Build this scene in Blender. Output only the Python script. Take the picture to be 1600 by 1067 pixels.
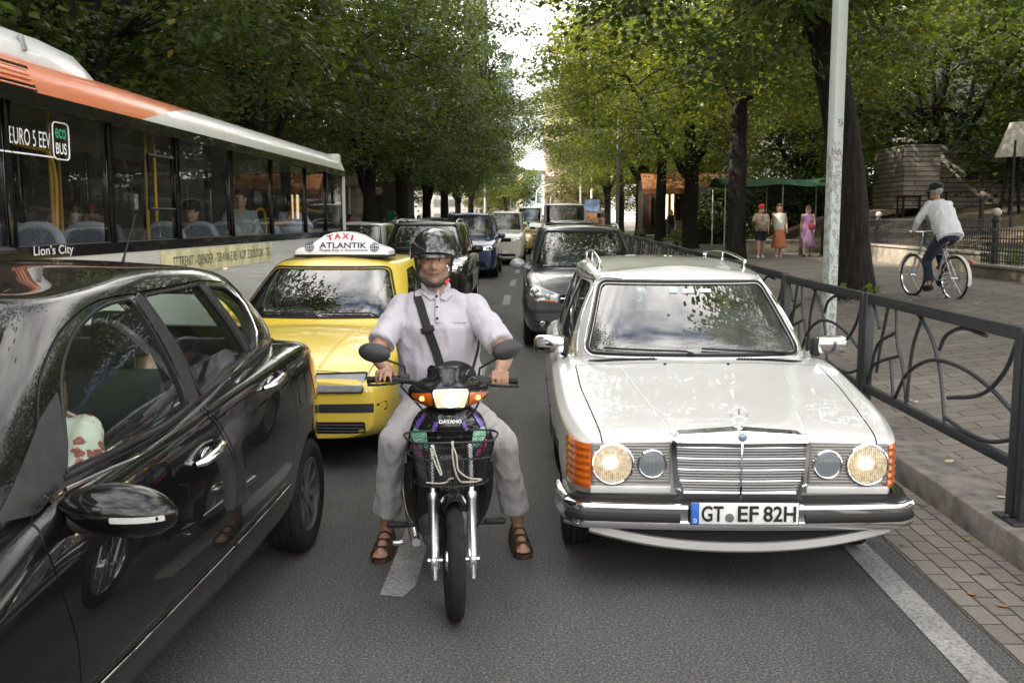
import bpy, bmesh, math, random
import numpy as np
from mathutils import Vector, Matrix, Euler, noise
for o in list(bpy.data.objects): bpy.data.objects.remove(o)
SC = bpy.context.scene
R = math.radians
# ---------------------------------------------------------------- camera
cam = bpy.data.cameras.new("camera"); camo = bpy.data.objects.new("camera", cam)
SC.collection.objects.link(camo); SC.camera = camo
cam.lens = 35.01; cam.sensor_width = 36.0; cam.clip_start = 0.05; cam.clip_end = 3000
CAM_H = 1.82
camo.location = (0, 0, CAM_H)
camo.rotation_euler = (R(90 - 6.907), 0, R(1.571))
cam.dof.use_dof = True; cam.dof.focus_distance = 6.0; cam.dof.aperture_fstop = 9.0
# ---------------------------------------------------------------- sky and sun
SUN_EL, SUN_AZ = R(40), R(250)          # azimuth measured clockwise from +Y
W = bpy.data.worlds.new("World"); SC.world = W; W.use_nodes = True
nt = W.node_tree; nt.nodes.clear()
def wn(t, **k):
    n = nt.nodes.new(t)
    for a, b in k.items(): setattr(n, a, b)
    return n
sky = wn('ShaderNodeTexSky', sky_type='NISHITA', sun_disc=False, sun_elevation=SUN_EL, sun_rotation=SUN_AZ,
         air_density=1.2, dust_density=3.0, ozone_density=1.0)
tc = wn('ShaderNodeTexCoord'); mp = wn('ShaderNodeMapping'); mp.inputs['Scale'].default_value = (1.0, 1.0, 2.2)
n1 = wn('ShaderNodeTexNoise'); n1.inputs['Scale'].default_value = 2.3; n1.inputs['Detail'].default_value = 8; n1.inputs['Roughness'].default_value = .58
rp = wn('ShaderNodeValToRGB'); rp.color_ramp.elements[0].position = .36; rp.color_ramp.elements[1].position = .58
n2 = wn('ShaderNodeTexNoise'); n2.inputs['Scale'].default_value = 4.1; n2.inputs['Detail'].default_value = 7
rp2 = wn('ShaderNodeValToRGB'); rp2.color_ramp.elements[0].position = .3; rp2.color_ramp.elements[0].color = (10.8, 10.4, 10.1, 1)
rp2.color_ramp.elements[1].position = .7; rp2.color_ramp.elements[1].color = (22, 21, 19.8, 1)
mx = wn('ShaderNodeMix', data_type='RGBA'); bg = wn('ShaderNodeBackground'); wo = wn('ShaderNodeOutputWorld')
L = nt.links.new
L(tc.outputs['Generated'], mp.inputs['Vector']); L(mp.outputs[0], n1.inputs['Vector']); L(mp.outputs[0], n2.inputs['Vector'])
L(n1.outputs[0], rp.inputs[0]); L(n2.outputs[0], rp2.inputs[0])
L(rp.outputs[0], mx.inputs[0]); L(sky.outputs[0], mx.inputs[6]); L(rp2.outputs[0], mx.inputs[7])
L(mx.outputs[2], bg.inputs[0]); bg.inputs[1].default_value = 0.12; L(bg.outputs[0], wo.inputs[0])
sl = bpy.data.lights.new("sun", 'SUN'); sl.energy = 5.0; sl.angle = R(1.5); sl.color = (1, .93, .82)
so = bpy.data.objects.new("sun", sl); SC.collection.objects.link(so)
sd = Vector((math.sin(SUN_AZ) * math.cos(SUN_EL), math.cos(SUN_AZ) * math.cos(SUN_EL), math.sin(SUN_EL)))
so.rotation_euler = sd.to_track_quat('Z', 'Y').to_euler()
SC.view_settings.view_transform = 'Standard'; SC.view_settings.look = 'None'
SC.view_settings.exposure = 1.22; SC.view_settings.gamma = 1
SC.cycles.max_bounces = 8; SC.cycles.transparent_max_bounces = 24; SC.cycles.transmission_bounces = 8
SC.cycles.caustics_reflective = False; SC.cycles.caustics_refractive = False; SC.cycles.sample_clamp_indirect = 6
SC.cycles.use_denoising = True
# ================================================================ library
random.seed(7); RNG = np.random.default_rng(7)
COL = SC.collection
MATS = {}
def V(*a): return Vector(a)
def newmat(name):
    m = bpy.data.materials.new(name); m.use_nodes = True
    return m, m.node_tree, m.node_tree.nodes['Principled BSDF']
def rgb(c): return (c[0], c[1], c[2], 1)
def noise_node(t, scale, detail=4, rough=.55, coord='Object', stretch=None):
    tcn = t.nodes.new('ShaderNodeTexCoord'); n = t.nodes.new('ShaderNodeTexNoise')
    n.inputs['Scale'].default_value = scale; n.inputs['Detail'].default_value = detail; n.inputs['Roughness'].default_value = rough
    src = tcn.outputs[coord]
    if stretch:
        m = t.nodes.new('ShaderNodeMapping'); m.inputs['Scale'].default_value = stretch
        t.links.new(src, m.inputs[0]); src = m.outputs[0]
    t.links.new(src, n.inputs['Vector']); return n
def ramp(t, src, stops):
    r = t.nodes.new('ShaderNodeValToRGB'); cr = r.color_ramp
    while len(cr.elements) < len(stops): cr.elements.new(.5)
    for e, (p, c) in zip(cr.elements, stops):
        e.position = p; e.color = rgb(c) if hasattr(c, '__len__') else (c, c, c, 1)
    t.links.new(src, r.inputs[0]); return r
def bump(t, b, src, strength, dist=.01):
    n = t.nodes.new('ShaderNodeBump'); n.inputs['Strength'].default_value = strength; n.inputs['Distance'].default_value = dist
    t.links.new(src, n.inputs['Height']); t.links.new(n.outputs[0], b.inputs['Normal']); return n
def mat(name, col, rough=.5, metal=0., spec=.5, coat=0., var=.0, vscale=6., bmp=0., bscale=60., rvar=0., stretch=None, sheen=0., emit=None, es=0., alpha=1., bdist=.01, trans=0., ior=1.45):
    if name in MATS: return MATS[name]
    m, t, b = newmat(name)
    b.inputs['Base Color'].default_value = rgb(col); b.inputs['Roughness'].default_value = rough
    b.inputs['Metallic'].default_value = metal; b.inputs['Specular IOR Level'].default_value = spec
    b.inputs['Coat Weight'].default_value = coat; b.inputs['Coat Roughness'].default_value = .04; b.inputs['IOR'].default_value = ior
    if sheen: b.inputs['Sheen Weight'].default_value = sheen
    if trans: b.inputs['Transmission Weight'].default_value = trans
    if var or rvar:
        n = noise_node(t, vscale, 6, stretch=stretch)
        if var:
            r = ramp(t, n.outputs[0], [(.3, [c * (1 - var) for c in col]), (.7, [min(1, c * (1 + var)) for c in col])])
            t.links.new(r.outputs[0], b.inputs['Base Color'])
        if rvar:
            r2 = ramp(t, n.outputs[0], [(.3, max(0, rough - rvar)), (.7, min(1, rough + rvar))]); t.links.new(r2.outputs[0], b.inputs['Roughness'])
    if bmp:
        n = noise_node(t, bscale, 5, stretch=stretch); bump(t, b, n.outputs[0], bmp, bdist)
    if emit: b.inputs['Emission Color'].default_value = rgb(emit); b.inputs['Emission Strength'].default_value = es
    MATS[name] = m; return m
def glassmat(name, tint=(.55, .6, .6), rough=0.0, dirt=.0, trans=.75, boost=1.0):
    """thin pane: fresnel mirror over tinted see-through, dusty film"""
    if name in MATS: return MATS[name]
    m = bpy.data.materials.new(name); m.use_nodes = True; t = m.node_tree; t.nodes.clear()
    o = t.nodes.new('ShaderNodeOutputMaterial'); tr = t.nodes.new('ShaderNodeBsdfTransparent'); gl = t.nodes.new('ShaderNodeBsdfGlossy')
    tr.inputs[0].default_value = rgb([c * trans for c in tint]); gl.inputs['Roughness'].default_value = rough
    gl.inputs[0].default_value = (1, 1, 1, 1)
    fr = t.nodes.new('ShaderNodeFresnel'); fr.inputs[0].default_value = 1.52 * boost
    ge = t.nodes.new('ShaderNodeNewGeometry'); sb = t.nodes.new('ShaderNodeMath'); sb.operation = 'SUBTRACT'; sb.use_clamp = True; t.links.new(fr.outputs[0], sb.inputs[0]); t.links.new(ge.outputs['Backfacing'], sb.inputs[1])   # only the outer face of a thin pane mirrors
    mx = t.nodes.new('ShaderNodeMixShader'); t.links.new(sb.outputs[0], mx.inputs[0]); t.links.new(tr.outputs[0], mx.inputs[1]); t.links.new(gl.outputs[0], mx.inputs[2])
    out = mx.outputs[0]
    if dirt:
        n = noise_node(t, 3., 6, .65); r = ramp(t, n.outputs[0], [(.35, 0), (.75, dirt)])
        d = t.nodes.new('ShaderNodeBsdfDiffuse'); d.inputs[0].default_value = (.45, .43, .4, 1)
        m2 = t.nodes.new('ShaderNodeMixShader'); t.links.new(r.outputs[0], m2.inputs[0]); t.links.new(out, m2.inputs[1]); t.links.new(d.outputs[0], m2.inputs[2]); out = m2.outputs[0]
    t.links.new(out, o.inputs[0]); MATS[name] = m; return m
def emat(name, col, s):
    if name in MATS: return MATS[name]
    m, t, b = newmat(name); b.inputs['Base Color'].default_value = (.2, .2, .2, 1)
    b.inputs['Emission Color'].default_value = rgb(col); b.inputs['Emission Strength'].default_value = s; MATS[name] = m; return m
# ---------------------------------------------------------------- objects
def thing(name, label, cat, loc=(0, 0, 0), rz=0, group=None):
    o = bpy.data.objects.new(name, None); o.empty_display_size = .1; COL.objects.link(o); o.location = loc; o.rotation_euler = (0, 0, rz)
    o['label'] = label; o['category'] = cat
    if group: o['group'] = group
    return o
def tag(o, label=None, cat=None, group=None, kind=None):
    if label: o['label'] = label
    if cat: o['category'] = cat
    if group: o['group'] = group
    if kind: o['kind'] = kind
    return o
def link(name, me, parent=None, m=None, loc=None, smooth=None):
    o = bpy.data.objects.new(name, me); COL.objects.link(o)
    if parent: o.parent = parent
    if m is not None:
        me.materials.clear()
        for q in (m if isinstance(m, (list, tuple)) else [m]): me.materials.append(q)
    if loc is not None: o.location = loc
    if smooth is not None: shade(me, smooth)
    return o
def shade(me, ang=35):
    me.polygons.foreach_set('use_smooth', [True] * len(me.polygons))
    try: me.set_sharp_from_angle(angle=R(ang))
    except Exception: pass
    me.update()
def mesh(verts, faces, name='mesh'):
    me = bpy.data.meshes.new(name); me.from_pydata([tuple(v) for v in verts], [], faces); me.update(); return me
def copy_tree(o, parent=None):
    c = o.copy(); COL.objects.link(c)
    if parent: c.parent = parent
    for ch in list(o.children): copy_tree(ch, c)
    return c
class MB:
    """collects simple solids into one mesh"""
    def __init__(s): s.v = []; s.f = []
    def add(s, vs, fs, M=None):
        b = len(s.v)
        for v in vs: s.v.append(tuple(M @ Vector(v)) if M is not None else tuple(v))
        s.f += [tuple(b + i for i in f) for f in fs]; return s
    def box(s, c, d, rot=None, bev=0):
        x, y, z = [q / 2 for q in d]
        M = Matrix.Translation(c) @ (Euler(rot).to_matrix().to_4x4() if rot else Matrix())
        if bev:
            b = min(bev, x * .99, y * .99, z * .99)
            bm = bmesh.new(); bmesh.ops.create_cube(bm, size=1); bmesh.ops.scale(bm, vec=(2 * x, 2 * y, 2 * z), verts=bm.verts)
            bmesh.ops.bevel(bm, geom=list(bm.edges), offset=b, segments=2, affect='EDGES', profile=.5)
            bm.verts.ensure_lookup_table()
            s.add([v.co for v in bm.verts], [[v.index for v in f.verts] for f in bm.faces], M); bm.free(); return s
        vs = [(sx * x, sy * y, sz * z) for sx in (-1, 1) for sy in (-1, 1) for sz in (-1, 1)]
        s.add(vs, [(0, 1, 3, 2), (4, 6, 7, 5), (0, 4, 5, 1), (2, 3, 7, 6), (0, 2, 6, 4), (1, 5, 7, 3)], M); return s
    def tube(s, pts, r, n=10, cap=True, sx=1, closed=False):
        """swept tube through pts; r scalar or list"""
        pts = [Vector(p) for p in pts]; N = len(pts); b = len(s.v)
        rs = r if hasattr(r, '__len__') else [r] * N
        up = None
        for i, p in enumerate(pts):
            if closed: d = pts[(i + 1) % N] - pts[i - 1]
            else: d = pts[min(i + 1, N - 1)] - pts[max(i - 1, 0)]
            d = d.normalized() if d.length > 1e-9 else Vector((0, 0, 1))
            if up is None:
                up = Vector((0, 0, 1)) if abs(d.z) < .9 else Vector((1, 0, 0))
            a = d.cross(up); a = a.normalized() if a.length > 1e-6 else d.orthogonal().normalized()
            bb = a.cross(d).normalized(); up = bb
            for k in range(n):
                t = 2 * math.pi * k / n
                s.v.append(tuple(p + a * (math.cos(t) * rs[i] * sx) + bb * (math.sin(t) * rs[i])))
        for i in range(N if closed else N - 1):
            j = (i + 1) % N
            for k in range(n):
                s.f.append((b + i * n + k, b + i * n + (k + 1) % n, b + j * n + (k + 1) % n, b + j * n + k))
        if cap and not closed:
            s.f.append(tuple(b + k for k in range(n))[::-1]); s.f.append(tuple(b + (N - 1) * n + k for k in range(n)))
        return s
    def lathe(s, prof, n=24, M=None, closed=False):
        """prof: list of (r, z) turned about local z"""
        b = len(s.v); N = len(prof)
        for r, z in prof:
            for k in range(n):
                t = 2 * math.pi * k / n; p = Vector((r * math.cos(t), r * math.sin(t), z))
                s.v.append(tuple(M @ p) if M is not None else tuple(p))
        for i in range(N if closed else N - 1):
            j = (i + 1) % N
            for k in range(n):
                s.f.append((b + i * n + k, b + i * n + (k + 1) % n, b + j * n + (k + 1) % n, b + j * n + k))
        if not closed:
            s.f.append(tuple(b + k for k in range(n))[::-1]); s.f.append(tuple(b + (N - 1) * n + k for k in range(n)))
        return s
    def prism(s, poly, h0, h1, M=None):
        """poly: 2-D outline, extruded along local z"""
        n = len(poly); a = sum(poly[i][0] * poly[(i + 1) % n][1] - poly[(i + 1) % n][0] * poly[i][1] for i in range(n))
        if a < 0: poly = poly[::-1]
        vs = [(p[0], p[1], h0) for p in poly] + [(p[0], p[1], h1) for p in poly]
        fs = [tuple(range(n))[::-1], tuple(range(n, 2 * n))] + [(i, (i + 1) % n, n + (i + 1) % n, n + i) for i in range(n)]
        return s.add(vs, fs, M)
    def ball(s, c, r, n=14, sc=(1, 1, 1), rot=None):
        m = n // 2; M = Matrix.Translation(c) @ (Euler(rot).to_matrix().to_4x4() if rot else Matrix())
        vs = [(0, 0, r * sc[2])]; fs = []
        for i in range(1, m):
            p = math.pi * i / m
            for k in range(n):
                t = 2 * math.pi * k / n
                vs.append((r * sc[0] * math.sin(p) * math.cos(t), r * sc[1] * math.sin(p) * math.sin(t), r * sc[2] * math.cos(p)))
        vs.append((0, 0, -r * sc[2])); e = len(vs) - 1
        for k in range(n):
            fs.append((0, 1 + k, 1 + (k + 1) % n)); fs.append((e, 1 + (m - 2) * n + (k + 1) % n, 1 + (m - 2) * n + k))
            for i in range(m - 2):
                q = 1 + i * n; fs.append((q + k, q + n + k, q + n + (k + 1) % n, q + (k + 1) % n))
        return s.add(vs, fs, M)
    def me(s, name='mesh'): return mesh(s.v, s.f, name)
    def build(s, name, m, parent=None, smooth=35, loc=None): return link(name, s.me(name), parent, m, loc, smooth)
TMP = bpy.data.scenes.new('workshop')       # scratch scene for modifiers, removed at the end
def tmpobj(me):
    o = bpy.data.objects.new('tmp', me); TMP.collection.objects.link(o); return o
def bake(o, drop=True):
    """evaluated mesh of o; removes o"""
    with bpy.context.temp_override(scene=TMP, view_layer=TMP.view_layers[0]):
        dg = bpy.context.evaluated_depsgraph_get(); dg.update(); me = bpy.data.meshes.new_from_object(o.evaluated_get(dg))
    if drop: bpy.data.objects.remove(o)
    return me
def boolean(me, cutters, op='DIFFERENCE', solver='EXACT'):
    o = tmpobj(me); tm = []
    for c in (cutters if isinstance(cutters, list) else [cutters]):
        q = tmpobj(c); tm.append(q); md = o.modifiers.new('b', 'BOOLEAN'); md.operation = op; md.object = q; md.solver = solver
        try: md.material_mode = 'TRANSFER'
        except Exception: pass
    r = bake(o)
    for q in tm: bpy.data.objects.remove(q)
    return r
def subsurf(me, lv=2):
    o = tmpobj(me); md = o.modifiers.new('s', 'SUBSURF'); md.levels = lv; md.render_levels = lv; return bake(o)
def solidify(me, t, off=-1):
    o = tmpobj(me); md = o.modifiers.new('s', 'SOLIDIFY'); md.thickness = t; md.offset = off; md.use_even_offset = False; return bake(o)
def remesh(me, vox, smooth=0):
    o = tmpobj(me); md = o.modifiers.new('r', 'REMESH'); md.mode = 'VOXEL'; md.voxel_size = vox; md.use_smooth_shade = True
    if smooth:
        s = o.modifiers.new('s', 'SMOOTH'); s.factor = .5; s.iterations = smooth
    return bake(o)
def decimate(me, ratio):
    o = tmpobj(me); md = o.modifiers.new('d', 'DECIMATE'); md.ratio = ratio; return bake(o)
def bevelled(me, w, seg=2, ang=30):
    o = tmpobj(me); md = o.modifiers.new('b', 'BEVEL'); md.width = w; md.segments = seg; md.limit_method = 'ANGLE'; md.angle_limit = R(ang); return bake(o)
def mset(me, *ms):
    me.materials.clear()
    for m in ms: me.materials.append(m)
    return me
def lerp(a, b, t): return a + (b - a) * t
def tab(t, xs, ys):
    return float(np.interp(t, xs, ys))
def crom(pts, n=8, closed=False):
    """Catmull-Rom through pts"""
    P = [Vector(p) for p in pts]; out = []; N = len(P)
    for i in range(N if closed else N - 1):
        a = P[(i - 1) % N] if (closed or i) else P[0] * 2 - P[1]; b = P[i]; c = P[(i + 1) % N]
        d = P[(i + 2) % N] if (closed or i + 2 < N) else P[-1] * 2 - P[-2]
        for k in range(n):
            t = k / n
            out.append(.5 * ((2 * b) + (c - a) * t + (2 * a - 5 * b + 4 * c - d) * t * t + (3 * b - a - 3 * c + d) * t ** 3))
    if not closed: out.append(P[-1])
    return out
def rpoly(pts, r, n=5):
    """round the corners of a 2-D polygon"""
    out = []; N = len(pts)
    for i in range(N):
        p = Vector(pts[i]).to_2d(); a = Vector(pts[i - 1]).to_2d() - p; b = Vector(pts[(i + 1) % N]).to_2d() - p
        rr = r[i] if hasattr(r, '__len__') else r
        q = min(rr, a.length * .48, b.length * .48); A = p + a.normalized() * q; B = p + b.normalized() * q
        for k in range(n + 1):
            t = k / n; out.append(tuple((1 - t) ** 2 * A + 2 * t * (1 - t) * p + t * t * B))
    return out
def offpoly(pts, d):
    """move each polygon edge inward by d (outward if d<0)"""
    n = len(pts); a = sum(pts[i][0] * pts[(i + 1) % n][1] - pts[(i + 1) % n][0] * pts[i][1] for i in range(n)); s = 1 if a > 0 else -1
    out = []
    for i in range(n):
        p = Vector(pts[i]).to_2d(); e1 = (p - Vector(pts[i - 1]).to_2d()).normalized(); e2 = (Vector(pts[(i + 1) % n]).to_2d() - p).normalized()
        n1 = Vector((-e1.y, e1.x)) * s; n2 = Vector((-e2.y, e2.x)) * s; m = n1 + n2
        m = m / max(.3, 1 + n1.dot(n2)); out.append(tuple(p + m * d))
    return out
AX_X = Matrix(((0, 0, 1, 0), (1, 0, 0, 0), (0, 1, 0, 0), (0, 0, 0, 1)))      # local (a,b,h) -> (y=a, z=b, x=h)
AX_Y = Matrix(((1, 0, 0, 0), (0, 0, 1, 0), (0, 1, 0, 0), (0, 0, 0, 1)))      # local (a,b,h) -> (x=a, z=b, y=h)
def yzprism(poly, x0, x1, m=None):
    me = MB().prism(poly, x0, x1, AX_X).me(); fixn(me)
    return mset(me, m) if m else me
def xzprism(poly, y0, y1, m=None):
    me = MB().prism(poly, y0, y1, AX_Y).me(); fixn(me)
    return mset(me, m) if m else me
def xyprism(poly, z0, z1, m=None):
    me = MB().prism(poly, z0, z1).me(); fixn(me)
    return mset(me, m) if m else me
def fixn(me):
    bm = bmesh.new(); bm.from_mesh(me); bmesh.ops.recalc_face_normals(bm, faces=bm.faces); bm.to_mesh(me); bm.free(); return me
FONT = None
def text(s, w, h, M, m, name, parent, bold=0., ext=.0012, shear=0., align='CENTER', sp=1.0):
    """lettering as a mesh, fitted to width w and height h, drawn in local xy of M"""
    cu = bpy.data.curves.new('t', 'FONT'); cu.body = s; cu.size = 1; cu.offset = bold; cu.extrude = 0; cu.shear = shear; cu.space_character = sp; cu.resolution_u = 4
    o = bpy.data.objects.new('t', cu); TMP.collection.objects.link(o); me = bake(o)
    co = np.array([v.co for v in me.vertices]); lo, hi = co.min(0), co.max(0)
    for v in me.vertices:
        v.co.x = (v.co.x - (lo[0] + hi[0]) / 2) / (hi[0] - lo[0]) * w; v.co.y = (v.co.y - (lo[1] + hi[1]) / 2) / (hi[1] - lo[1]) * h; v.co.z = ext
    me.transform(M); me.update()
    return link(name, me, parent, m)
# ================================================================ ground, road, pavements
def rise(y): return .0085 * max(0, min(y, 140) - 10)
def sfac(y): return tab(y, [-50, 16, 31, 60, 400], [1, 1, .65, .35, .25])
def gz(x, y=0):
    """height of the ground at x, y: the road climbs gently, the right pavement slopes up from the kerb"""
    if -8.45 < x < 2.52: return rise(y)
    if x <= -8.45: return .14 + rise(y)
    return .15 + rise(y) + (max(0, min(4.0, x - 3.0)) * .13) * sfac(y)
def brick_mat(name, w, h, c1, c2, mortar, rot=0., ms=.006, bm=.5, off=.5, rough=.85, dirt=.35):
    m, t, b = newmat(name)
    tcn = t.nodes.new('ShaderNodeTexCoord'); mp = t.nodes.new('ShaderNodeMapping'); mp.inputs['Rotation'].default_value = (0, 0, rot)
    wob = t.nodes.new('ShaderNodeTexNoise'); wob.inputs['Scale'].default_value = 2.2
    br = t.nodes.new('ShaderNodeTexBrick'); br.offset = off; br.inputs['Scale'].default_value = 1
    br.inputs['Brick Width'].default_value = w; br.inputs['Row Height'].default_value = h; br.inputs['Mortar Size'].default_value = ms
    br.inputs['Mortar Smooth'].default_value = .25; br.inputs['Bias'].default_value = 0
    br.inputs['Color1'].default_value = rgb(c1); br.inputs['Color2'].default_value = rgb(c2); br.inputs['Mortar'].default_value = rgb(mortar)
    add = t.nodes.new('ShaderNodeVectorMath'); add.operation = 'ADD'; sc = t.nodes.new('ShaderNodeVectorMath'); sc.operation = 'SCALE'; sc.inputs['Scale'].default_value = .03
    t.links.new(tcn.outputs['Object'], wob.inputs['Vector']); t.links.new(wob.outputs['Color'], sc.inputs[0]); t.links.new(tcn.outputs['Object'], add.inputs[0]); t.links.new(sc.outputs[0], add.inputs[1])
    t.links.new(add.outputs[0], mp.inputs[0]); t.links.new(mp.outputs[0], br.inputs['Vector'])
    n = noise_node(t, 1.1, 8, .65); r = ramp(t, n.outputs[0], [(.3, 1 - dirt), (.7, 1.08)])
    n2 = noise_node(t, 45, 5, .7); r2 = ramp(t, n2.outputs[0], [(.25, .72), (.75, 1.2)])
    mu = t.nodes.new('ShaderNodeMix'); mu.data_type = 'RGBA'; mu.blend_type = 'MULTIPLY'; mu.inputs[0].default_value = 1
    mu2 = t.nodes.new('ShaderNodeMix'); mu2.data_type = 'RGBA'; mu2.blend_type = 'MULTIPLY'; mu2.inputs[0].default_value = 1
    t.links.new(br.outputs['Color'], mu.inputs[6]); t.links.new(r.outputs[0], mu.inputs[7]); t.links.new(mu.outputs[2], mu2.inputs[6]); t.links.new(r2.outputs[0], mu2.inputs[7])
    t.links.new(mu2.outputs[2], b.inputs['Base Color']); b.inputs['Roughness'].default_value = rough
    inv = t.nodes.new('ShaderNodeMath'); inv.operation = 'MULTIPLY_ADD'; inv.inputs[1].default_value = -1.; t.links.new(br.outputs['Fac'], inv.inputs[0]); 
    ad = t.nodes.new('ShaderNodeMath'); ad.operation = 'MULTIPLY'; ad.inputs[1].default_value = .25; t.links.new(n2.outputs[0], ad.inputs[0]); t.links.new(ad.outputs[0], inv.inputs[2])
    bump(t, b, inv.outputs[0], bm, .008); return m
def asphalt():
    m, t, b = newmat('asphalt')
    n = noise_node(t, 80, 5, .88); r = ramp(t, n.outputs[0], [(.34, (.010, .010, .0105)), (.47, (.052, .0505, .050)), (.56, (.105, .102, .10)), (.66, (.36, .35, .34))])
    n2 = noise_node(t, .7, 8, .6, stretch=(1.6, .35, 1)); r2 = ramp(t, n2.outputs[0], [(.28, .60), (.5, .95), (.72, 1.16)])
    st = noise_node(t, 1.7, 4, .55, stretch=(1.2, .6, 1)); cr = ramp(t, st.outputs[0], [(.58, 1), (.64, .82), (.72, .62)])
    mu = t.nodes.new('ShaderNodeMix'); mu.data_type = 'RGBA'; mu.blend_type = 'MULTIPLY'; mu.inputs[0].default_value = 1
    t.links.new(r.outputs[0], mu.inputs[6]); t.links.new(r2.outputs[0], mu.inputs[7])
    mu2 = t.nodes.new('ShaderNodeMix'); mu2.data_type = 'RGBA'; mu2.blend_type = 'MULTIPLY'; mu2.inputs[0].default_value = .9
    t.links.new(mu.outputs[2], mu2.inputs[6]); t.links.new(cr.outputs[0], mu2.inputs[7])
    t.links.new(mu2.outputs[2], b.inputs['Base Color'])
    n3 = noise_node(t, 150, 4, .7); bump(t, b, n3.outputs[0], .55, .006)
    b.inputs['Roughness'].default_value = .78; b.inputs['Specular IOR Level'].default_value = .35
    return m
def worn_paint():
    m, t, b = newmat('worn road paint')
    n = noise_node(t, 55, 8, .78); r = ramp(t, n.outputs[0], [(.36, (.07, .068, .066)), (.50, (.27, .265, .26)), (.7, (.42, .41, .40))])
    n2 = noise_node(t, 3, 6, .6); r2 = ramp(t, n2.outputs[0], [(.3, .65), (.65, 1.)])
    mu = t.nodes.new('ShaderNodeMix'); mu.data_type = 'RGBA'; mu.blend_type = 'MULTIPLY'; mu.inputs[0].default_value = 1
    t.links.new(r.outputs[0], mu.inputs[6]); t.links.new(r2.outputs[0], mu.inputs[7]); t.links.new(mu.outputs[2], b.inputs['Base Color'])
    b.inputs['Roughness'].default_value = .75; bump(t, b, n.outputs[0], .3, .004); return m
def sheet(name, x0, x1, y0, y1, z, m, nx=1, ny=1, zf=None):
    vs = []; fs = []
    for j in range(ny + 1):
        for i in range(nx + 1):
            x = lerp(x0, x1, i / nx); y = lerp(y0, y1, j / ny); vs.append((x, y, zf(x, y) if zf else z))
    for j in range(ny):
        for i in range(nx):
            a = j * (nx + 1) + i; fs.append((a, a + 1, a + nx + 2, a + nx + 1))
    return tag(link(name, mesh(vs, fs), None, m), kind='structure')
M_CONC = mat('concrete', (.27, .255, .235), .9, var=.3, vscale=9, bmp=.5, bscale=120)
M_KERB = mat('kerb concrete', (.165, .152, .135), .92, var=.45, vscale=7, bmp=.9, bscale=90)
M_STEEL = mat('fence paint', (.030, .031, .035), .42, spec=.5, var=.25, vscale=12, bmp=.1, bscale=200)
sheet('ground', -900, 900, -600, 1400, -.03, mat('bare earth', (.11, .095, .075), .95, var=.3, vscale=.5))
sheet('road', -8.2, 1.99, -30, 420, 0, asphalt(), 1, 45, lambda x, y: rise(y))
M_PAINT = worn_paint()
sheet('gutter_paving', 1.99, 2.56, -20, 200, .004, brick_mat('gutter bricks', .215, .112, (.155, .137, .118), (.20, .178, .155), (.04, .036, .031), R(90), .007, .6), 1, 22, lambda x, y: .004 + rise(y))
M_PAVE = brick_mat('pavement slabs', .42, .205, (.165, .145, .124), (.225, .20, .174), (.05, .046, .041), R(4), .007, .5)
# right pavement: rises away from the kerb
xs = [2.90, 3.0, 3.5, 4.0, 5.0, 6.0, 7.0, 10.2, 16, 60]; ys = [-20, 0, 8, 16, 24, 34, 42, 50, 60, 90, 200]
vs = [(x, y, gz(x, y) + .002) for y in ys for x in xs]; nx = len(xs)
tag(link('pavement', mesh(vs, [(j * nx + i, j * nx + i + 1, (j + 1) * nx + i + 1, (j + 1) * nx + i) for j in range(len(ys) - 1) for i in range(nx - 1)]), None, M_PAVE), kind='structure')
# kerb stones
kb = MB()
y = -6.0; rr = random.Random(3)
while y < 90:
    ln = 1.0; kb.box((2.72 + rr.uniform(-.006, .006), y + ln / 2, rise(y + ln / 2) + .045 + rr.uniform(-.004, .004)), (.40, ln - .012, .25), (rr.uniform(-.004, .004), 0, rr.uniform(-.006, .006)), .022); y += ln
tag(kb.build('kerb', M_KERB, smooth=40), kind='structure')
# left pavement
lk = MB()
for k in range(60): lk.box((-8.35, -6 + 2 * k + 1, .05 + rise(2 * k - 5)), (.3, 1.985, .2), None, .02)
tag(lk.build('kerb', M_KERB, smooth=40), kind='structure')
sheet('pavement', -40, -8.5, -20, 240, .14, M_PAVE, 1, 26, lambda x, y: gz(x, y))
# painted markings
def strip(pts, z=.005):
    return tag(link('road_marking', mesh([(p[0], p[1], z + rise(p[1])) for p in pts], [tuple(range(len(pts)))]), None, M_PAINT), kind='structure')
for y0, y1 in ((-10, 10), (10, 120)): strip([(1.71, y0), (1.86, y0), (1.86, y1), (1.71, y1)])
for k in range(-1, 12):
    y0 = 4.66 + 5.3 * k; strip([(-.775, y0 + .01), (-.66, y0 - .02), (-.615, y0 + .14), (-.655, y0 + 2.4), (-.80, y0 + 2.4)])
for k in range(0, 12):
    y0 = 2.0 + 5.3 * k; strip([(-3.42, y0), (-3.28, y0), (-3.28, y0 + 2.4), (-3.42, y0 + 2.4)])
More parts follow.
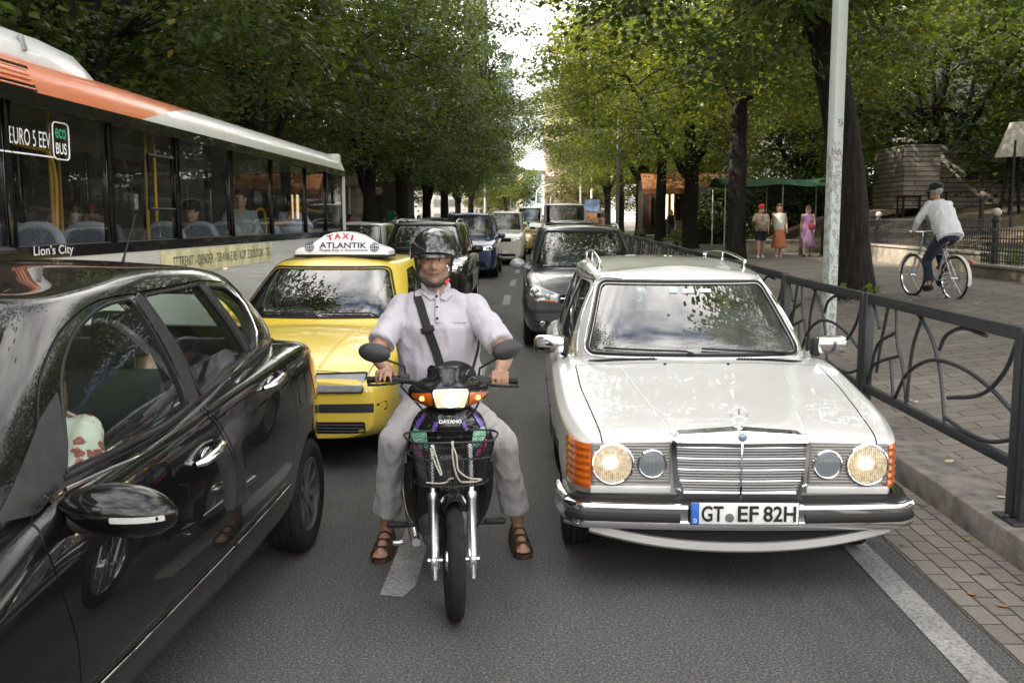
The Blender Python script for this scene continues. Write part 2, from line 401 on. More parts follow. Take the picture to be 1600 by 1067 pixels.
# fallen leaves on the pavement
lf_m = mat('dry leaf', (.50, .42, .27), .8, var=.35, vscale=30)
lf_m2 = mat('brown dry leaf', (.22, .13, .06), .85, var=.35, vscale=30)
def leafmesh(s, rnd):
    vs = [(0, 0, .002), (.35, .32, .012), (0, 1, .03), (-.35, .32, .015), (.28, .72, .03), (-.28, .72, .025), (0, .5, .004)]
    return mesh([(v[0] * s, (v[1] - .5) * s, (v[2] * rnd.uniform(.5, 2.5)) * s + .003) for v in vs], [(0, 1, 6), (1, 4, 6), (4, 2, 6), (2, 5, 6), (5, 3, 6), (3, 0, 6)])
rr = random.Random(11)
lfm = [leafmesh(.085, rr), leafmesh(.065, rr), leafmesh(.1, rr)]
spots = [(2.83, 6.8), (2.78, 5.9), (4.1, 8.2), (3.5, 7.0), (3.9, 10.3), (4.6, 9.6), (3.4, 8.9), (5.2, 11.2), (4.4, 12.3), (3.6, 6.2), (4.9, 14.2), (6.9, 16.3), (7.6, 17.8), (3.3, 9.7), (5.6, 9.8), (3.2, 7.9), (4.2, 7.1), (6.1, 12.1)]
for k in range(40): spots.append((rr.uniform(3.1, 8), rr.uniform(5, 26)))
for k in range(16): spots.append((rr.uniform(4.9, 6.2), rr.uniform(15.6, 18.6)))
for k, (x, y) in enumerate(spots):
    o = link('fallen_leaf', lfm[k % 3].copy() if k < 3 else lfm[k % 3], None, None); 
    if not o.data.materials: o.data.materials.append(lf_m)
    o.location = (x, y, (gz(x, y) if x > 2.95 else .17) + .003); sx = .12 if x > 3 else 0
    o.rotation_euler = (0, -sx, rr.uniform(0, 6.28)); tag(o, 'pale dry leaf fallen on the right hand pavement', 'leaf', 'dry leaves scattered on the pavement')
for k, (x, y) in enumerate([(2.42, 4.9), (2.38, 5.35), (2.2, 4.6), (2.46, 5.6), (2.3, 5.05), (2.12, 4.75), (2.48, 6.3), (2.05, 5.5)]):
    o = link('fallen_leaf', lfm[k % 3].copy()); o.data.materials.clear(); o.data.materials.append(lf_m2); o.location = (x, y, .008); o.scale = (.6, .6, .6)
    o.rotation_euler = (0, 0, rr.uniform(0, 6.28)); tag(o, 'small brown leaf lying on the brick gutter by the kerb', 'leaf', 'brown leaves on the brick gutter')
# ================================================================ railing along the kerb
def railing_proto():
    Lp, zb, zt = 2.58, .30, 1.03
    root = thing('railing_panel', '', 'railing')
    fr = MB(); fr.box((0, Lp / 2, zt), (.05, Lp, .075), None, .004); fr.box((0, Lp / 2, zb), (.045, Lp, .06), None, .004); fr.build('rail_frame', M_STEEL, root)
    for yy in (.0, Lp):
        p = MB(); p.box((0, yy, .535), (.07, .07, 1.07), None, .005); q = p.build('post', M_STEEL, root)
        b = MB(); b.box((0, yy, .007), (.17, .15, .014), None, .003)
        for sx in (-.06, .06): b.lathe([(.013, .014), (.013, .027), (.008, .032)], 6, Matrix.Translation((sx, yy + (.05 if yy else -.05), 0)))
        b.build('base_plate', M_STEEL, q)
    cv = [[(0, .02), (.06, .28), (.28, .50)], [(.02, .1), (.08, .52), (.23, .73)], [(.16, 1), (.11, .55), (.08, .2)],
          [(.23, 1), (.25, .62), (.30, .4), (.345, 0)], [(.02, 1), (.06, .86), (.09, .72)], [(.40, 1), (.50, .80), (.57, .5), (.62, .0)],
          [(.43, .97), (.37, .6), (.345, .02)], [(.25, 0), (.34, .33), (.5, .56), (.68, .60), (.85, .52), (1., .36)],
          [(.56, .70), (.60, .86), (.70, .97), (.83, .955)], [(.985, .98), (.93, .68), (.82, .42), (.63, .26)], [(.62, .06), (.75, .02), (.88, .04), (1, .16)], [(.2, .42), (.22, .2), (.24, 0)]]
    sc = MB()
    for c in cv:
        pts = crom([(0, Lp - .035 - u * (Lp - .07), lerp(zb + .03, zt - .03, v)) for u, v in c], 7); sc.tube(pts, .0135, 8, sx=1.0)
    sc.build('scroll_bars', M_STEEL, root); return root
rl = railing_proto()
for k in range(-1, 14):
    o = rl if k == -1 else copy_tree(rl)
    o.location = (2.66, 5.50 + 2.69 * k, .172 + rise(6.8 + 2.69 * k)); o.rotation_euler = (.0085 if k > 1 else 0, 0, 0); o['group'] = 'railing panels along the right kerb'
    words = {-1: 'dark steel railing panel cut off by the right edge of the photo', 0: 'dark steel scroll railing panel nearest in full view, right of the white estate car', 1: 'dark scroll railing panel second from the right, beside the white car mirror', 2: 'dark scroll railing panel third along, in front of the pale sticker covered pole'}
    o['label'] = words.get(k, 'dark scroll railing panel farther along the right kerb behind the white car')
# ================================================================ poles
def pole(name, label, x, y, r, h, m, arm=None, z0=None, taper=.75, oct=10, group=None):
    o = thing(name, label, 'pole', (x, y, gz(x, y) if z0 is None else z0 + rise(y)), group=group)
    MB().lathe([(r * 1.5, 0), (r * 1.5, .02), (r, .06), (lerp(r, r * taper, .5), h * .5), (r * taper, h)], oct).build('shaft', m, o, 30)
    return o
def sticker_paint():
    m, t, b = newmat('pale pole paint')
    n = noise_node(t, 18, 8, .7, stretch=(1, 1, .5)); gz_ = t.nodes.new('ShaderNodeTexCoord'); sp = t.nodes.new('ShaderNodeSeparateXYZ'); t.links.new(gz_.outputs['Object'], sp.inputs[0])
    mr = t.nodes.new('ShaderNodeMapRange'); mr.inputs[1].default_value = 3.3; mr.inputs[2].default_value = 2.4; mr.inputs[3].default_value = -.25; mr.inputs[4].default_value = .03; t.links.new(sp.outputs[2], mr.inputs[0])
    ad = t.nodes.new('ShaderNodeMath'); ad.operation = 'ADD'; t.links.new(n.outputs[0], ad.inputs[0]); t.links.new(mr.outputs[0], ad.inputs[1])
    r = ramp(t, ad.outputs[0], [(.0, (.60, .66, .64)), (.53, (.56, .62, .60)), (.60, (.22, .2, .18)), (.66, (.6, .6, .58)), (.72, (.1, .09, .08))])
    t.links.new(r.outputs[0], b.inputs['Base Color']); b.inputs['Roughness'].default_value = .55; bump(t, b, n.outputs[0], .3, .004); return m
M_POLE = sticker_paint(); M_GALV = mat('galvanised steel', (.30, .31, .30), .5, .4, var=.15, vscale=5)
p = thing('street_pole', 'pale green painted square pole covered in torn stickers beside the big tree', 'pole', (3.71, 12.83, gz(3.71)))
MB().box((0, 0, 4.5), (.145, .145, 9), (0, 0, .35), .018).build('shaft', M_POLE, p)
bp = MB(); bp.box((0, 0, .012), (.34, .34, .024), (0, 0, .35), .003); bp.build('base_plate', M_GALV, p)
rr = random.Random(5)
for k in range(8):
    z = rr.uniform(.9, 2.9); w = rr.uniform(.04, .09); M = Matrix.Rotation(.35, 4, 'Z') @ Matrix.Translation((rr.uniform(-.025, .025), -.0745, z)) @ Matrix.Rotation(rr.uniform(-.25, .25), 4, 'Y')
    link('sticker', mesh([M @ V(*q) for q in ((-w / 2, 0, -w * .7), (w / 2, 0, -w * .7), (w / 2, 0, w * .7), (-w / 2, 0, w * .7))], [(0, 1, 2, 3)]), p, mat('torn sticker', (.42, .42, .40), .7, var=.85, vscale=45))
def trolley_pole(label, x, y, r, h, za, half, z0=None):
    o = pole('street_pole', label, x, y, r, h, M_GALV, z0=z0, group='galvanised poles with cross arms')
    a = MB(); a.tube([(-half, 0, za), (half, 0, za + .02)], r * .45, 8); 
    for s in (-.9, .55): a.tube([(half * s, 0, za - .3), (half * s, 0, za + .25)], r * .3, 6)
    a.build('cross_arm', M_GALV, o); return o
trolley_pole('tall galvanised pole with a thin cross arm between the right hand trees', 4.1, 53.0, .10, 11, 5.9, 1.9, z0=.2)
trolley_pole('white pole with a cross arm far down the road over the car roofs', -7.6, 140, .17, 7.2, 6.5, 3.2, z0=0)
pole('street_pole', 'thin grey pole standing among the left hand tree trunks', -8.6, 75, .10, 9, M_GALV, z0=.1)
pole('street_pole', 'grey pole behind the bus, rising into the left trees', -9.2, 34, .09, 9, M_GALV, z0=.1)
for px, yy, h, lb in ((906, 110, 7.0, 'pale pole left of the poster display'), (923, 105, 7.6, 'pale pole standing against the poster display'), (798, 150, 9, 'slim pale pole in front of the far apartment block')):
    pole('street_pole', lb, (px - 843) / 1556 * yy, yy, .11, h, mat('white pole', (.6, .6, .57), .6), z0=.0)
# bent street lamps far down the road
for (px, yy, h, dx, lb) in ((838, 135, 5.6, 1.9, 'bent arm street lamp far down the road on the left'), (860, 120, 4.4, 1.4, 'bent arm street lamp far down the road over the white van')):
    o = thing('street_lamp', lb, 'street lamp', ((px - 843) / 1556 * yy, yy, rise(yy))); MB().tube(crom([(0, 0, 0), (0, 0, h * .7), (.2 * dx, 0, h * .9), (dx, 0, h)], 6), .07, 8).build('pole', mat('white pole', (.6, .6, .57), .6), o)
    MB().box((dx + .3, 0, h), (.7, .25, .12), None, .03).build('lamp_head', M_GALV, o)
# ================================================================ trees
def leaf_mat(name, c, tr, var=.35, yellow=.0):
    m = bpy.data.materials.new(name); m.use_nodes = True; t = m.node_tree; t.nodes.clear()
    o = t.nodes.new('ShaderNodeOutputMaterial'); b = t.nodes.new('ShaderNodeBsdfPrincipled'); tl = t.nodes.new('ShaderNodeBsdfTranslucent'); mx = t.nodes.new('ShaderNodeMixShader'); mx.inputs[0].default_value = .42
    at = t.nodes.new('ShaderNodeAttribute'); at.attribute_name = 'rnd'; oi = t.nodes.new('ShaderNodeObjectInfo')
    def cr(col):
        return ramp(t, at.outputs['Fac'], [(0, [q * (1 - var) for q in col]), (.55, col), (.9, [col[0] * 1.25, col[1] * 1.15, col[2]]), (.994, [col[0] * 1.3, col[1] * 1.2, col[2]]), (1., (max(col[0] * 5, .3), max(col[1] * 2.6, .22), .03))])
    r1, r2 = cr(c), cr(tr)
    t.links.new(r1.outputs[0], b.inputs['Base Color']); b.inputs['Roughness'].default_value = .42; b.inputs['Specular IOR Level'].default_value = .5
    t.links.new(r2.outputs[0], tl.inputs[0]); t.links.new(b.outputs[0], mx.inputs[1]); t.links.new(tl.outputs[0], mx.inputs[2]); t.links.new(mx.outputs[0], o.inputs[0]); return m
M_LEAF = leaf_mat('linden leaves', (.054, .080, .015), (.29, .34, .024))  # translucent tone raised to put sunlit warmth into the right crowns
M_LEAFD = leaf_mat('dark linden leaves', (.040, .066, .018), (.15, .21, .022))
M_LEAFY = leaf_mat('autumn leaves', (.085, .078, .025), (.22, .19, .04))
M_LEAFS = leaf_mat('shrub leaves', (.08, .14, .03), (.25, .36, .04))
def bark():
    m, t, b = newmat('bark'); n = noise_node(t, 9, 8, .7, stretch=(2.2, 2.2, .28)); r = ramp(t, n.outputs[0], [(.3, (.008, .007, .006)), (.5, (.024, .020, .017)), (.72, (.052, .045, .038))])
    t.links.new(r.outputs[0], b.inputs['Base Color']); b.inputs['Roughness'].default_value = .95; b.inputs['Specular IOR Level'].default_value = .2; bump(t, b, n.outputs[0], 1., .035); return m
M_BARK = bark()
def leaves_mesh(centers, n_each, spread, size, rng, droop=.35):
    """leaf-sized folded faces in flattened clusters"""
    C = np.asarray(centers); k = len(C); N = k * n_each
    c = np.repeat(C, n_each, 0)
    d = rng.normal(size=(N, 3)) * np.array([spread, spread, spread * .30]) * .62
    rad = np.linalg.norm(d[:, :2], axis=1); d[:, 2] -= rad ** 2 * droop / max(spread, .01) * .6
    p = c + d
    yaw = np.arctan2(d[:, 1], d[:, 0]) + rng.normal(0, .7, N); tilt = np.repeat(rng.normal(.42, .28, k), n_each) + rng.normal(0, .22, N); roll = np.repeat(rng.normal(0, .22, k), n_each) + rng.normal(0, .3, N); s = size * rng.uniform(.65, 1.25, N)
    f = np.stack([np.cos(yaw) * np.cos(tilt), np.sin(yaw) * np.cos(tilt), -np.sin(tilt)], 1)
    sd = np.stack([-np.sin(yaw), np.cos(yaw), np.zeros(N)], 1); up = np.cross(f, sd)
    sd2 = sd * np.cos(roll)[:, None] + up * np.sin(roll)[:, None]; up2 = np.cross(f, sd2)
    S = s[:, None]
    v = np.empty((N, 4, 3)); v[:, 0] = p; v[:, 1] = p + f * S * .45 + sd2 * S * .42 + up2 * S * .10; v[:, 2] = p + f * S; v[:, 3] = p + f * S * .45 - sd2 * S * .42 + up2 * S * .10
    me = bpy.data.meshes.new('leaves'); me.vertices.add(N * 4); me.vertices.foreach_set('co', v.reshape(-1))
    idx = np.arange(N)[:, None] * 4 + np.array([0, 1, 2, 0, 2, 3])[None]
    me.loops.add(N * 6); me.loops.foreach_set('vertex_index', idx.reshape(-1).astype(np.int32)); me.polygons.add(N * 2)
    me.polygons.foreach_set('loop_start', np.arange(0, N * 6, 3, dtype=np.int32)); me.update(calc_edges=True)
    a = me.attributes.new('rnd', 'FLOAT', 'FACE'); a.data.foreach_set('value', np.repeat(rng.uniform(0, 1, N), 2).astype(np.float32)); return me
def tree_variant(seed, h=13.5, rad=6.4, zc=3.6, r0=.31, fork=3.4, nl=5, ncl=410, nlf=110, lean=(0, 0), size=.145, flat=1., split=False, spread=.74):
    rnd = random.Random(seed); rng = np.random.default_rng(seed); tb = MB()
    top = Vector((lean[0], lean[1], fork)); nodes = []
    trunk = crom([(0, 0, -.15), (lean[0] * .15 + rnd.uniform(-.05, .05), lean[1] * .15, fork * .35), (lean[0] * .55, lean[1] * .55, fork * .7), top], 6)
    nT = len(trunk); tb.tube(trunk, [r0 * (1.45 if i == 0 else 1.22 if i == 1 else 1.08 if i == 2 else lerp(1.04, .84, i / nT)) for i in range(nT)], 16)
    limbs = []
    for k in range(nl):
        a = 2 * math.pi * (k + rnd.uniform(-.25, .25)) / nl; rr = rad * rnd.uniform(.45, .72); z1 = lerp(fork, h, rnd.uniform(.55, .85)); st = trunk[-1 - rnd.randint(0, 4)]
        P = [st, st + Vector((math.cos(a) * rr * .22, math.sin(a) * rr * .22, (z1 - fork) * .28)), Vector((lean[0] + math.cos(a) * rr * .55, lean[1] + math.sin(a) * rr * .55, lerp(fork, z1, .62))), Vector((lean[0] + math.cos(a) * rr, lean[1] + math.sin(a) * rr, z1))]
        limbs.append((P, r0 * rnd.uniform(.42, .58)))
    limbs.append(([trunk[-1], top + Vector((lean[0] * .3 + .2, lean[1] * .3, (h - fork) * .3)), top + Vector((lean[0] * .5 - .2, .2, (h - fork) * .6)), top + Vector((lean[0] * .5, 0, (h - fork) * .9))], r0 * .8))
    for P, r in limbs:
        c = crom([tuple(p) for p in P], 6); c = [p + Vector((rnd.uniform(-.08, .08), rnd.uniform(-.08, .08), 0)) if 0 < i < len(c) - 1 else p for i, p in enumerate(c)]
        tb.tube(c, [lerp(r, r * .22, i / (len(c) - 1)) for i in range(len(c))], 9); nodes += [(p, lerp(r, r * .22, i / (len(c) - 1))) for i, p in enumerate(c)][4:]
        for q in range(4):
            i = rnd.randint(6, len(c) - 3); a = rnd.uniform(0, 6.28); ln = rad * rnd.uniform(.3, .55); st = c[i]; rb = lerp(r, r * .22, i / len(c)) * .6
            b = crom([tuple(st), tuple(st + Vector((math.cos(a) * ln * .5, math.sin(a) * ln * .5, ln * rnd.uniform(.15, .45)))), tuple(st + Vector((math.cos(a) * ln, math.sin(a) * ln, ln * rnd.uniform(.0, .6))))], 5)
            tb.tube(b, [lerp(rb, rb * .25, j / (len(b) - 1)) for j in range(len(b))], 7); nodes += [(p, rb * .5) for p in b[2:]]
    NP = np.array([p for p, r in nodes])
    # cluster centres in an uneven crown
    cs = []; zmid = lerp(zc, h, .45); hz = (h - zc) * .5
    ph = [rnd.uniform(0, 6.28) for _ in range(6)]
    while len(cs) < ncl:
        d = rng.normal(size=3); d /= np.linalg.norm(d); t = rng.uniform(0.12, 1) ** .42
        az = math.atan2(d[1], d[0]); lump = 1 + .13 * math.sin(3 * az + ph[0] + 2 * d[2]) + .10 * math.sin(5 * az + ph[1] - 3 * d[2]) + .09 * math.sin(7 * d[2] + ph[2] + az)
        p = np.array([d[0] * rad * lump * t + lean[0], d[1] * rad * lump * t + lean[1], zmid + d[2] * hz * 1.12 * t * (1 if d[2] > 0 else .88) * flat])
        if p[2] < zc - .5 + .5 * math.sin(4 * az + ph[3]): continue
        v = noise.noise(Vector(p) * .42 + Vector((seed * 3.1, 0, 0)))
        if v < -.04: continue
        cs.append(p)
    cs = np.array(cs)
    for p in cs[::2]:
        i = int(np.argmin(((NP - p) ** 2).sum(1) + 2.5 * np.maximum(0, NP[:, 2] - p[2]) ** 2)); a = Vector(NP[i]); b = Vector(p); mid = (a + b) / 2 + Vector((rnd.uniform(-.15, .15), rnd.uniform(-.15, .15), .12 * (b - a).length))
        tb.tube([a, mid, b], [.028, .018, .006], 5, cap=False)
    return tb.me('trunk'), leaves_mesh(cs, nlf, spread, size, rng)
TV = {}
def tree(kind, label, x, y, rz=0., s=1., m=None, group=None, name='linden_tree', z=None):
    tr, cr = TV[kind]; o = thing(name, label, 'tree', (x, y, gz(x, y) if z is None else z + rise(y)), rz, group); o.scale = (s, s, s)
    a = link('trunk', tr, o, None); b = link('crown', cr, o, None)
    if not tr.materials: tr.materials.append(M_BARK); shade(tr, 60)
    if m is not None and (not cr.materials): cr.materials.append(m)
    return o
for k, (sd, kw) in {'right_lean': (21, dict(lean=(-.95, .2), fork=5.6, h=14, rad=6.6, zc=4.2, r0=.31)), 'right_b': (22, dict(rad=7., fork=4.6, nl=4, zc=4.0, r0=.29)), 'right_c': (23, dict(rad=7., fork=3.3, nl=3, r0=.33, zc=3.5)),
                    'left_a': (31, dict(fork=3.2, nl=4, r0=.34, zc=3.7, rad=6.2)), 'left_b': (32, dict(fork=2.5, nl=4, r0=.30, zc=3.4, rad=6.0)), 'near_right': (33, dict(fork=4., rad=6.2, zc=2.7, h=12, size=.12, ncl=600, nlf=90, spread=.62)),
                    'park': (41, dict(fork=2.6, h=12, rad=5.5, zc=2.3, ncl=380, nlf=55, size=.2)), 'far': (42, dict(fork=2.4, h=11, rad=5, zc=2.2, ncl=260, nlf=40, size=.3, spread=1.)), 'autumn': (43, dict(fork=2.4, h=10, rad=4.5, zc=2.2, ncl=240, nlf=40, size=.3, spread=1.))}.items():
    TV[k] = tree_variant(sd, **kw)
GR, GL = 'street trees along the right pavement', 'street trees along the left pavement'
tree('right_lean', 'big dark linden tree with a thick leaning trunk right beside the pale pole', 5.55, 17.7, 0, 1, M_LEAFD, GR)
tree('right_b', 'tall linden tree with a straight dark trunk left of the three walking women', 6.2, 31.8, 1.1, 1, M_LEAF, GR)
tree('right_c', 'linden tree with a forked double trunk behind the estate car roof rack', 6.3, 42, 2.6, 1, M_LEAF, GR)
tree('right_b', 'linden tree behind the forked trunk, near the woman seen from behind', 6.5, 54, 4.0, 1, None, GR)
tree('right_c', 'linden tree just right of the tall cross arm pole', 6.6, 66, 5.1, 1.02, None, GR)
tree('right_b', 'linden tree just left of the tall cross arm pole', 6.4, 80, .4, 1.05, None, GR)
tree('right_c', 'far linden tree near the poster display on the right', 6.5, 96, 1.7, 1.02, None, GR)
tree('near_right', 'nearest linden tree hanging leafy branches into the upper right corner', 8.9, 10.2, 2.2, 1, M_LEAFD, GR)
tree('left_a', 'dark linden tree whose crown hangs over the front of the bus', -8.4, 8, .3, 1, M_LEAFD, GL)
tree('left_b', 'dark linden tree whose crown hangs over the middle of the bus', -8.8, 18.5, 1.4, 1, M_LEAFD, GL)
tree('left_a', 'dark linden tree rising behind the rear of the bus', -8.2, 29.5, 3.1, 1, None, GL)
tree('left_b', 'linden tree with a forked dark trunk beside the beige kiosk', -6.95, 41, 4.2, 1.02, None, GL)
tree('left_a', 'linden tree standing behind the green bin on the left', -7.0, 51, 5.3, 1, None, GL)
tree('left_b', 'linden tree past the green bin on the left', -7.1, 63, .9, 1., None, GL)
tree('left_a', 'far left linden tree over the blue van roof', -7.2, 76, 2.0, 1, None, GL)
tree('left_b', 'farthest left linden trees beside the white cross arm pole', -7.4, 91, 3.3, 1, None, GL)
tree('left_a', 'last linden tree of the left row', -7.4, 108, 4.1, 1, None, GL)
GP = 'park trees behind the right pavement'
rr = random.Random(9)
for k, (x, y, s) in enumerate([(15, 38, 1.), (20, 33, 1.1), (13.5, 52, 1.1), (25, 42, 1.2), (18, 60, 1.2), (12, 74, 1.1), (31, 52, 1.3), (24, 70, 1.3), (27, 30, 1.), (16.5, 25.5, .8)]):
    tree('park', ['park tree behind the green canopy', 'park tree over the pale stone pavilion', 'park tree beyond the orange awning cafe', 'park tree behind the pavilion lamps', 'distant park tree behind the walking women', 'distant park tree behind the cafe', 'distant park tree far right', 'distant park tree deep in the park', 'park tree at the right end of the pavilion', 'small park tree in front of the pavilion wall'][k], x, y, rr.uniform(0, 6), s, M_LEAFD, GP, 'park_tree')
for k, (x, y, s) in enumerate([(-16, 30, 1.1), (-17, 44, 1.2), (-15, 60, 1.2), (-16, 80, 1.2), (-24, 38, 1.4), (-14, 100, 1.2), (-15, 16, 1.1)]):
    tree('park', 'dense tree behind the left hand row of street trees', x, y, rr.uniform(0, 6), s, None, 'trees behind the left pavement', 'park_tree', z=.1)
tree('far', 'round green tree in front of the far apartment block on the right', 6., 140, 0, .9, M_LEAF, None, 'round_tree'); tree('autumn', 'orange brown tree left of the poster display', 5.6, 118, 1, 1.0, M_LEAFY, None, 'autumn_tree')
tree('far', 'green tree at the far end of the left row', -5., 150, 2, 1.05, None, None, 'round_tree'); tree('autumn', 'browning tree behind the far white cross arm pole', -8.4, 165, 2, 1.1, None, None, 'autumn_tree')
tree('far', 'pale green tree behind the poster display', 11., 112, 3, .9, None, None, 'round_tree')
# young shoots at the foot of the trees
def shoots(label, x, y, n, h, seed):
    rng = np.random.default_rng(seed); o = thing('tree_shoots', label, 'shrub', (x, y, gz(x, y)))
    cs = [(rng.normal(0, .18), rng.normal(0, .18), rng.uniform(.15, h)) for _ in range(n)]
    st = MB()
    for c in cs: st.tube([(c[0] * .2, c[1] * .2, -.02), (c[0] * .7, c[1] * .7, c[2] * .6), c], [.008, .006, .003], 5)
    st.build('stems', M_BARK, o); link('leaves', leaves_mesh(cs, 9, .16, .13, rng), o, M_LEAFS)
shoots('bright green shoots at the foot of the forked trunk by the roof rack', 5.6, 40.8, 16, .9, 1)
shoots('bright green shoots at the foot of the trunk left of the forked tree', 5.2, 52, 14, .8, 2)
shoots('small green shoots at the foot of the big leaning tree', 5.1, 17.0, 7, .3, 3)
# ================================================================ car construction
from mathutils.bvhtree import BVHTree
from mathutils.geometry import delaunay_2d_cdt
def paint(name, col, rough=.28, metal=0., coat=1., dirt=.12, flake=0.):
    if name in MATS: return MATS[name]
    m, t, b = newmat(name); n = noise_node(t, 5, 8, .65); sp = t.nodes.new('ShaderNodeSeparateXYZ'); tcn = t.nodes.new('ShaderNodeTexCoord'); t.links.new(tcn.outputs['Object'], sp.inputs[0])
    mr = t.nodes.new('ShaderNodeMapRange'); mr.inputs[1].default_value = .75; mr.inputs[2].default_value = .2; mr.inputs[3].default_value = .0; mr.inputs[4].default_value = .45; t.links.new(sp.outputs[2], mr.inputs[0])
    ad = t.nodes.new('ShaderNodeMath'); ad.operation = 'MULTIPLY_ADD'; t.links.new(n.outputs[0], ad.inputs[0]); t.links.new(mr.outputs[0], ad.inputs[1]); ad.inputs[2].default_value = 0; mr.inputs[4].default_value = min(.45, dirt * 3.5)
    r0 = ramp(t, n.outputs[0], [(.45, 0), (.8, dirt)])
    mxx = t.nodes.new('ShaderNodeMath'); mxx.operation = 'MAXIMUM'; t.links.new(ad.outputs[0], mxx.inputs[0]); t.links.new(r0.outputs[0], mxx.inputs[1])
    mx = t.nodes.new('ShaderNodeMix'); mx.data_type = 'RGBA'; mx.inputs[6].default_value = rgb(col); mx.inputs[7].default_value = (.20, .18, .15, 1); t.links.new(mxx.outputs[0], mx.inputs[0])
    t.links.new(mx.outputs[2], b.inputs['Base Color']); b.inputs['Metallic'].default_value = metal; b.inputs['Roughness'].default_value = rough
    b.inputs['Coat Weight'].default_value = coat; r2 = ramp(t, n.outputs[0], [(.35, .0), (.8, .05 if sum(col) > .02 else .01)]); t.links.new(r2.outputs[0], b.inputs['Coat Roughness']); b.inputs['Specular IOR Level'].default_value = .12 if sum(col) < .1 else .5
    if sum(col) < .02: b.inputs['Coat IOR'].default_value = 1.42
    n3 = noise_node(t, 3.2, 2, .5); bn = bump(t, b, n3.outputs[0], .0 if sum(col) < .02 else .02, .02); t.links.new(bn.outputs[0], b.inputs['Coat Normal'])
    MATS[name] = m; return m
M_RUB = mat('black rubber trim', (.012, .012, .012), .55, spec=.4)
M_PLAST = mat('dark plastic', (.022, .022, .023), .5, var=.3, vscale=20, bmp=.1, bscale=300)
M_CHROME = mat('chrome', (.82, .83, .85), .10, 1., rvar=.06, vscale=9)
M_ALU = mat('alloy', (.42, .43, .45), .32, .9)
M_TYRE = mat('tyre rubber', (.017, .0168, .0165), .82, spec=.25, var=.45, vscale=22, bmp=.3, bscale=80)
M_CABIN = mat('cabin lining', (.028, .028, .030), .8, var=.2, vscale=9)
M_SEAT = mat('seat cloth', (.045, .045, .048), .9, bmp=.2, bscale=400)
M_UNDER = mat('underbody', (.008, .008, .008), .9)
M_GLASS = glassmat('car glass', (.88, .95, .93), 0, .04, .93, 1.02)
M_GLASSD = glassmat('tinted car glass', (.70, .74, .74), 0, .03, .8, 1.08)
M_LENS = glassmat('lamp lens', (.9, .92, .93), .02, .04, .95)
M_REFL = mat('lamp reflector', (.60, .61, .62), .32, .7)
M_AMBER = mat('amber lens', (.50, .105, .008), .15, spec=.6, coat=.6, var=.15, vscale=40)
M_LIT = emat('lit halogen', (1., .78, .48), 4.5)
M_LITS = emat('lit lamp glass', (1., .82, .55), 2.2)
def glow(name, c, s):
    m, t, b = newmat(name); n = noise_node(t, 70, 4, .7); r = ramp(t, n.outputs[0], [(.32, (c[0] * .35, c[1] * .25, c[2] * .15)), (.52, c), (.68, (1, .95, .8))]); t.links.new(r.outputs[0], b.inputs['Emission Color']); b.inputs['Emission Strength'].default_value = s; b.inputs['Base Color'].default_value = (.25, .22, .18, 1); b.inputs['Roughness'].default_value = .3; return m
M_GLOW = glow('glowing reflector', (1, .70, .36), .45)
M_RED = mat('red lens', (.35, .012, .012), .15, coat=.5)
M_PLATE = mat('number plate white', (.72, .72, .70), .4, var=.12, vscale=50)
M_INK = mat('black lettering', (.012, .012, .012), .5)
M_BLUE = mat('plate blue', (.02, .13, .48), .4)
M_WHITEP = mat('white lettering', (.78, .78, .78), .5)
def loft(stations, crease=None, ycrease=None):
    """stations: list of (y, [(x, z)...]) half profiles from bottom centre to top centre -> closed cage"""
    n = len(stations[0][1]); ring = 2 * n - 2; vs = []; fs = []
    for y, P in stations:
        for p in P: vs.append((p[0], y if len(p) < 3 else y + p[2], p[1]))
        for p in P[-2:0:-1]: vs.append((-p[0], y if len(p) < 3 else y + p[2], p[1]))
    S = len(stations)
    for i in range(S - 1):
        for k in range(ring):
            a = i * ring + k; b = i * ring + (k + 1) % ring; fs.append((a, b, b + ring, a + ring))
    for base, flip in ((0, False), ((S - 1) * ring, True)):      # end caps as strips of quads
        for k in range(n - 1):
            l0 = base + (ring - k) % ring; l1 = base + (ring - k - 1) % ring if k + 1 < n - 1 else base + n - 1
            r0 = base + k; r1 = base + k + 1
            f = [r0, r1, l1, l0]; f2 = []
            for q in f:
                if q not in f2: f2.append(q)
            fs.append(tuple(f2))
    me = mesh(vs, fs); fixn(me)
    if crease or ycrease:
        at = me.attributes.new('crease_edge', 'FLOAT', 'EDGE')
        for e in me.edges:
            a, b = e.vertices; ka, kb = a % ring, b % ring; ia, ib = a // ring, b // ring
            ka2 = ka if ka < n else ring - ka; kb2 = kb if kb < n else ring - kb
            if ia != ib and ka == kb and crease and ka2 in crease: at.data[e.index].value = crease[ka2]
            elif ia == ib and ycrease and ia in ycrease: at.data[e.index].value = ycrease[ia]
    return me
